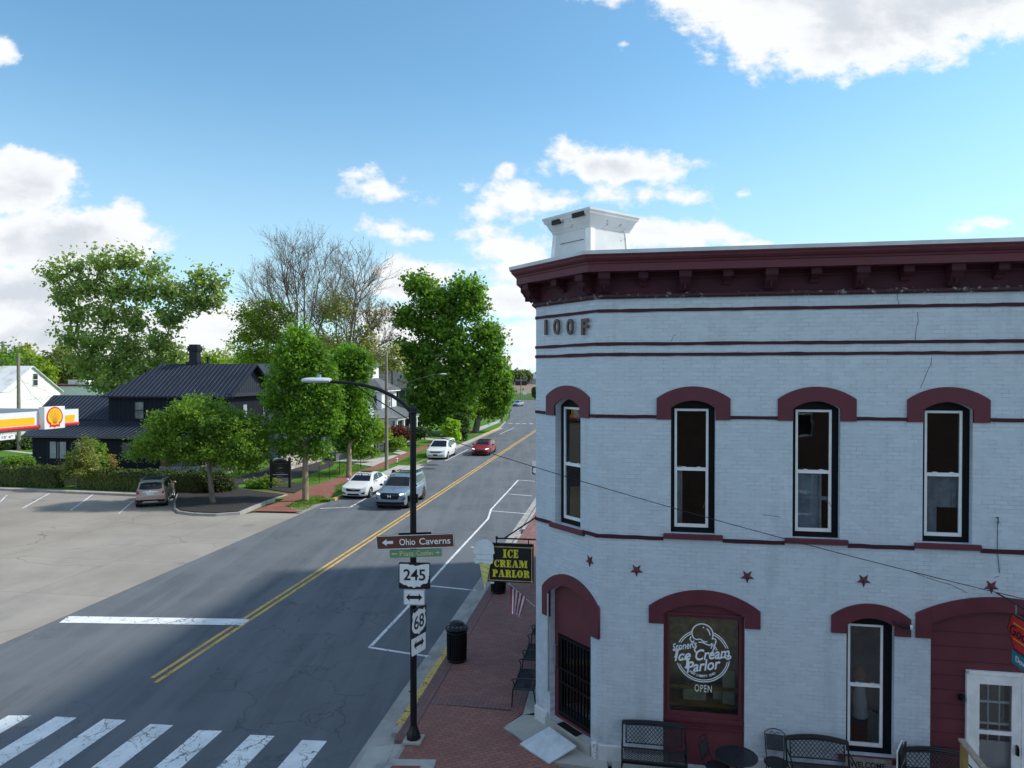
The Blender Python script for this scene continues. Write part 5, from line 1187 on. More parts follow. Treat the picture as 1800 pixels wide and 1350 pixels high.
# distant route sign just left of the shop wall
p = G(942.5,852,.12); far_s = empty('road_sign', (p.x-.0, p.y, .12), -TH, 'small black and white route sign on a post showing past the shop corner', 'road sign')
zt_ = D(938,826,p.y).z-.12; mb = MB(); mb.tube([(0,0,0),(0,0,max(1.9,zt_))], .03, 6); mb.build('post', M['galv'], far_s); k = max(1.9, zt_)
plate('panel', rrect(.55,.55,.03), [], .01, -.05, sgn_black, far_s, M=Matrix.Translation((0,0,k-.9))); plate('shield', [(x*.5, z*.5) for x, z in sh_], [], .003, -.054, sgn_white, far_s, M=Matrix.Translation((0,0,k-.9))); plate('panel', rrect(.55,.35,.03), [], .01, -.05, sgn_white, far_s, M=Matrix.Translation((0,0,k-.4)))
# ------------------------------------------------------------ vehicles
def vehicle(label, pos, heading, sp, group=None, name='parked_car'):
    """local +x forward; pos = ground point of the nose (front=True) or tail"""
    L, Wd = sp['L'], sp['W']; hw = Wd/2
    off = -L/2 if sp.get('anchor', 'nose') == 'nose' else L/2
    hd = Vector((math.cos(heading), math.sin(heading), 0)); c = Vector((pos.x, pos.y, pos.z))+hd*off
    o = empty(name, c, heading, label, sp['cat'], group)
    r = sp['wr']; ax = sp['ax']
    # lower body outline with wheel arches
    up = sp['lower']; gz = sp['gz']
    bot = []
    x_front, x_rear = up[-1][0], up[0][0]
    def archp(xc):
        ra = r+.055; a0 = math.asin(max(-1, min(1, (gz-r)/ra)))
        return [(xc+ra*math.cos(t), r+ra*math.sin(t)) for t in np.linspace(a0, math.pi-a0, 11)]
    prof = list(up)+archp(ax[0])+archp(ax[1])
    def extr(profile, w, zcut=.12):
        bm = bmesh.new()
        vs0 = [bm.verts.new((x, -w, z)) for x, z in profile]; vs1 = [bm.verts.new((x, w, z)) for x, z in profile]
        n = len(profile)
        bm.faces.new(vs0); bm.faces.new(vs1[::-1])
        for i in range(n): bm.faces.new((vs0[i], vs0[(i+1)%n], vs1[(i+1)%n], vs1[i]))
        bmesh.ops.recalc_face_normals(bm, faces=bm.faces)
        for x in np.arange(-L/2+.1, L/2, .16): bmesh.ops.bisect_plane(bm, geom=bm.verts[:]+bm.edges[:]+bm.faces[:], plane_co=(x,0,0), plane_no=(1,0,0))
        for y in (-w*.97,-w*.85,-w*.6,-w*.25,w*.25,w*.6,w*.85,w*.97): bmesh.ops.bisect_plane(bm, geom=bm.verts[:]+bm.edges[:]+bm.faces[:], plane_co=(0,y,0), plane_no=(0,1,0))
        for z in np.arange(.2, sp['H'], .11): bmesh.ops.bisect_plane(bm, geom=bm.verts[:]+bm.edges[:]+bm.faces[:], plane_co=(0,0,z), plane_no=(0,0,1))
        return bm
    belt = sp['belt']; H = sp['H']
    def deform(co, gh):
        x, y, z = co; s = y/hw; t = 2*x/L
        pl = 1-.10*abs(t)**5-.04*abs(t)**2
        if gh: tum = 1-.24*max(0, (z-belt)/(H-belt)); y2 = y*pl*tum
        else:
            bul = 1-.05*((z-.55)/.5)**2 if z > .55 else 1-.10*((.55-z)/.4)**2
            y2 = y*pl*bul
        x2 = x-(.16 if x > 0 else -.10)*(abs(t)**6)*(s*s)*(1 if not gh else .3)
        crown = (.035 if gh else .03)*s*s
        z2 = z-crown*(1 if z > belt-.12 else 0)-(.03 if abs(s) > .9 and z > belt-.1 else 0)
        return (x2, y2, z2)
    bm = extr(prof, hw)
    for v in bm.verts: v.co = deform(v.co, False)
    bm2 = extr(sp['gh'], hw*.93)
    for v in bm2.verts: v.co = deform(v.co, True)
    me2 = bpy.data.meshes.new('g'); bm2.to_mesh(me2); bm2.free(); bm.from_mesh(me2)
    bmesh.ops.recalc_face_normals(bm, faces=bm.faces)
    me = bpy.data.meshes.new('body'); bm.to_mesh(me); bvh = BVHTree.FromBMesh(bm); bm.free()
    body = link('body', me, sp['paint'], o, True)
    try: me.set_sharp_from_angle(angle=R(30))
    except Exception: pass
    def patch(nm, poly, ax_, sgn, mat, off=.006, parent=None, step=.07):
        """outline projected on the body. ax_='x': poly in (y,z) seen from front(+1)/rear(-1); 'y': poly in (x,z); 'z': poly in (x,y)"""
        b = bmesh.new(); far = 6*sgn
        f3 = {'x': lambda a, c: (0, a, c), 'y': lambda a, c: (a, 0, c), 'z': lambda a, c: (a, c, 0)}[ax_]
        b.faces.new([b.verts.new(f3(*p)) for p in poly]); bmesh.ops.triangulate(b, faces=b.faces[:])
        a1 = [p[0] for p in poly]; a2 = [p[1] for p in poly]
        e1 = {'x': (0,1,0), 'y': (1,0,0), 'z': (1,0,0)}[ax_]; e2 = {'x': (0,0,1), 'y': (0,0,1), 'z': (0,1,0)}[ax_]
        for q in np.arange(min(a1)+step, max(a1), step): bmesh.ops.bisect_plane(b, geom=b.verts[:]+b.edges[:]+b.faces[:], plane_co=Vector(e1)*q, plane_no=e1)
        for q in np.arange(min(a2)+step, max(a2), step): bmesh.ops.bisect_plane(b, geom=b.verts[:]+b.edges[:]+b.faces[:], plane_co=Vector(e2)*q, plane_no=e2)
        dv = Vector({'x': (-sgn,0,0), 'y': (0,-sgn,0), 'z': (0,0,-1)}[ax_]); miss = []
        hits = {}
        for v in b.verts:
            oo = Vector(v.co)-dv*4; h = bvh.ray_cast(oo, dv)
            if h[0] is None: miss.append(v)
            else: hits[v] = h[0]-dv*off
        for v, p in hits.items(): v.co = p
        bmesh.ops.delete(b, geom=miss, context='VERTS')
        # thickness so that it is a solid lens or pane
        m_ = bpy.data.meshes.new(nm); b.to_mesh(m_); b.free(); q = link(nm, m_, mat, parent or o, True)
        return q
    g = sp['glass']
    patch('windscreen', g['ws'], 'x', 1, M['car_glass'], .008)
    patch('rear_window', g['rw'], 'x', -1, M['car_glass'], .008)
    for sg_ in (1, -1):
        for poly in g['side']: patch('side_window', poly, 'y', sg_, M['car_glass'], .010)
    if 'roof_glass' in sp: patch('sunroof', sp['roof_glass'], 'z', 1, M['car_glass'], .008)
    if 'roof_patch' in sp: patch('roof_panel', sp['roof_patch'], 'z', 1, M['plastic'], .006)
    for nm, poly, side, mat, both in sp['feat']:
        for k in ((1, -1) if both else (1,)):
            patch(nm, [(p[0]*k, p[1]) for p in poly][::k], 'x', side, mat, .010 if mat is not M['plastic'] else .007)
    # sills and underbody
    mb = MB(); mb.box(-L/2+.25, L/2-.25, -hw*.86, hw*.86, gz-.06, gz+.12); mb.build('underbody', M['plastic'], o)
    for sg_ in (1, -1):
        mb = MB(); mb.box(ax[1]+r+.06, ax[0]-r-.06, sg_*hw*.945-.02, sg_*hw*.945+.02, gz-.02, gz+.07); mb.build('side_sill', M['plastic'], o)
        # door gaps and handles
        mb = MB()
        for x in sp['doors'][0]: mb.box(x-.006, x+.006, sg_*hw*.93, sg_*hw*.93+sg_*.0005, gz+.15, gz+.151)
        for x in sp['doors'][1]:
            h = bvh.ray_cast(Vector((x, sg_*4, belt-.10)), Vector((0,-sg_,0)))
            if h[0] is not None: mb.box(x-.09, x+.09, min(h[0].y, h[0].y+sg_*.03), max(h[0].y, h[0].y+sg_*.03), belt-.115, belt-.085)
        mb.build('door_handle', sp.get('handle', sp['paint']), o)
        # mirrors
        mx_, mz = sp['mirror']; mb = MB(); mb.ellip((mx_, sg_*(hw+.07), mz), (.07,.11,.075), 10, 6); mb.box(mx_-.02, mx_+.02, min(sg_*(hw-.12), sg_*(hw+.02)), max(sg_*(hw-.12), sg_*(hw+.02)), mz-.05, mz-.02); mb.build('wing_mirror', sp.get('mirror_mat', sp['paint']), o, smooth=True)
    for xx in ax:
        for sg_ in (1, -1):
            yo = sg_*(hw-.015); wdt = .22
            mb = MB(); prof_ = [(r*.62,0),(r*.62,.01),(r*.93,.0),(r,.03),(r,wdt-.03),(r*.93,wdt),(r*.5,wdt)]
            vs = []; n = 24
            for rr, w_ in prof_:
                for k in range(n): a = 2*math.pi*k/n; vs.append((xx+rr*math.cos(a), yo-sg_*w_, r+rr*math.sin(a)))
            mb.add(vs, [(i*n+k, i*n+(k+1)%n, (i+1)*n+(k+1)%n, (i+1)*n+k) for i in range(len(prof_)-1) for k in range(n)])
            wh = mb.build('wheel', M['tyre'], o, smooth=True)
            mb = MB(); mb.tube([(xx, yo-sg_*.05, r), (xx, yo-sg_*.06, r)], r*.63, 24, mi=1)
            for k in range(sp.get('spokes', 5)):
                a = 2*math.pi*k/sp.get('spokes', 5)+.3; mb.tube([(xx+.03*math.cos(a), yo-sg_*.012, r+.03*math.sin(a)), (xx+r*.6*math.cos(a), yo-sg_*.005, r+r*.6*math.sin(a))], .032, 5)
            mb.tube([(xx+r*.61*math.cos(2*math.pi*k/24), yo-sg_*.006, r+r*.61*math.sin(2*math.pi*k/24)) for k in range(25)], .018, 5)
            mb.tube([(xx, yo-sg_*.03, r), (xx, yo-sg_*.0, r)], .05, 10); mb.build('rim', [sp.get('rim', M['rim']), M['plastic']], wh)
            # dark arch lining
            mb = MB(); 
            mb.tube([(xx, yo-sg_*.03, r), (xx, yo-sg_*.34, r)], r+.05, 20); mb.build('wheel_arch', M['plastic'], o)
    if sp.get('rails'):
        for sg_ in (1, -1):
            y = sg_*hw*.66; mb = MB(); mb.tube([(-L*.36, y, H-.06), (-L*.33, y, H+.025), (L*.02, y, H+.03), (L*.06, y, H-.05)], .02, 6); mb.build('roof_rail', sp['rails'], o)
        if sp.get('crossbars'):
            for x in (-L*.22, -L*.02): mb = MB(); mb.tube([(x, -hw*.68, H+.06), (x, hw*.68, H+.06)], .022, 6); mb.build('cross_bar', M['black_metal'], o)
            mb = MB(); mb.box(-.2,.05,-.66,-.5,H+.05,H+.2); mb.build('roof_clamp', M['black_metal'], o)
    if 'plate' in sp:
        side, z, w_, col = sp['plate']; patch('number_plate', [(-w_/2, z-.075), (w_/2, z-.075), (w_/2, z+.075), (-w_/2, z+.075)], 'x', side, col, .02)
    return o, patch
HS = math.atan2(-U.y, -U.x)
def hexa(cx, cz, w, h): return [(cx-w/2, cz), (cx-w*.42, cz-h/2), (cx+w*.42, cz-h/2), (cx+w/2, cz), (cx+w*.42, cz+h/2), (cx-w*.42, cz+h/2)]
white_car = mat_carpaint('white_car_paint', (.78,.79,.80)); white_van_p = mat_carpaint('white_van_paint', (.80,.81,.80)); grey_blue = mat_carpaint('blue_grey_car_paint', (.20,.27,.35), .35)
red_p = mat_carpaint('red_car_paint', (.30,.010,.018), .1); tan_p = mat_carpaint('bronze_car_paint', (.38,.30,.26), .35); blue_p = mat_carpaint('pale_blue_car_paint', (.30,.36,.42), .3)
plate_w = simple('number_plate_white', (.55,.57,.58), .5); plate_d = simple('number_plate_dark', (.04,.03,.03), .5)
def sedan(paint, **k):
    d = dict(cat='car', L=4.63, W=1.80, H=1.42, belt=.93, wr=.325, gz=.20, ax=(1.42,-1.28), paint=paint,
      lower=[(-2.20,.26),(-2.28,.50),(-2.31,.78),(-2.22,1.00),(-1.75,1.05),(-.9,1.00),(1.0,.96),(1.55,.88),(2.05,.76),(2.24,.66),(2.31,.50),(2.30,.30),(2.22,.20)],
      gh=[(-1.95,.88),(-1.80,1.03),(-1.15,1.30),(-.70,1.40),(-.25,1.42),(.15,1.395),(.45,1.30),(1.20,.92),(1.15,.86)],
      glass=dict(ws=[(-.66,.99),(.66,.99),(.50,1.345),(.25,1.362),(-.25,1.362),(-.50,1.345)], rw=[(.60,1.06),(-.60,1.06),(-.46,1.31),(.46,1.31)],
        side=[[(-.35,.985),(.78,.975),(.30,1.30),(-.10,1.345),(-.35,1.35)], [(-1.32,1.03),(-.42,.985),(-.42,1.35),(-.75,1.335),(-1.1,1.22)]]),
      roof_glass=[(-.55,-.38),(.05,-.38),(.05,.38),(-.55,.38)], doors=([],[-.62,.28]), mirror=(.72,.99),
      feat=[('grille', [(-.50,.60),(-.40,.50),(.40,.50),(.50,.60),(.48,.68),(-.48,.68)], 1, M['plastic'], False), ('grille_bar', [(-.46,.635),(.46,.635),(.46,.665),(-.46,.665)], 1, M['chrome'], False),
        ('lower_intake', [(-.42,.24),(.42,.24),(.36,.36),(-.36,.36)], 1, M['plastic'], False), ('headlight', [(.48,.62),(.80,.66),(.84,.74),(.76,.76),(.50,.69)], 1, M['lamp_lens'], True),
        ('fog_intake', [(.50,.32),(.82,.34),(.82,.46),(.62,.42),(.50,.36)], 1, M['plastic'], True), ('tail_light', [(.50,.78),(.86,.76),(.86,.90),(.52,.90)], -1, M['tail'], True)])
    d.update(k); return d
def van(paint, **k):
    d = dict(cat='minivan', L=5.15, W=2.0, H=1.74, belt=1.06, wr=.34, gz=.20, ax=(1.50,-1.50), paint=paint,
      lower=[(-2.45,.30),(-2.53,.55),(-2.55,.95),(-2.50,1.10),(1.35,1.09),(1.75,1.02),(2.20,.90),(2.45,.75),(2.56,.52),(2.55,.32),(2.45,.20)],
      gh=[(-2.52,1.02),(-2.44,1.35),(-2.25,1.62),(-1.9,1.71),(-.8,1.74),(.2,1.73),(.60,1.64),(1.65,1.06),(1.60,.98)],
      glass=dict(ws=[(-.78,1.12),(.78,1.12),(.62,1.60),(.3,1.625),(-.3,1.625),(-.62,1.60)], rw=[(.72,1.14),(-.72,1.14),(-.60,1.58),(.60,1.58)],
        side=[[(.18,1.12),(1.20,1.12),(.62,1.50),(.18,1.58)], [(-.90,1.14),(.10,1.12),(.10,1.59),(-.90,1.60)], [(-2.25,1.22),(-1.0,1.15),(-1.0,1.60),(-2.0,1.56)]]),
      roof_glass=[(-.35,-.40),(.25,-.40),(.25,.40),(-.35,.40)], doors=([],[-.1,.35]), mirror=(.95,1.12), mirror_mat=M['plastic'],
      feat=[('grille', [(-.58,.70),(-.40,.62),(.40,.62),(.58,.70),(.62,.80),(-.62,.80)], 1, M['rim_dark'], False), ('grille_bar', [(-.60,.74),(.60,.74),(.60,.77),(-.60,.77)], 1, M['chrome'], False),
        ('lower_intake', [(-.70,.34),(.70,.34),(.74,.40),(-.74,.40)], 1, M['plastic'], False), ('headlight', [(.60,.72),(.92,.76),(.94,.90),(.84,.92),(.62,.82)], 1, M['lamp_lens'], True),
        ('tail_light', [(.68,.9),(.96,.9),(.96,1.2),(.80,1.2)], -1, M['tail'], True)], plate=(1,.45,.40,plate_d))
    d.update(k); return d
def suv(paint, **k):
    d = dict(cat='suv', L=5.05, W=1.99, H=1.78, belt=1.16, wr=.385, gz=.27, ax=(1.52,-1.42), paint=paint,
      lower=[(-2.45,.38),(-2.50,.60),(-2.52,1.0),(-2.46,1.18),(1.0,1.17),(1.35,1.15),(2.15,1.06),(2.42,.98),(2.50,.85),(2.52,.55),(2.46,.36),(2.36,.27)],
      gh=[(-2.47,1.10),(-2.35,1.50),(-2.15,1.70),(-1.8,1.76),(-.6,1.78),(.10,1.76),(.42,1.68),(1.20,1.14),(1.15,1.08)],
      glass=dict(ws=[(-.76,1.20),(.76,1.20),(.62,1.635),(.3,1.655),(-.3,1.655),(-.62,1.635)], rw=[(.72,1.22),(-.72,1.22),(-.60,1.62),(.60,1.62)],
        side=[[(-.10,1.20),(.80,1.20),(.34,1.56),(-.10,1.62)], [(-1.10,1.20),(-.20,1.20),(-.20,1.62),(-1.10,1.62)], [(-2.10,1.26),(-1.2,1.20),(-1.2,1.62),(-1.95,1.58)]]),
      doors=([],[-.75,.2]), mirror=(.80,1.20), mirror_mat=M['plastic'], rim=M['rim_dark'], rails=M['plastic'], crossbars=True,
      feat=[('grille', hexa(0,.80,1.16,.36), 1, M['plastic'], False), ('bumper_bar', [(-.70,.50),(.70,.50),(.80,.58),(-.80,.58)], 1, simple('skid_blue_grey', (.22,.28,.34), .4), False),
        ('lower_intake', [(-.86,.30),(.86,.30),(.84,.46),(-.84,.46)], 1, M['plastic'], False), ('headlight', [(.60,.86),(.95,.92),(.95,.99),(.60,.94)], 1, M['drl'], True),
        ('fog_intake', [(.72,.56),(.90,.60),(.90,.80),(.84,.80),(.82,.66),(.72,.62)], 1, M['plastic'], True), ('tail_light', [(.70,.9),(.94,.9),(.94,1.15),(.72,1.15)], -1, M['tail'], True)])
    d.update(k); return d
def emblem(patch, z, s=1.0):       # slanted H-like badge on the nose
    for poly in ([(-.09,-.07),(-.055,-.07),(-.05,.075),(-.09,.075)], [(.09,-.07),(.055,-.07),(.05,.075),(.09,.075)], [(-.05,-.015),(.05,-.015),(.05,.015),(-.05,.015)]):
        patch('badge', [(x*s, z+y*s) for x, y in poly], 'x', 1, M['chrome'], .022, None, .05)
KP = 'cars parked along the far kerb'; KD = 'cars driving towards the camera'
o, pt = vehicle('white four door sedan with sunroof parked at the far kerb behind the blue grey SUV', G(620,878)-Vector((0,0,0)), HS, sedan(white_car), KP, 'parked_car'); emblem(pt, .64, .8)
o, pt = vehicle('blue grey three row SUV with roof rack and lit headlights driving near the lamp post', G(684,897), HS, suv(grey_blue), KD, 'moving_car'); emblem(pt, .80, 1.1)
o, pt = vehicle('white minivan parked at the far kerb in front of the green bush', G(765,808.5), HS, van(white_van_p), KP, 'parked_car')
rf = sedan(red_p, L=4.88, W=1.84, H=1.445, roof_patch=[(-1.2,-.62),(.35,-.62),(.35,.62),(-1.2,.62)], mirror_mat=M['plastic'], rim=M['rim_dark'])
rf.pop('roof_glass'); rf['lower'] = [(x*1.054, z) for x, z in rf['lower']]; rf['gh'] = [(x*1.054, z) for x, z in rf['gh']]; rf['ax'] = (1.50,-1.34)
rf['glass'] = dict(ws=rf['glass']['ws'], rw=rf['glass']['rw'], side=[[(x*1.054, z) for x, z in q] for q in rf['glass']['side']])
rf['feat'] = [('grille', [(-.62,.30),(.62,.30),(.50,.56),(-.50,.56)], 1, M['plastic'], False), ('headlight', [(.52,.64),(.84,.70),(.84,.76),(.54,.70)], 1, M['drl'], True), ('headlight_housing', [(.46,.60),(.84,.66),(.84,.70),(.5,.64)], 1, M['plastic'], True), ('splitter', [(-.8,.24),(.8,.24),(.8,.27),(-.8,.27)], 1, M['plate_'] if 'plate_' in M else M['rim_dark'], False), ('tail_light', [(.50,.78),(.86,.76),(.86,.90),(.52,.90)], -1, M['tail'], True)]
vehicle('red sedan with a black roof and lit headlights driving in the far lane', G(843,802), HS, rf, KD, 'moving_car')
vehicle('pale blue car with headlights on, distant on the bend of the road', G(905.5,714.5), HS-R(12), sedan(blue_p, L=4.5, W=1.8, H=1.5), KD, 'moving_car')
rd = R(90)+R(18.5)
ts = dict(cat='suv', L=4.28, W=1.78, H=1.62, belt=1.05, wr=.34, gz=.24, ax=(1.28,-1.27), paint=tan_p, anchor='tail',
   lower=[(-2.02,.30),(-2.12,.50),(-2.13,.72),(-2.06,.95),(-2.02,1.08),(.95,1.06),(1.25,1.04),(1.75,.95),(2.02,.82),(2.12,.55),(2.10,.34),(2.0,.24)],
   gh=[(-2.04,1.0),(-1.92,1.32),(-1.72,1.54),(-1.4,1.60),(-.5,1.62),(.10,1.60),(.42,1.52),(1.12,1.04),(1.08,.98)],
   glass=dict(ws=[(-.66,1.09),(.66,1.09),(.52,1.48),(-.52,1.48)], rw=[(.62,1.13),(.40,1.08),(-.40,1.08),(-.62,1.13),(-.56,1.44),(-.3,1.48),(.3,1.48),(.56,1.44)],
      side=[[(-.10,1.09),(.72,1.09),(.30,1.44),(-.10,1.48)], [(-1.0,1.10),(-.18,1.09),(-.18,1.48),(-1.0,1.46)], [(-1.62,1.2),(-1.08,1.12),(-1.08,1.46),(-1.5,1.40)]]),
   doors=([],[-.7,.2]), mirror=(.70,1.10), rails=M['chrome'], roof_patch=[(-1.45,-.5),(-.1,-.5),(-.1,.5),(-1.45,.5)],
   feat=[('tail_light', [(.58,.84),(.80,.82),(.84,1.02),(.68,1.04)], -1, M['tail'], True), ('garnish', [(-.42,.935),(.42,.935),(.42,.975),(-.42,.975)], -1, M['chrome'], False),
     ('lower_cladding', [(-.82,.28),(.82,.28),(.84,.46),(.5,.50),(-.5,.50),(-.84,.46)], -1, M['plastic'], False), ('reflector', [(.52,.44),(.76,.44),(.76,.50),(.56,.50)], -1, M['tail'], True),
     ('headlight', [(.50,.80),(.80,.82),(.80,.92),(.52,.90)], 1, M['lamp_lens'], True)], plate=(-1,.84,.42,plate_w))
o, pt = vehicle('bronze small SUV seen from behind, parked in the bay against the hedge', G(264,893.5), rd, ts, None, 'parked_car')
pt('skid_plate', [(-.46,.30),(.46,.30),(.36,.42),(-.36,.42)], 'x', -1, M['galv'], .02); pt('badge', [(.05*math.cos(t), 1.0+.035*math.sin(t)) for t in np.linspace(0, 2*math.pi, 9)[:-1]], 'x', -1, M['chrome'], .02)
# ------------------------------------------------------------ black board-and-batten house
def house_frame(px, py, Yd, z=0): p = D(px, py, Yd); return Vector((p.x, p.y, 0))
dark_sid = simple('black_board_siding', (.009,.012,.022), .7, var=.2, scale=3, spec=.2); dark_trim = simple('black_trim', (.014,.017,.025), .6, var=.15, spec=.3)
dark_roof = simple('black_metal_roof', (.013,.018,.032), .6, var=.15, scale=1, spec=.25); seam_m = simple('roof_seam', (.06,.075,.11), .5, var=.25, scale=.8)
gable_sid = simple('charcoal_siding', (.030,.036,.050), .6, var=.12, spec=.3)
def batten_wall(mb, p, q, z0, z1, step=.42, th=.02, out=None):
    """vertical battens along p->q (2-D)"""
    d = Vector((q[0]-p[0], q[1]-p[1], 0)); L = d.length; d.normalize(); n = Vector((d.y, -d.x, 0)); k = step/2
    while k < L:
        c = Vector((p[0], p[1], 0))+d*k; a = c-d*.025; b = c+d*.025
        z1k = z1(k) if callable(z1) else z1
        vs = [(a.x,a.y,z0),(b.x,b.y,z0),((b+n*th).x,(b+n*th).y,z0),((a+n*th).x,(a+n*th).y,z0)]; vs += [(v[0],v[1],z1k) for v in vs]
        mb.add(vs, [(0,1,2,3),(7,6,5,4),(0,4,5,1),(1,5,6,2),(2,6,7,3),(3,7,4,0)]); k += step
def roof_plane(name, pts, parent, mat, th=.12, seams=None, seam_dir=None, step=.42):
    """pts: planar quad/tri polygon (3-D). seams run along seam_dir (a 3-D vector in the plane)"""
    mb = MB(); P = [Vector(p) for p in pts]; n = (P[1]-P[0]).cross(P[2]-P[0]).normalized()
    if n.z < 0: P = P[::-1]; n = -n
    k = len(P); vs = P+[p-Vector((0,0,th)) for p in P]
    mb.add(vs, [tuple(range(k)), tuple(range(2*k-1, k-1, -1))]+[(i, k+i, k+(i+1)%k, (i+1)%k) for i in range(k)])
    r = mb.build(name, mat, parent)
    if seam_dir is not None:
        sdv = Vector(seam_dir).normalized(); t = n.cross(sdv).normalized(); mb = MB(); o = P[0]
        ts = [(p-o).dot(t) for p in P]; ss_ = [(p-o).dot(sdv) for p in P]; x = min(ts)+step/2
        while x < max(ts):
            hits = []
            for i in range(k):
                a, b = ts[i], ts[(i+1)%k]
                if (a-x)*(b-x) < 0: f = (x-a)/(b-a); hits.append(ss_[i]+(ss_[(i+1)%k]-ss_[i])*f)
            if len(hits) >= 2:
                a = o+t*x+sdv*min(hits); b = o+t*x+sdv*max(hits); u = t*.018; h_ = n*.035
                vs = [a-u, a+u, a+u+h_, a-u+h_, b-u, b+u, b+u+h_, b-u+h_]
                mb.add(vs, [(0,1,2,3),(7,6,5,4),(0,4,5,1),(1,5,6,2),(2,6,7,3),(3,7,4,0)])
            x += step
        mb.build('standing_seams', seam_m, r)
    return r
HA = house_frame(400, 700, 60.5); HZ = .25
def hxp(px, y=0.0, ref=None):      # local x in the plane local y of the house for a pixel column
    d = ray(px, 690); h = HA+U*y; t = Vector((h.x,h.y,0)).dot(U)/Vector((d.x,d.y,0)).dot(U); p = Vector((d.x*t,d.y*t,0)); return (p-HA).dot(V)
hs = empty('black_house', (HA.x, HA.y, 0), -TH, 'two storey black board and batten house with a black metal roof behind the hedge', 'house')
# local: +y along the street (away), +x towards the street, -x left
Wd_, Dp = -hxp(191), 7.4; EZ, RZ = 6.05, 8.85
mb = MB(); mb.box(-Wd_, 0, 0, Dp, 0, EZ); mb.build('upper_block', dark_sid, hs)
mb = MB(); batten_wall(mb, (-Wd_,0), (0,0), 3.6, EZ); batten_wall(mb, (0,0), (0,Dp), 3.0, EZ); mb.build('battens', dark_trim, hs)
o_ = .45; ry = Dp/2
hipx = hxp(285, ry)
EZr = EZ-.05
roof_plane('roof', [(-Wd_-o_,-o_,EZr),(o_+.3,-o_,EZr),(o_+.3,ry,RZ),(hipx,ry,RZ)], hs, dark_roof, seam_dir=(0, ry+o_, RZ-EZr))
roof_plane('roof', [(o_+.3,Dp+o_,EZr),(-Wd_-o_,Dp+o_,EZr),(hipx,ry,RZ),(o_+.3,ry,RZ)], hs, dark_roof, seam_dir=(0, -(ry+o_), RZ-EZr))
roof_plane('roof', [(-Wd_-o_,Dp+o_,EZr),(-Wd_-o_,-o_,EZr),(hipx,ry,RZ)], hs, dark_roof, seam_dir=(hipx+Wd_+o_, 0, RZ-EZr))
mb = MB(); sl_ = (RZ-EZr)/(ry+o_)
mb.add([(.02,0,EZ),(.02,Dp,EZ),(.02,ry,RZ-.25),(-.2,0,EZ),(-.2,Dp,EZ),(-.2,ry,RZ-.25)], [(0,1,2),(5,4,3),(0,3,4,1),(1,4,5,2),(2,5,3,0)]); mb.build('gable', gable_sid, hs)
mb = MB(); batten_wall(mb, (.02,.3), (.02,Dp-.3), EZ+.25, lambda k: EZ+.02+min(k+.3, Dp-k-.3)*sl_*.93, .36, .03); mb.build('battens', gable_sid, hs)
mb = MB(); mb.box(.03,.55,-.2,Dp+.2,EZ-.06,EZ+.22); mb.build('gable_skirt', gable_sid, hs)
mb = MB()
for s in (0, 1):
    a = Vector((.62, -o_ if s == 0 else Dp+o_, EZr-.16)); b = Vector((.62, ry, RZ-.16)); v = Vector((0,0,.24)); w = Vector((.06,0,0)); vs = [a,a+w,b+w,b,a+v,a+v+w,b+v+w,b+v]
    mb.add(vs, [(0,3,2,1),(4,5,6,7),(0,1,5,4),(1,2,6,5),(2,3,7,6),(3,0,4,7)])
mb.build('bargeboard', gable_sid, hs)
def hwin(parent, M_, w, h, light=.0, name='window', pane=None, shut=None, mull=True):
    pl_ = plate_mesh(rect(-w/2,w/2,0,h), [rect(-w/2+.07,w/2-.07,.07,h*.5-.03), rect(-w/2+.07,w/2-.07,h*.5+.03,h-.07)] if mull else [rect(-w/2+.07,w/2-.07,.07,h-.07)], .07, name)
    pl_.transform(Matrix.Translation((0,-.06,0))); pl_.transform(M_); o = link(name, pl_, parent[1], parent[0])
    pn = plate_mesh(rect(-w/2+.05,w/2-.05,.05,h-.05), [], .01, 'pane'); pn.transform(Matrix.Translation((0,-.025,0))); pn.transform(M_); link('pane', pn, pane, o)
    if shut:
        for s in (-1, 1): q = plate_mesh(rect(s*(w/2+.22)-.2, s*(w/2+.22)+.2, 0, h), [], .04, 'shutter'); q.transform(Matrix.Translation((0,-.05,0))); q.transform(M_); link('shutter', q, shut, o)
    return o
T = Matrix.Translation; RZm = lambda a: Matrix.Rotation(a, 4, 'Z')
pane_pale = simple('pale_blind_pane', (.30,.34,.38), .2, spec=.8, var=.15); pane_dark = simple('dark_pane', (.03,.04,.05), .08, spec=.9, var=.3); pane_mid = simple('curtained_pane', (.16,.18,.20), .15, spec=.8, var=.4, scale=1)
def hx_(px, Yd=60.5):        # local x on the front face for a pixel column
    d = ray(px, 690); # intersect with front plane through HA along -V... plane normal U
    t = Vector((HA.x,HA.y,0)).dot(U)/Vector((d.x,d.y,0)).dot(U); p = Vector((d.x*t,d.y*t,0)); return (p-HA).dot(V)
hwin((hs, dark_trim), T((hx_(245),0,4.0)), .95, 1.55, pane=pane_mid); hwin((hs, dark_trim), T((hx_(331),0,4.0)), .95, 1.55, pane=pane_pale)
hwin((hs, dark_trim), T((0,Dp*.38,3.9)) @ RZm(R(90)), .8, 1.4, pane=pane_pale); hwin((hs, dark_trim), T((0,Dp*.86,3.2)) @ RZm(R(90)), .9, 2.0, pane=pane_mid)
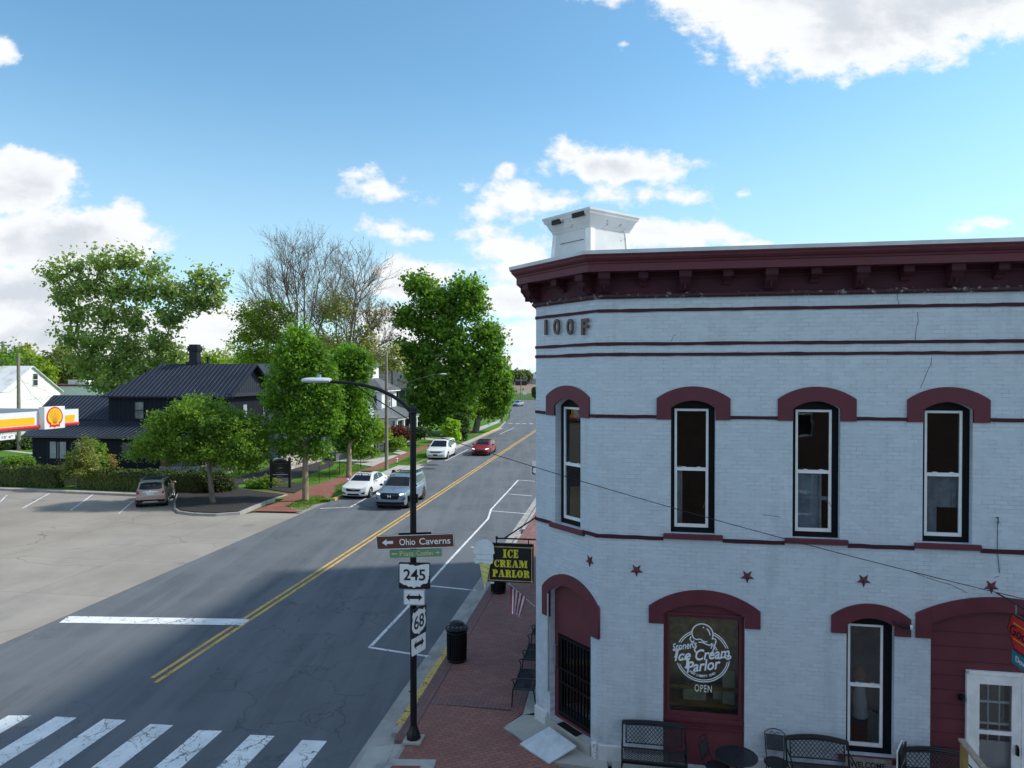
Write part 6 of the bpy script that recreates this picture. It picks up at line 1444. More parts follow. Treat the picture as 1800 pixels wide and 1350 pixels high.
# lower skirt roof and ground floor front
fy = -3.4; x0, x1 = hxp(38, -3.4), 1.2
mb = MB(); mb.box(hxp(56,-2.9), .6, fy+.5, 0, 0, 2.85); mb.build('ground_floor', dark_sid, hs)
mb = MB(); batten_wall(mb, (hxp(56,-2.9), fy+.5), (.6, fy+.5), HZ, 2.8); batten_wall(mb, (.6, fy+.5), (.6, 0), HZ, 2.8); mb.build('battens', dark_trim, hs)
roof_plane('porch_roof', [(hxp(38,-3.4), fy, 2.75), (x1, fy, 2.75), (.5, 0.02, 3.85), (hxp(170), 0.02, 3.85), (hxp(62), .02, 3.6)], hs, dark_roof, seam_dir=(0,-fy,1.1))
roof_plane('porch_roof', [(x1, fy, 2.75), (x1, Dp, 2.75), (.02, Dp, 3.75), (.02, 0.0, 3.85)], hs, dark_roof, seam_dir=(-1.2,0,1.0))
mb = MB(); mb.box(hxp(38,-3.4), x1, fy-.08, fy, 2.60, 2.78); mb.build('gutter', simple('grey_gutter', (.06,.065,.075), .35), hs)
# left wing
lx0, lx1 = hxp(52,.1), hxp(195)
mb = MB(); mb.box(lx0+1.2, -Wd_+.0, .6, 6.0, 0, 4.1); mb.build('side_wing', dark_sid, hs)
roof_plane('wing_roof', [(lx0, .1, 3.95), (-Wd_+.6, .1, 3.95), (-Wd_-.02, 3.3, 5.95), (hxp(94,3.3), 3.3, 5.95)], hs, dark_roof, seam_dir=(0,3.2,2.0))
roof_plane('wing_roof', [(-Wd_-.02, 6.5, 3.95), (lx0, 6.5, 3.95), (hxp(94,3.3), 3.3, 5.95), (-Wd_-.02, 3.3, 5.95)], hs, dark_roof, seam_dir=(0,-3.2,2.0))
roof_plane('wing_roof', [(lx0, 6.5, 3.95), (lx0, .1, 3.95), (hxp(94,3.3), 3.3, 5.95)], hs, dark_roof, seam_dir=(3.0,0,2.0))
for px, w in ((95,1.0),(108,1.0),(139,.9)): hwin((hs, dark_trim), T((hxp(px,-2.9), fy+.5, .75)), w, 1.55, pane=pane_pale, mull=False)
for px, w in ((222,1.0),(330,1.6)): hwin((hs, dark_trim), T((hxp(px,-2.9), fy+.5, .9)), w, 1.4, pane=pane_dark, mull=False)
hwin((hs, dark_trim), T((.6, -1.4, .6)) @ RZm(R(90)), .9, 2.0, pane=pane_dark, mull=False)
# chimney
cx_, cy_ = hxp(343, ry+.4), ry+.4
mb = MB(); zc = RZ-.3
for z0, z1, w in ((0,.5,.62),(.5,.62,.42),(.62,1.45,.40),(1.45,1.6,.50),(1.6,1.75,.56),(1.75,1.95,.50),(1.95,2.1,.40)): mb.box(cx_-w, cx_+w, cy_-w*.8, cy_+w*.8, zc+z0, zc+z1)
mb.build('chimney', dark_trim, hs, bevel=.02)
mb = MB(); mb.tube([(cx_+1.3, cy_, RZ-.2), (cx_+1.3, cy_, RZ+.55)], .11, 10); mb.tube([(cx_+1.3, cy_, RZ+.55), (cx_+1.3, cy_, RZ+.68)], .17, 10); mb.build('vent_pipe', dark_trim, hs)
# street side entrance porch: deck, steps, brick piers, ramp rail
deck = simple('deck_grey', (.26,.26,.26), .8); brickp = simple('brick_pier', (.16,.06,.045), .8, var=.3, scale=12)
mb = MB(); mb.box(-2.2, 2.6, fy-2.6, fy+.5, 0, .75); mb.build('porch_deck', deck, hs)
for k in range(3): mb = MB(); mb.box(.4, 1.9, fy-2.6-.32*(k+1), fy-2.6-.32*k, 0, .56-.18*k); mb.build('porch_step', M['slab'], hs)
for x in (-1.9, 2.3): mb = MB(); mb.box(x-.28, x+.28, fy-2.5, fy-1.95, 0, 1.5); mb.build('brick_pier', brickp, hs); mb = MB(); mb.box(x-.09, x+.09, fy-2.32, fy-2.14, 1.5, 2.75); mb.build('porch_post', dark_trim, hs)
roof_plane('porch_canopy', [(-2.6, fy-2.9, 2.7), (2.9, fy-2.9, 2.7), (2.9, fy+.2, 3.1), (-2.6, fy+.2, 3.1)], hs, dark_roof, seam_dir=(0,3.1,.4))
mb = MB()
for x in np.linspace(-1.2, .2, 8): mb.tube([(x, fy-2.55, .75), (x, fy-2.55, 1.6)], .02, 5)
mb.tube([(-1.3, fy-2.55, 1.6), (.3, fy-2.55, 1.6)], .025, 5); mb.tube([(.4,fy-2.6,1.5),(.4,fy-3.6,.95),(.4,fy-3.6,.0)], .025, 5); mb.tube([(1.9,fy-2.6,1.5),(1.9,fy-3.6,.95),(1.9,fy-3.6,.0)], .025, 5); mb.build('porch_railing', M['black_metal'], hs)
# stone wall along the bed
def wall_run(pts, h, th, mat, name, label, cat, z=.1, cap=None):
    c = pts[0]; o = empty(name, (c.x, c.y, z), 0, label, cat); mb = MB(); mc = MB()
    for a, b in zip(pts[:-1], pts[1:]):
        a, b = Vector(a)-c, Vector(b)-c; a.z = b.z = 0; d = (b-a).normalized(); n = Vector((-d.y, d.x, 0))*th/2
        poly = [a-n, b-n, b+n, a+n]; mb.prism([(p.x,p.y) for p in poly], 0, h)
        n2 = n*1.25; poly = [a-n2, b-n2, b+n2, a+n2]; mc.prism([(p.x,p.y) for p in poly], h, h+.07)
    mb.build('stonework', mat, o)
    if cap: mc.build('coping', cap, o)
    return o
wall_run([G(478,838), G(512,827), G(585,807)], 1.15, .4, mat_stone('ledge_stone'), 'stone_wall', 'low pale ledgestone wall behind the black house sign', 'wall', cap=M['slab'])
# ------------------------------------------------------------ black house sign
p = G(493,861); bs = empty('house_sign', (p.x, p.y, .12), R(4), 'black wooden sign with two posts and a round emblem beside the brick walk', 'sign')
blk = simple('sign_board_black', (.012,.013,.016), .45); gr_l = simple('sign_line_grey', (.14,.145,.15), .5)
for x in (-.62, .62): mb = MB(); mb.box(x-.08, x+.08, -.08, .08, 0, 2.0); mb.box(x-.10, x+.10, -.10, .10, 2.0, 2.05); mb.build('post', blk, bs, bevel=.01)
plate('board', arch(-.54, .54, .72, 1.82, 1.98), [], .06, -.03, blk, bs); plate('rim_line', arch(-.48,.48,1.66,1.80,1.92), [arch(-.46,.46,1.68,1.78,1.90)], .004, -.035, gr_l, bs)
plate('emblem', ringpts(0,1.36,.20,28), [ringpts(0,1.36,.18,28)], .004, -.035, gr_l, bs)
mb = MB()
for z, w, h in ((1.07,.30,.02),(1.00,.20,.015)): mb.box(-w, w, -.036, -.031, z-h, z+h)
mb.build('lettering_line', gr_l, bs); plate('white_line', rect(-.50,.50,.91,.945), [], .005, -.037, M['white_paint'], bs)
mb = MB(); mb.box(-.2,.02,-.037,-.031,.79,.84); mb.box(.06,.2,-.037,-.031,.795,.83); mb.box(-.1,.1,-.037,-.031,1.34,1.40); mb.build('small_lettering', simple('sign_pale', (.35,.36,.36), .6), bs)
# ------------------------------------------------------------ wire fence along the walk
fp_ = [G(561,852), G(579,844.5), G(597,838), G(634,826)]
fo = empty('wire_fence', (fp_[0].x, fp_[0].y, .1), 0, 'low black wire fence with thin posts between lawn and brick walk', 'fence')
for p in fp_: q = p-fp_[0]; mb = MB(); mb.tube([(q.x,q.y,0),(q.x,q.y,1.25)], .022, 6); mb.build('post', M['black_metal'], fo)
mb = MB()
for z in (.25,.5,.75,1.0,1.2): mb.tube([(p-fp_[0]+Vector((0,0,z))) for p in fp_], .004, 3)
mb.build('wire', M['black_metal'], fo)
# ------------------------------------------------------------ filling station canopy
R1 = D(138,735,40.0); cz0, cz1 = 5.02, 5.92
cn = empty('fuel_canopy', (R1.x, R1.y, 0), -TH, 'filling station canopy with white, yellow and red fascia at the left edge', 'canopy')
c_w = simple('fascia_white', (.66,.69,.72), .35, var=.03); c_y = simple('fascia_yellow', (.72,.44,.02), .35, var=.03); c_r = simple('fascia_red', (.60,.03,.03), .3, var=.04)
CL = 17.0; CW = 11.0
mb = MB(); mb.box(-.06, 0, -CL, 0, cz0, cz1); mb.box(-CW, -.06, -.06, 0, cz0, cz1); mb.box(-CW, -.06, -CL, -CL+.06, cz0, cz1); mb.box(-CW, -CW+.06, -CL+.06, -.06, cz0, cz1); mb.build('fascia', c_w, cn)
mb = MB(); mb.box(-CW+.06, -.061, -CL+.061, -.061, cz1-.5, cz1-.42); mb.build('roof_deck', simple('deck_maroon', (.06,.025,.03), .6), cn)
mb = MB(); mb.box(-CW+.1, -.25, -CL+.1, -.9, cz0-.10, cz0+.02); mb.build('soffit', simple('soffit_grey', (.42,.44,.46), .5), cn)
lgY0 = None
def CY(px):     # local y along the fascia for a pixel column
    d = ray(px, 740); t = Vector((R1.x,R1.y,0)).dot(V)/Vector((d.x,d.y,0)).dot(V); p = Vector((d.x*t, d.y*t, 0)); return (p-Vector((R1.x,R1.y,0))).dot(U)
ya, yb_ = CY(67.5), CY(104)
def yellow(y0, y1, curve_end):
    mb = MB(); mb.box(.001, .012, y0, y1, cz0+.22, cz0+.60)
    return mb
yellow(-CL+.3, ya-.25, 0).build('yellow_band', c_y, cn)
me = plate_mesh([(yb_+.01,cz0+.22),(-.34,cz0+.22),(-.30,cz0+.38),(-.27,cz0+.60),(yb_+.01,cz0+.57)], [], .012, 'yellow_band'); me.transform(T((.0125,0,0)) @ Matrix(((0,-1,0,0),(1,0,0,0),(0,0,1,0),(0,0,0,1)))); link('yellow_band', me, c_y, cn)
for y0, y1 in ((-CL+.1, ya-.02), (yb_+.02, -.08)): mb = MB(); mb.tube([(.03, y0, cz0+.10), (.03, y1, cz0+.10)], .085, 12); mb.build('red_tube', c_r, cn, smooth=True)
mb = MB(); mb.box(.001, .36, ya, yb_, cz0-.06, cz1+.22); lg = mb.build('logo_box', c_w, cn, bevel=.02)
# scallop emblem
yc, zc = (ya+yb_)/2-.02, (cz0+cz1)/2+.10; s_ = (yb_-ya)*.40
def ell(r, n=40): 
    pts = [(-.62,-.98),(-.58,-.70)]
    for i in range(n+1):
        t = R(212-244*i/n); pts.append((r*1.02*math.cos(t), r*1.0*math.sin(t)+.02))
    return pts
outer = [(-.62,-.95),(-.62,-.62),(-.80,-.52),(-.95,-.30),(-1.0,-.05),(-.97,.25),(-.86,.52),(-.66,.76),(-.40,.93),(-.14,1.0),(.14,1.0),(.40,.93),(.66,.76),(.86,.52),(.97,.25),(1.0,-.05),(.95,-.30),(.80,-.52),(.62,-.62),(.62,-.95),(.30,-.88),(.0,-.98),(-.30,-.88)]
inner = [(-.42,-.72),(-.46,-.48),(-.70,-.38),(-.82,-.15),(-.84,.08),(-.80,.30),(-.70,.50),(-.54,.68),(-.34,.80),(-.12,.86),(.12,.86),(.34,.80),(.54,.68),(.70,.50),(.80,.30),(.84,.08),(.82,-.15),(.70,-.38),(.46,-.48),(.42,-.72),(.2,-.66),(0,-.72),(-.2,-.66)]
MX = Matrix(((0,-1,0,0),(1,0,0,0),(0,0,1,0),(0,0,0,1)))
def em(name, pts, y, mat, th=.01): me = plate_mesh([(yc+p[0]*s_, zc+p[1]*s_) for p in pts], [], th, name); me.transform(T((.37+y,0,0)) @ MX); link(name, me, mat, lg)
em('emblem_rim', outer, .0, c_r); em('emblem_shell', inner, .008, simple('emblem_yellow', (.75,.50,.03), .4, var=.02))
for t in (-62,-41,-24,-8,8,24,41,62):
    a = R(90+t); p0_, p1_ = (math.cos(a)*.04+ math.sin(R(t))*-.15, -.60), (math.cos(a)*.80, .0+math.sin(a)*.80)
    em('emblem_rib', stroke([p0_, p1_], .028), .016, c_r, .008)
mb = MB(); mb.box(.0,.03,CY(-30),CY(25.5),cz0-.42,cz0-.14); cs_ = mb.build('clearance_sign', c_w, cn)
me = text_mesh("Clearance 15' 6\"", width=2.0, height=.13, bold=.02, depth=.005); me.transform(T((.034,CY(25.5)-1.15,cz0-.28)) @ MX); link('lettering', me, simple('dull_red_text', (.25,.06,.08), .6), cs_)
for y in (-5.5,-14): mb = MB(); mb.box(-5.7,-5.3,y-.2,y+.2,0,cz0); mb.build('column', c_w, cn)
# ------------------------------------------------------------ white barn and low shop behind
def gable_house(name, label, cat, org, rz, w, d, ez, rzz, wall, roof, over=.3, ridge='x', z0=0.0):
    """ridge along local x, gables at x=0 and x=-w; depth d along y"""
    o = empty(name, (org.x, org.y, z0), rz, label, cat)
    mb = MB(); mb.add([(0,0,0),(0,d,0),(-w,d,0),(-w,0,0),(0,0,ez),(0,d,ez),(-w,d,ez),(-w,0,ez),(0,d/2,rzz),(-w,d/2,rzz)], [(0,1,5,8,4),(2,3,7,9,6),(3,0,4,7),(1,2,6,5),(0,3,2,1)]); mb.build('wall', wall, o)
    s = (rzz-ez)/(d/2); e = ez-over*s+.05
    roof_plane('roof', [(-w-over,-over,e),(over,-over,e),(over,d/2,rzz+.06),(-w-over,d/2,rzz+.06)], o, roof, .1); roof_plane('roof', [(over,d+over,e),(-w-over,d+over,e),(-w-over,d/2,rzz+.06),(over,d/2,rzz+.06)], o, roof, .1)
    return o
def metal_panel(name, c):
    m = NT(name); v = m.vec('Object'); wv = m.n('ShaderNodeTexWave'); wv.wave_type = 'BANDS'; wv.bands_direction = 'X'; wv.inputs['Scale'].default_value = 2.2; m.l(v, wv.inputs[0])
    c2 = m.mix(m.ss(wv.outputs['Fac'], .0, .2, .35, 0), c, tuple(x*.5 for x in c)); c2 = m.mix(m.ss(m.noise(v, .5, 5, .7), .5, .7, 0, .5), c2, (.36,.34,.32)); m.col(c2); m.set(Roughness=.45); return m.mat
white_board = simple('white_boards', (.84,.86,.86), .6, var=.10, scale=2)
Yn = 88.0; pn_ = D(0, 690, Yn); pn_.z = 0
barn = gable_house('white_barn', 'large white barn with a metal roof and a small gable window at far left', 'barn', pn_, -TH, 22, 9.6, 5.75, 9.0, white_board, metal_panel('barn_roof', (.78,.80,.82)))
hwin((barn, M['white_sash']), T((0,5.35,6.4)) @ RZm(R(90)), .9, 1.7, pane=pane_dark); mb = MB(); mb.box(-9,-8.4,1.0,1.5,6.3,6.5); mb.build('roof_vent', M['maroon'], barn)
pb = D(100, 700, 128); pb.z = 0
lb = empty('flat_roofed_shop', (pb.x, pb.y, 0), -TH, 'low white flat roofed shop with a maroon edge beyond the white barn', 'building')
mb = MB(); mb.box(-14, 12, 0, 12, 0, 5.9); mb.build('wall', white_board, lb); mb = MB(); mb.box(-14.15, 12.15, -.15, 12.15, 5.9, 6.15); mb.build('roof_edge', M['maroon'], lb)
mb = MB(); mb.box(1.4,3.3,1,3,6.15,7.0); mb.box(3.7,5.0,1,2.4,6.15,6.9); mb.build('roof_unit', M['white_paint'], lb, bevel=.03); mb = MB(); mb.tube([(6.5,1,6.15),(6.5,1,6.9)], .12, 8); mb.tube([(8,1,6.15),(8,1,6.9)], .12, 8); mb.build('roof_vent', M['white_paint'], lb)
# ------------------------------------------------------------ houses along the far side
wh_clap = simple('white_clapboard', (.66,.69,.72), .55, var=.06, scale=2); grey_clap = simple('grey_clapboard', (.34,.37,.40), .6, var=.08); shingle = simple('grey_shingles', (.10,.11,.125), .85, var=.3, scale=5); shingle_l = simple('pale_shingles', (.20,.21,.22), .85, var=.25, scale=5)
shut_b = simple('black_shutter', (.02,.022,.026), .5); shut_m = simple('maroon_shutter', (.06,.015,.022), .5)
pc = D(671, 740, 78); pc.z = 0
hw_ = empty('white_house', (pc.x, pc.y, .3), -TH, 'white two storey house with black shutters and a columned front porch', 'house')
mb = MB(); mb.box(-7, 0, 0, 5.2, 0, 6.0); mb.build('wall', wh_clap, hw_)
for rp_, sd_ in (([(-7.4,-.4,5.95),(.4,-.4,5.95),(-2.2,2.6,7.6),(-4.8,2.6,7.6)], None), ([(.4,-.4,5.95),(.4,5.6,5.95),(-2.2,2.6,7.6)], None), ([(.4,5.6,5.95),(-7.4,5.6,5.95),(-4.8,2.6,7.6),(-2.2,2.6,7.6)], None), ([(-7.4,5.6,5.95),(-7.4,-.4,5.95),(-4.8,2.6,7.6)], None)): roof_plane('roof', rp_, hw_, shingle, .12)
mb = MB(); mb.box(-7.38,.38,-.38,5.58,5.72,5.84); mb.build('cornice', M['white_paint'], hw_)
mb = MB(); mb.box(-3.6,-1.6,1.6,3.6,7.0,8.6); dm = mb.build('cupola', M['white_paint'], hw_); mb = MB(); mb.box(-3.9,-1.3,1.3,3.9,8.6,8.85); mb.build('cupola_roof', shingle, dm)
hwin((dm, M['white_sash']), T((-2.6,1.6,7.3)), .8, 1.0, pane=pane_dark)
hwin((hw_, M['white_sash']), T((-1.4,0,3.9)), .8, 1.4, pane=pane_mid, shut=shut_b); hwin((hw_, M['white_sash']), T((-4.6,0,3.9)), .8, 1.4, pane=pane_mid, shut=shut_b); hwin((hw_, M['white_sash']), T((0,2.6,3.9)) @ RZm(R(90)), .8, 1.4, pane=pane_mid, shut=shut_b)
roof_plane('porch_roof', [(-2.5,-2.2,2.95),(2.6,-2.2,2.95),(.02,.3,3.9),(-2.5,.3,3.9)], hw_, shingle_l, .1); roof_plane('porch_roof', [(2.6,-2.2,2.95),(2.6,6.0,2.95),(.02,5.6,3.9),(.02,.3,3.9)], hw_, shingle, .1)
mb = MB(); mb.box(-2.5,2.5,-2.1,-1.95,2.7,2.94); mb.box(2.35,2.5,-1.95,5.9,2.7,2.94); mb.build('porch_fascia', M['white_paint'], hw_)
mb = MB(); mb.box(-2.4,2.4,-2.0,5.8,0,.5); mb.build('porch_deck', grey_clap, hw_)
for x, y in ((-2.2,-1.9),(0,-1.9),(2.3,-1.9),(2.3,.6),(2.3,3.1),(2.3,5.6)): mb = MB(); mb.box(x-.1,x+.1,y-.1,y+.1,.5,2.7); mb.build('porch_column', M['white_paint'], hw_)
hwin((hw_, M['white_sash']), T((-1.2,0,.9)), .9, 1.7, pane=pane_mid); hwin((hw_, M['white_sash']), T((0,1.6,.6)) @ RZm(R(90)), 1.0, 2.0, pane=pane_dark); hwin((hw_, M['white_sash']), T((0,4.0,.9)) @ RZm(R(90)), .9, 1.6, pane=pane_mid)
mb = MB()
for y in np.arange(-1.6, 5.6, .18): mb.box(2.28,2.32,y-.02,y+.02,.5,1.25)
mb.box(2.26,2.34,-1.9,5.6,1.25,1.31); mb.build('porch_railing', M['white_paint'], hw_)
pg = D(722, 700, 96); pg.z = 0
gh_ = gable_house('grey_house', 'grey two storey house with maroon shutters partly hidden by the big maple', 'house', pg, -TH, 9.0, 8.0, 6.3, 8.4, grey_clap, shingle)
hwin((gh_, M['white_sash']), T((-1.2,0,4.2)), 1.0, 1.7, pane=pane_mid, shut=shut_m); hwin((gh_, M['white_sash']), T((-4.6,0,4.2)), 1.0, 1.7, pane=pane_mid, shut=shut_m); hwin((gh_, M['white_sash']), T((-1.2,0,1.0)), 1.0, 1.7, pane=pane_mid, shut=shut_m)
mb = MB(); mb.box(-9.3,.3,-.34,-.26,6.05,6.22); mb.build('gutter', M['white_paint'], gh_)
pp_ = D(612, 790, 66); pp_.z = 0
ph = gable_house('pale_house', 'pale blue grey house with a low deck mostly hidden behind the street trees', 'house', pp_, -TH, 9.5, 7.0, 4.6, 7.2, simple('pale_blue_siding', (.42,.48,.54), .6, var=.05), shingle_l)
mb = MB(); mb.box(-3.6,-.2,-2.4,-.05,0,.9); mb.build('deck', simple('dark_deck', (.10,.105,.11), .7), ph); mb = MB(); mb.box(-3.7,-.1,-2.5,-2.4,.9,1.0); mb.build('deck_rail', grey_clap, ph)
hwin((ph, M['white_sash']), T((-1.8,0,1.2)), 1.0, 1.5, pane=pane_mid); hwin((ph, M['white_sash']), T((-5.6,0,1.2)), 1.0, 1.5, pane=pane_mid); hwin((ph, M['white_sash']), T((0,3.0,1.2)) @ RZm(R(90)), 1.0, 1.5, pane=pane_mid)
pr = D(462, 700, 84); pr.z = 0
sh2 = gable_house('shingled_house', 'house with a pale grey shingle roof just behind the black gable', 'house', pr, -TH, 8, 8, 6.0, 9.2, grey_clap, shingle_l)
hwin((sh2, M['white_sash']), T((0,3.0,3.6)) @ RZm(R(90)), 1.0, 1.5, pane=pane_mid)
# far barns and field things
def far_shed(px, py, Yd, w, d, h, r, wall, roof, label):
    p = D(px, py, Yd); p.z = 0; return gable_house('farm_shed', label, 'shed', p, 0, w, d, h, h+r, wall, roof)
far_shed(960, 670, 640, 34, 14, 5, 4.2, simple('shed_grey', (.30,.33,.36), .6), simple('shed_roof_blue_grey', (.22,.27,.32), .5), 'long grey blue farm shed far away on the horizon beside the shop corner')
far_shed(926, 672, 560, 9, 6, 3.4, 1.2, simple('shed_dark', (.02,.02,.022), .7), simple('shed_dark_roof', (.03,.03,.035), .7), 'small black farm shed in the distant field')
# ------------------------------------------------------------ house sign in front of the white house
p = G(667,797); gs = empty('grey_sign', (p.x, p.y, .12), R(6), 'grey lawn sign with a dark patterned badge in front of the white house', 'sign')
for x in (-.5,.5): mb = MB(); mb.box(x-.05,x+.05,-.05,.05,0,1.0); mb.build('post', M['black_metal'], gs)
plate('board', [(-.85,.75),(.85,.75),(.85,1.35),(.6,1.45),(.5,1.75),(-.5,1.75),(-.6,1.45),(-.85,1.35)], [], .06, -.03, simple('sign_board_grey', (.25,.27,.29), .6), gs)
plate('emblem', rect(-.42,.42,.95,1.95), [ringpts(0,1.45,.24,20)], .02, -.055, simple('emblem_dark', (.05,.035,.04), .6), gs); plate('emblem_disc', ringpts(0,1.45,.22,20), [], .02, -.056, simple('emblem_grey', (.30,.33,.36), .6), gs)
p = G(682,792); es = empty('entry_steps', (p.x, p.y, .1), -TH, 'short stone steps with a curved rail leading up the lawn', 'steps')
for k in range(3): mb = MB(); mb.box(-.35*k-.35,-.35*k,-.8,.8,0,.16*(k+1)); mb.build('step', M['slab'], es)
for y in (-.75,.75): mb = MB(); mb.tube([(0,y,0),(0,y,.9),(-.3,y,1.05),(-.9,y,1.3),(-1.0,y,1.2),(-1.0,y,.4)], .02, 5); mb.build('rail', M['black_metal'], es)
# ------------------------------------------------------------ wooden poles, far lamp, hydrant, crossing sign
def pole(px, py, z, topy, label, r=.15, cross=None, name='utility_pole', cat='utility pole'):
    p = G(px, py, z); o = empty(name, (p.x, p.y, z), -TH, label, cat); h = D(px, topy, p.y).z-z
    mb = MB(); mb.tube([(0,0,0),(0,0,h)], [r, r*.72], 10); mb.build('pole', M['wood_pole'], o, smooth=True)
    if cross: mb = MB(); mb.box(-cross, cross, -.06, .06, h-.6, h-.48); mb.build('crossarm', M['wood_pole'], o)
    return o, h
po, h = pole(679.5, 826, .1, 622, 'grey wooden pole with a long lamp arm beside the brick walk', .15)
d_ = lambda px, py: (lambda d: (Vector((0,0,CAMZ))+d*(Vector((po.location.x,po.location.y,0)).dot(U)/Vector((d.x,d.y,0)).dot(U))-Vector(po.location)))(ray(px, py))
def pl_(px, py): q = d_(px, py); return Vector((q.dot(V), 0, q.z))
mb = MB(); mb.tube([pl_(681,684), pl_(700,677), pl_(735,666), pl_(760,659), pl_(775,657.5)], .020, 6); mb.build('lamp_arm', M['wood_pole'], po); mb = MB(); mb.tube([pl_(681,684), pl_(690,690), pl_(681,700)], .02, 5); mb.build('arm_brace', M['galv'], po)
mb = MB(); q = pl_(779,657.5); mb.ellip((q.x,0,q.z), (.30,.12,.07), 12, 6); mb.build('lamp_head', bpy.data.materials['lamp_grey'], po, smooth=True)
pole(33.5, 791, .1, 622, 'pale wooden pole standing in front of the white barn', .2); pole(6, 760, .1, 600, 'wooden pole with a crossarm at the far left behind the barn', .2, 1.2)
pole(883.5, 741, .1, 700, 'short brown wooden pole by the red hydrant near the bend', .17)
pole(915.5, 703.2, 0, 660, 'thin wooden pole at the edge of the far field', .16); pole(653, 752, .1, 640, 'thin pole among the trees behind the white house', .1)
p = G(881,741,.1); hy = empty('fire_hydrant', (p.x, p.y, .1), 0, 'red fire hydrant on the verge beside the short wooden pole', 'hydrant')
hr_ = simple('hydrant_red', (.45,.03,.02), .4); mb = MB(); mb.lathe((0,0,0), [(.16,0),(.16,.05),(.12,.07),(.12,.6),(.15,.62),(.15,.66),(.12,.70),(.06,.82),(0,.84)], 12); mb.build('barrel', hr_, hy, smooth=True); mb = MB(); mb.tube([(-.2,0,.5),(.2,0,.5)], .06, 8); mb.build('outlet', hr_, hy)
p = G(878,744,.1); cs2 = empty('crossing_sign', (p.x, p.y, .1), 0, 'yellow diamond warning sign on a thin post near the distant crosswalk', 'road sign')
mb = MB(); mb.tube([(0,0,0),(0,0,2.6)], .035, 6); mb.build('post', M['galv'], cs2); yel = simple('warning_yellow', (.62,.52,.02), .5); plate('panel', [(0,1.75),(.5,2.25),(0,2.75),(-.5,2.25)], [], .01, -.05, yel, cs2); mb = MB(); mb.ellip((0,-.06,2.38), (.07,.01,.07), 8, 5); mb.box(-.05,.05,-.062,-.052,2.05,2.3); mb.build('figure_mark', sgn_black, cs2)
p = G(922.5,699,0); ms = empty('roadside_sign', (p.x, p.y, 0), 0, 'small white sign on two posts at the edge of the green field', 'sign'); mb = MB(); mb.box(-.5,-.42,-.04,.04,0,2.2); mb.box(.42,.5,-.04,.04,0,2.2); mb.build('post', M['galv'], ms); plate('panel', rect(-.7,.7,1.1,2.3), [], .03, -.07, M['white_paint'], ms)
for px, py, lab in ((698,813,'white marker stub on the grass beside the brick walk'), (723.5,812,'white marker stub on the verge near the yellow kerb')):
    p = G(px, py, .1); mo = empty('marker_post', (p.x, p.y, .1), 0, lab, 'marker', 'white marker stubs on the far verge'); mb = MB(); mb.tube([(0,0,0),(0,0,.28)], .04, 8); mb.build('stem', M['white_paint'], mo); mb = MB(); mb.ellip((0,0,.33), (.09,.09,.07), 10, 6); mb.build('cap', M['white_paint'], mo)
# distribution wires at far left
w0 = D(33,655,73); 
for k, (pxa, pya, Ya, pxb, pyb, Yb) in enumerate(((33,668,73,103,689,110),(33,676,73,0,690,60),(33,660,73,80,716,60))):
    a, b = D(pxa,pya,Ya), D(pxb,pyb,Yb); mb = MB(); mb.tube([Vector((0,0,0)), (b-a)*.5-Vector((0,0,.35)), b-a], .018, 4); q = mb.build('overhead_cable', bpy.data.materials['cable_black']); q.location = a
    tag(q, ('thin service cable from the barn pole to the low shop', 'thin service cable from the barn pole towards the left edge', 'thin service cable from the barn pole down towards the black house')[k], 'cable')
# ------------------------------------------------------------ vegetation
LM = dict(maple=mat_leaf('maple_leaves', (.048,.125,.022), (.115,.24,.045), (.045,.10,.018)),
 street=mat_leaf('street_tree_leaves', (.045,.13,.016), (.11,.23,.030), (.035,.09,.014)),
 silver=mat_leaf('silver_maple_leaves', (.10,.18,.08), (.21,.29,.15), (.075,.14,.06)),
 crab=mat_leaf('crabapple_leaves', (.058,.14,.025), (.13,.235,.045), (.045,.105,.02)),
 dog=mat_leaf('dogwood_leaves', (.085,.13,.05), (.17,.21,.09), (.07,.11,.04)),
 olive=mat_leaf('budding_leaves', (.10,.19,.02), (.17,.27,.04), (.08,.15,.02)),
 bud=mat_leaf('red_buds', (.16,.12,.07), (.22,.20,.08), (.12,.11,.06)),
 hedge=mat_leaf('yew_leaves', (.006,.017,.002), (.048,.078,.004), (.006,.016,.002), .02),
 lime=mat_leaf('bright_shrub_leaves', (.13,.26,.03), (.22,.36,.05), (.09,.20,.02)),
 dark=mat_leaf('cypress_leaves', (.020,.055,.016), (.045,.09,.025), (.015,.04,.012), .15),
 red=mat_leaf('red_shrub_leaves', (.07,.018,.018), (.12,.04,.035), (.05,.02,.02)),
 wood=mat_leaf('woodland_leaves', (.045,.075,.028), (.085,.12,.045), (.03,.055,.02)),
 pale=mat_leaf('pale_budding_leaves', (.15,.20,.10), (.24,.27,.14), (.12,.16,.08)),
 woodfar=mat_leaf('distant_woodland', (.06,.10,.07), (.09,.14,.09), (.05,.085,.06)))
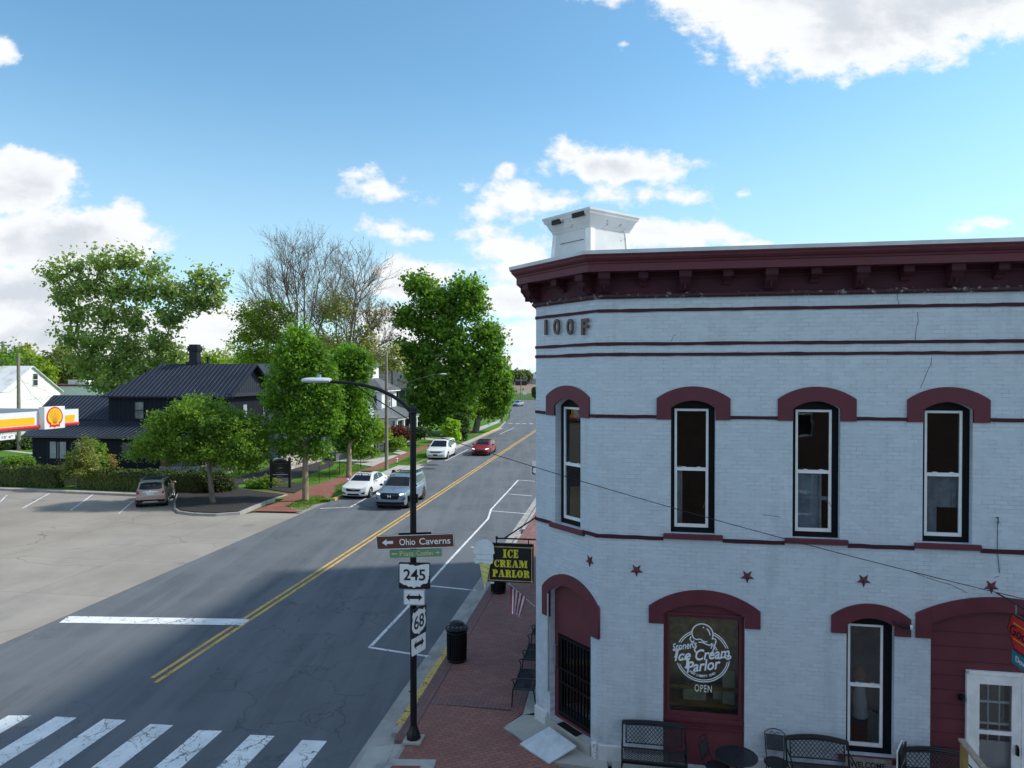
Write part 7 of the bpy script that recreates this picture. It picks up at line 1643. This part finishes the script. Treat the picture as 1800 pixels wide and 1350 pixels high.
def leaves_mesh(name, blobs, nsprig, per, size, slen, srad, seed, up=.5, shell=.45, jit=.42):
    rng = np.random.default_rng(seed)
    C = np.array([b[0] for b in blobs], float); Rr = np.array([b[1] for b in blobs], float)
    w = (Rr[:,0]*Rr[:,2]); w /= w.sum(); idx = rng.choice(len(blobs), nsprig, p=w)
    d = rng.normal(size=(nsprig,3)); d /= np.linalg.norm(d, axis=1)[:,None]
    r = shell+(1-shell)*rng.random(nsprig)**.6
    cen = C[idx]+d*r[:,None]*Rr[idx]
    sd_ = d*.8+np.array([0,0,up])+rng.normal(size=(nsprig,3))*.35; sd_ /= np.linalg.norm(sd_, axis=1)[:,None]
    sl_ = slen*(.5+rng.random(nsprig)); sw = srad*(.6+.8*rng.random(nsprig))
    n = nsprig*per; ii = np.repeat(np.arange(nsprig), per)
    t = rng.random(n); off = rng.normal(size=(n,3))*(sw[ii]*(1-.55*t))[:,None]; off[:,2] *= .7
    P = cen[ii]+sd_[ii]*(sl_[ii]*(t-.4))[:,None]+off
    nrm = rng.normal(size=(n,3))*.8+d[ii]*.5+np.array([0,0,.55]); nrm /= np.linalg.norm(nrm, axis=1)[:,None]
    a = rng.normal(size=(n,3)); a -= nrm*(a*nrm).sum(1)[:,None]; a /= np.linalg.norm(a, axis=1)[:,None]; b = np.cross(nrm, a)
    s = size*(1+jit*rng.normal(size=n))[:,None]; s = np.clip(s, size*.4, size*1.8)
    V4 = np.stack([P-a*s*.55, P+b*s*.36-nrm*s*.08, P+a*s*.6, P-b*s*.36-nrm*s*.08], 1).reshape(-1,3)
    me = bpy.data.meshes.new(name); me.vertices.add(4*n); me.loops.add(4*n); me.polygons.add(n)
    me.vertices.foreach_set('co', V4.astype(np.float32).ravel()); me.loops.foreach_set('vertex_index', np.arange(4*n, dtype=np.int32))
    me.polygons.foreach_set('loop_start', np.arange(0, 4*n, 4, dtype=np.int32)); me.polygons.foreach_set('loop_total', np.full(n, 4, dtype=np.int32)); me.update(calc_edges=True)
    return me, cen
def tree(name, label, cat, base, blobs_px, Yd, kind, nsprig=600, per=22, size=.2, slen=.9, srad=.35, seed=1, r0=.22, fork=.35, bark=None, up=.5, shell=.45, group=None, nbr=60, ry=None, leafname='crown', lean=None, extra=None):
    o = empty(name, tuple(base), 0, label, cat, group); B = []
    for q in blobs_px:
        px, py, rx, rz_ = q[:4]; dy = q[4] if len(q) > 4 else 0
        c = D(px, py, Yd+dy); B.append(((c-Vector(base))[:], (rx*(Yd+dy)/F, (ry or rx)*(Yd+dy)/F, rz_*(Yd+dy)/F)))
    me, cen = leaves_mesh(leafname, B, nsprig, per, size, slen, srad, seed, up, shell); link(leafname, me, LM[kind], o)
    rnd = random.Random(seed); mb = MB(); low = min(b[0][2]-b[1][2] for b in B); topz = max(b[0][2] for b in B); fk = Vector((0,0,max(.6, low+ (topz-low)*fork)))
    mc = sum((Vector(b[0]) for b in B), Vector())/len(B); fk.x, fk.y = mc.x*.3, mc.y*.3
    if lean: fk = Vector(lean)
    mb.tube([(0,0,-.05),(0,0,.12),fk*.35,fk*.7,fk], [r0*1.35, r0*1.08, r0, r0*.86, r0*.7], 9)
    ends = []
    nodes = [(fk, None)]; done = []
    for c, r in sorted(B, key=lambda q: (Vector(q[0])-fk).length):
        c = Vector(c)+Vector((0,0,-.25*r[2])); par = min(nodes, key=lambda n: (n[0]-c).length+.45*(n[0]-fk).length)[0]
        d0 = (par-fk).length/max(.1, (topz-low)); m_ = par.lerp(c, .5)+Vector((rnd.uniform(-.2,.2), rnd.uniform(-.2,.2), -.10*(c-par).length)); k = max(.28, .62-.45*d0)
        mb.tube([par, m_, c], [r0*k, r0*k*.8, r0*k*.55], 6); nodes.append((c, par)); ends.append((par, m_, c))
    for i in rnd.sample(range(len(cen)), min(nbr, len(cen))):
        q = Vector(cen[i]); f, m_, e = min(ends, key=lambda s: (s[2]-q).length); st = m_.lerp(e, rnd.uniform(.0,.9)); mid = st.lerp(q, .5)+Vector((0,0,-.08*(q-st).length)); mb.tube([st, mid, q], [r0*.13, r0*.08, r0*.025], 4, cap=False)
    mb.build('trunk', bark or M['bark'], o, smooth='full')
    if extra: extra(o)
    return o
def bb(px, py, z=.12): p = G(px, py, z); return p
# street trees and neighbours, near to far
tree('street_tree', 'bright green street tree with a forked pale trunk on the grass patch beside the walk', 'tree', bb(537,880), [(528,594,20,20),(510,628,24,20),(545,625,24,22),(495,665,24,20),(530,662,28,24),(566,660,24,24),(492,705,24,20),(532,708,30,22),(575,702,24,22),(505,745,28,18),(548,750,30,20),(582,742,18,18),(520,785,30,16),(560,790,26,14)], 44, 'street', 1150, 26, .15, .8, .30, 3, .19, .12, M['bark_light'], nbr=120)
tree('street_tree', 'second green street tree with a straight trunk behind the white sedan', 'tree', bb(613,838), [(612,632,28,26),(630,645,22,26),(595,690,30,40),(624,700,24,36),(610,740,38,34),(638,748,20,24),(618,775,30,18)], 55.6, 'street', 1050, 26, .18, .9, .34, 4, .20, .10, M['bark_light'], nbr=90)
tree('maple_tree', 'largest dense green maple tree rising beside the road, crown reaching highest', 'tree', bb(795,765), [(738,502,22,14),(760,530,26,20),(820,508,26,16),(832,540,20,18),(795,545,20,20),(716,558,22,16),(748,575,18,14),(788,585,26,20),(850,585,20,16),(870,600,14,14),(715,618,20,15),(752,620,22,18),(812,625,28,22),(858,635,26,20),(735,660,20,18),(768,665,28,24),(815,675,28,22),(738,700,18,18),(765,708,30,22),(806,715,28,20),(752,732,24,16),(800,738,22,12)], 92, 'maple', 2100, 26, .36, 2.2, .5, 5, .55, .25, nbr=220, shell=.2)
tree('maple_tree', 'round green maple tree by the far kerb with a short dark trunk', 'tree', bb(836,760), [(845,655,24,20),(870,660,20,22),(848,692,26,22),(878,695,18,22),(836,716,22,16),(868,714,20,16),(858,672,22,20)], 97, 'maple', 1100, 26, .34, 1.5, .5, 6, .45, .12, nbr=60)
tree('crabapple_tree', 'low spreading crabapple tree with a leaning trunk in the mulch island', 'tree', bb(374,884,.2), [(350,718,38,15),(300,745,36,20),(272,778,26,16),(380,742,48,24),(430,755,36,24),(335,775,40,20),(395,785,50,24),(445,790,30,22),(300,795,26,14),(355,805,26,12),(425,812,36,14),(255,797,18,9)], 43.2, 'crab', 1500, 26, .13, .6, .26, 7, .15, .5, M['bark'], nbr=120, ry=48, lean=(-.35,.2,2.6))
tree('dogwood_tree', 'small pale green dogwood with thin stems between the two hedges', 'tree', bb(134,858), [(152,783,13,11),(142,803,20,9),(125,816,17,8),(160,810,15,9),(150,828,22,8),(122,835,13,6)], 48.4, 'dog', 270, 20, .11, .5, .2, 8, .06, .2, M['bark_light'], nbr=60)
tree('silver_maple_tree', 'broad pale leaved maple tree towering behind the black house roof', 'tree', bb(225,745,0), [(132,468,18,12),(98,482,22,12),(112,520,22,14),(180,465,24,14),(225,462,24,14),(268,475,20,14),(155,505,26,16),(205,508,26,18),(252,515,24,18),(300,510,22,16),(350,492,14,16),(378,498,20,14),(338,530,22,16),(368,530,18,14),(140,552,26,16),(190,555,24,18),(240,562,22,18),(300,560,24,20),(125,595,22,14),(170,602,28,16),(225,610,26,18),(285,605,22,18),(150,635,30,14),(205,645,30,18),(262,645,28,18),(310,625,16,14),(190,675,40,16),(250,672,36,14)], 84, 'silver', 1350, 19, .34, 2.5, .48, 9, .40, .12, nbr=260, shell=.1, up=.9)
# bare spring tree
def bare(label, base, Yd, limbs, seed, kind, leaf_blobs, nleaf, thin=1.0):
    o = empty('bare_tree', tuple(base), 0, label, 'tree'); rnd = random.Random(seed); mb = MB(); tips = []
    def grow(p, d, L, r, lev):
        n = 3; pts = [p]; q = p.copy(); dd = d.copy()
        for i in range(n): dd = (dd+Vector((rnd.gauss(0,.12), rnd.gauss(0,.12), rnd.gauss(.03,.06)))).normalized(); q = q+dd*L/n; pts.append(q.copy())
        mb.tube(pts, [r*(1-.45*i/n) for i in range(n+1)], 4 if lev > 1 else 6, cap=False)
        if lev >= 5 or r < .008: tips.append(q.copy()); return
        kk = 4
        for i in range(kk):
            s = pts[rnd.choice([1,2,3]) if i else 3]; ax = Vector((rnd.gauss(0,1), rnd.gauss(0,1)*.8, rnd.gauss(0,.7))).normalized(); nd = (dd*1.0+ax*.62+Vector((0,0,.12))).normalized()
            grow(s, nd, L*rnd.uniform(.55,.76), max(.009, r*.52), lev+1)
    base_v = Vector(base); f0 = D(limbs[0][0], limbs[0][1], Yd)-base_v; mb.tube([(0,0,-.1), f0*.5, f0], [.62,.5,.42], 8)
    for (px, py, qx, qy, r) in limbs[1:]:
        a = D(px, py, Yd)-base_v; b = D(qx, qy, Yd+rnd.uniform(-2,2))-base_v; mid = a.lerp(b, .5)+Vector((rnd.uniform(-.4,.4),0,rnd.uniform(-.4,.3))); mb.tube([a, mid, b], [r, r*.7, r*.45], 6)
        for t in (.35,.6,.85,1.0):
            s = a.lerp(mid, t*2) if t < .5 else mid.lerp(b, t*2-1)
            for j in range(3): ax = Vector((rnd.gauss(0,1), rnd.gauss(0,1), rnd.gauss(.3,.6))).normalized(); grow(s, ((b-a).normalized()*.8+ax*.6).normalized(), (b-a).length*rnd.uniform(.22,.36), r*.36, 2)
    mb.build('trunk', M['twig'], o)
    B = [((D(q[0],q[1],Yd)-base_v)[:], (q[2]*Yd/F, q[2]*Yd/F, q[3]*Yd/F)) for q in leaf_blobs]
    for kd, bl, n_, per in ((kind, B, nleaf, 14),): me, _ = leaves_mesh('crown', bl, n_, per, .26, 1.6, .6, seed+5, .3, .1); link('crown', me, LM[kd], o)
    k = rnd.sample(tips, min(len(tips), 450)); me, _ = leaves_mesh('buds', [(t[:], (.35,.35,.35)) for t in k], len(k), 3, .15, .4, .3, seed+7, .2, .0); link('buds', me, LM['bud'], o)
    return o
bare('tall half bare spring tree with fine twigs above the street trees', bb(545,745,0), 92, [(540,640),(535,650,500,500,.20),(530,660,470,545,.18),(540,640,535,490,.16),(545,640,590,510,.15),(522,590,515,470,.12),(535,600,562,480,.12),(530,640,455,575,.14),(500,560,470,500,.1)], 21, 'olive', [(445,555,28,22),(470,585,34,24),(430,595,18,22),(500,560,20,14),(525,600,30,20),(450,625,34,20),(500,630,50,22),(560,610,24,24),(575,550,16,14),(480,540,22,12)], 1100)
bare('thin leafed twiggy tree leaning right behind the second street tree', bb(628,745,0), 88, [(610,655),(605,660,625,520,.2),(612,650,655,565,.17),(605,660,560,560,.15),(615,640,670,605,.14),(620,600,640,500,.12),(612,660,665,640,.12),(600,640,590,530,.14),(640,600,672,560,.08)], 33, 'pale', [(600,540,34,28),(640,600,36,34),(580,600,30,28),(625,640,40,22),(660,560,14,24),(590,620,34,30),(640,640,34,26)], 520)
tree('small_tree', 'thin tree with pale clustered top beside the wooden lamp pole', 'tree', bb(690,760), [(690,612,8,9),(682,632,14,10),(697,640,12,12),(676,645,10,8)], 84, 'pale', 60, 16, .25, .9, .4, 12, .12, .1, nbr=40)
tree('ornamental_tree', 'small yellow green and reddish tree in front of the white house', 'tree', bb(664,795), [(662,758,14,9),(652,767,12,9),(674,765,10,8),(660,745,8,7)], 66, 'olive', 170, 20, .16, .7, .28, 13, .08, .2, nbr=30)
def shrub(label, px, py, blobs, Yd, kind, n=160, per=26, size=.14, seed=1, z=.1, name='shrub', cat='shrub', group=None): return tree(name, label, cat, bb(px,py,z), blobs, Yd, kind, n, per, size, .4, .18, seed, .04, .2, nbr=20, group=group, shell=.2)
shrub('bright lime green shrub behind the white minivan', 790, 778, [(790,752,10,14),(797,765,11,12),(786,768,9,12),(800,748,6,9)], 82, 'lime', 320, 24, .26, 41)
shrub('dark upright evergreen shrub behind the lime green shrub', 812, 777, [(812,742,9,14),(811,762,10,15)], 84, 'dark', 300, 26, .2, 42)
shrub('dark red leaved shrub in front of the porch columns', 697, 778, [(697,758,14,9),(710,765,14,9),(685,765,12,9)], 74, 'red', 260, 22, .2, 43)
shrub('green rounded shrub below the red one on the lawn', 702, 785, [(700,778,12,7),(690,780,10,6)], 72, 'crab', 150, 22, .16, 44)
shrub('dark green shrub mass at the foot of the white porch', 728, 772, [(725,764,16,9),(742,760,14,8)], 78, 'dark', 220, 22, .2, 45)
shrub('low green shrub behind the second street tree', 642, 800, [(640,792,12,9),(626,797,12,7),(655,795,9,7)], 63, 'crab', 220, 22, .15, 46)
shrub('small green shrub beside the black house sign', 455, 858, [(455,852,10,5),(466,850,9,5),(445,852,8,4)], 48.5, 'crab', 150, 20, .11, 47)
shrub('small flowering shrub behind the posts of the black sign', 474, 853, [(473,845,8,6),(482,850,6,4)], 49.5, 'dog', 110, 20, .10, 48)
shrub('low soft green shrub on the lawn at far left', 32, 826, [(22,815,18,8),(42,814,16,8),(32,810,16,6)], 52, 'crab', 240, 20, .12, 49, z=.1)
shrub('dark green shrub at the left of the black house', 150, 818, [(165,795,16,20),(175,812,14,10)], 53.5, 'crab', 260, 22, .13, 50)
shrub('reddish twiggy shrub against the black house front', 190, 822, [(190,812,9,10)], 54, 'bud', 90, 20, .1, 51)
shrub('dark hedge row beyond the lawn at far left', 15, 790, [(10,778,30,10),(45,780,14,10),(-20,778,30,10)], 74, 'dark', 420, 24, .2, 52)
# clipped hedges: leafy shells over a near-black box standing in for the inner shade
def hedge(label, px0, px1, py, h, dep, seed, rounded=False):
    a, b = bb(px0, py[0], .1), bb(px1, py[1], .1); d = (b-a); L = d.length; ang = math.atan2(d.y, d.x); o = empty('hedge', tuple(a), ang, label, 'hedge', 'clipped yew hedges behind the parking bays')
    rng = np.random.default_rng(seed); n = int(L*2600); per = n
    f = rng.random(n); P = np.zeros((n,3)); N_ = np.zeros((n,3)); x = rng.random(n)*L
    front = f < .42; top = (f >= .42) & (f < .85); back = f >= .85
    z = rng.random(n)*h; y = rng.random(n)*dep
    P[:,0] = x; P[front,1] = 0; P[front,2] = z[front]; N_[front] = (0,-1,.15); P[top,1] = y[top]; P[top,2] = h; N_[top] = (0,-.1,1); P[back,1] = dep; P[back,2] = z[back]; N_[back] = (0,1,.2)
    # rounded edges and ends, uneven surface
    e = np.minimum(np.minimum(P[:,0], L-P[:,0])/.5, 1); P[:,2] *= (.80+.20*np.sqrt(np.clip(e,0,1))); yy = (P[:,1]-dep/2)*(.82+.18*e); P[:,1] = yy+dep/2
    edge = np.clip((P[:,2]-h*.86)/(h*.14), 0, 1)*front; P[:,1] += edge*-.12; te = np.clip(1-np.minimum(P[:,1], dep-P[:,1])/.22, 0, 1)*top; P[:,2] -= te*.10
    wv = .05*np.sin(P[:,0]*1.7)+.05*np.sin(P[:,0]*4.3+1)+.03*np.sin(P[:,0]*9+P[:,1]*5); P[:,2] += wv*(P[:,2]/h); P += rng.normal(size=(n,3))*.045
    nr = N_+rng.normal(size=(n,3))*np.where(front, .16, .42)[:,None]; nr /= np.linalg.norm(nr,axis=1)[:,None]; A = rng.normal(size=(n,3)); A -= nr*(A*nr).sum(1)[:,None]; A /= np.linalg.norm(A,axis=1)[:,None]; Bv = np.cross(nr, A); s = (.07+.03*rng.random(n))[:,None]
    V4 = np.stack([P-A*s, P+Bv*s*.5, P+A*s, P-Bv*s*.5],1).reshape(-1,3)
    me = bpy.data.meshes.new('foliage'); me.vertices.add(4*n); me.loops.add(4*n); me.polygons.add(n); me.vertices.foreach_set('co', V4.astype(np.float32).ravel()); me.loops.foreach_set('vertex_index', np.arange(4*n, dtype=np.int32)); me.polygons.foreach_set('loop_start', np.arange(0,4*n,4,dtype=np.int32)); me.polygons.foreach_set('loop_total', np.full(n,4,dtype=np.int32)); me.update(calc_edges=True); link('foliage', me, LM['hedge'], o)
    mb = MB(); mb.box(.2, L-.2, .12, dep-.12, .0, h-.14); mb.build('dark_core', simple('hedge_core', (.012,.018,.006), 1.0), o); return o
hedge('clipped yew hedge on the left, ending beside the pale dogwood', -60, 107, (854,858), 1.2, 2.1, 61); hedge('long clipped yew hedge behind the bronze SUV', 136, 356, (859.5,868.5), 1.15, 2.0, 62)
tree('round_bush', 'rounded dark end bush at the right end of the long hedge', 'bush', bb(385,868,.1), [(382,850,24,17),(392,855,16,13),(370,855,16,12)], 46.8, 'hedge', 900, 26, .07, .2, .14, 63, .05, .1, nbr=10, shell=.75)
# low weeds in the island
# woodland behind: each tree its own
rnd = random.Random(5)
kinds = ['wood','wood','wood','pale','olive']
labs = {'wood': 'dark green tree in the woodland beyond the roofs', 'pale': 'pale budding tree at the back of the woodland', 'olive': 'yellow green tree at the edge of the woodland'}
posn = [(-60,640,150,'wood'),(-20,625,160,'pale'),(15,640,120,'wood'),(45,615,200,'pale'),(70,655,170,'wood'),(92,640,180,'wood'),(120,650,165,'wood'),(150,648,175,'wood'),(175,652,150,'wood'),(205,655,170,'wood'),(245,650,160,'wood'),(285,645,170,'wood'),(318,640,160,'olive'),(352,632,150,'pale'),(378,638,140,'olive'),(400,625,150,'pale'),(418,645,130,'olive'),(440,640,150,'wood'),(480,648,150,'wood'),(560,650,150,'wood'),(600,652,150,'olive'),(640,650,150,'wood'),(665,640,150,'wood'),(690,655,150,'wood'),(725,650,160,'wood'),(770,655,160,'wood'),(3,640,95,'street'),
        (112,612,190,'pale'),(60,640,140,'olive')]
wl = {}
names_ = ['left edge of the frame','behind the barn roof','beside the barn gable','above the low shop','left of the broad maple','under the broad maple','behind the black roof','beside the chimney','right of the chimney','behind the black gable','behind the street trees','behind the white house']
for i, (px, py, Yd, kd) in enumerate(posn):
    base = D(px, 660, Yd); base.z = 0; hh = 640-py
    rx = rnd.uniform(17,24)*150/Yd; bl = [(px+rnd.uniform(-6,6), py, rx*.8, rx*.8), (px-rx*.5, py+rx*.8, rx*.8, rx*.7), (px+rx*.5, py+rx*.8, rx*.85, rx*.75), (px, py+rx*1.4, rx, rx*.8)]
    n = 260 if kd != 'pale' else 90
    k_ = 'wood' if kd == 'wood' else kd
    where = names_[min(int(max(px,0)/65), 11)]
    wl.setdefault((k_, where), 0); wl[(k_, where)] += 1
    tree('woodland_tree', {'wood':'dark green','pale':'pale half bare','olive':'yellow green','street':'bright green'}[kd]+' background tree '+where, 'tree', base, bl, Yd, kd, n, 16, .5*Yd/150, 1.8, .8, 100+i, .25, .15, nbr=40, group='background trees beyond the houses')
for i, (px, py, Yd, rx) in enumerate(((898,660,600,6),(903,659,620,6),(909,658,600,7),(915,662,610,5),(921,658,640,6),(927,660,640,5),(935,663,700,3.5),(890,662,580,6),(880,664,560,6),(870,664,560,7),(945,661,700,5),(960,660,700,7),(850,664,560,8))):
    base = D(px, 660, Yd); base.z = 0; tree('distant_tree', 'distant blue green tree on the horizon beyond the ploughed field', 'tree', base, [(px,py,rx,rx*.8),(px+rx*.5,py+3,rx*.8,rx*.7),(px-rx*.4,py+3,rx*.8,rx*.6)], Yd, 'woodfar', 110, 14, 1.8, 3, 1.6, 200+i, .5, .1, nbr=6, group='distant trees on the horizon')
shrub('tall dark shrub hiding the bend beside the shop corner', 940, 704, [(939,690,4,9),(944,694,6,8)], 235, 'dark', 120, 20, .5, 71, z=0)
# tree standing behind the shop, seen only from a step to the side; it shades the parking bays
# grass blades on the near verge patches
def grass(name, polys, z, dens, h, seed):
    rng = np.random.default_rng(seed); V_ = []; 
    for P in polys:
        P = [Vector(p).xy for p in P]; xs = [p.x for p in P]; ys = [p.y for p in P]; A = (max(xs)-min(xs))*(max(ys)-min(ys)); n = int(A*dens)
        X_ = rng.uniform(min(xs), max(xs), n); Y_ = rng.uniform(min(ys), max(ys), n); ins = np.zeros(n, bool); j = len(P)-1
        for i in range(len(P)):
            xi, yi, xj, yj = P[i].x, P[i].y, P[j].x, P[j].y; c = ((yi > Y_) != (yj > Y_)) & (X_ < (xj-xi)*(Y_-yi)/(yj-yi+1e-12)+xi); ins ^= c; j = i
        X_, Y_ = X_[ins], Y_[ins]; n = len(X_); a = rng.uniform(0, 2*math.pi, n); w = .02; hh = h*(.5+rng.random(n)); lx, ly = rng.normal(size=n)*.03, rng.normal(size=n)*.03
        V_.append(np.stack([np.stack([X_-w*np.cos(a), Y_-w*np.sin(a), np.full(n,z)],1), np.stack([X_+w*np.cos(a), Y_+w*np.sin(a), np.full(n,z)],1), np.stack([X_+lx, Y_+ly, z+hh],1)],1).reshape(-1,3))
    V3 = np.concatenate(V_); n = len(V3)//3; me = bpy.data.meshes.new(name); me.vertices.add(3*n); me.loops.add(3*n); me.polygons.add(n); me.vertices.foreach_set('co', V3.astype(np.float32).ravel()); me.loops.foreach_set('vertex_index', np.arange(3*n, dtype=np.int32)); me.polygons.foreach_set('loop_start', np.arange(0,3*n,3,dtype=np.int32)); me.polygons.foreach_set('loop_total', np.full(n,3,dtype=np.int32)); me.update(calc_edges=True)
    o = link(name, me, mat_leaf('grass_blades', (.05,.12,.018), (.10,.20,.03), (.04,.09,.015), .2)); tag(o, 'short green grass on the verges and lawns beyond the road', 'grass', kind='stuff')
grass('grass', [[G(500,893), G(531,901), G(543,896), G(575,878), G(560,874), G(535,877)], [G(425,861), G(500,860), G(590,840), G(655,823), G(600,814), G(592,826), G(520,850), G(440,857)],
   [G(592,868), G(640,846), G(628,842), G(588,858)], [G(668,845), G(700,835), G(712,838), G(690,846), G(640,858)], [G(640,812), G(700,801), G(690,797), G(640,800), G(600,806)], [G(692,818), G(750,818), G(752,800), G(735,800)]], .10, 260, .07, 9)
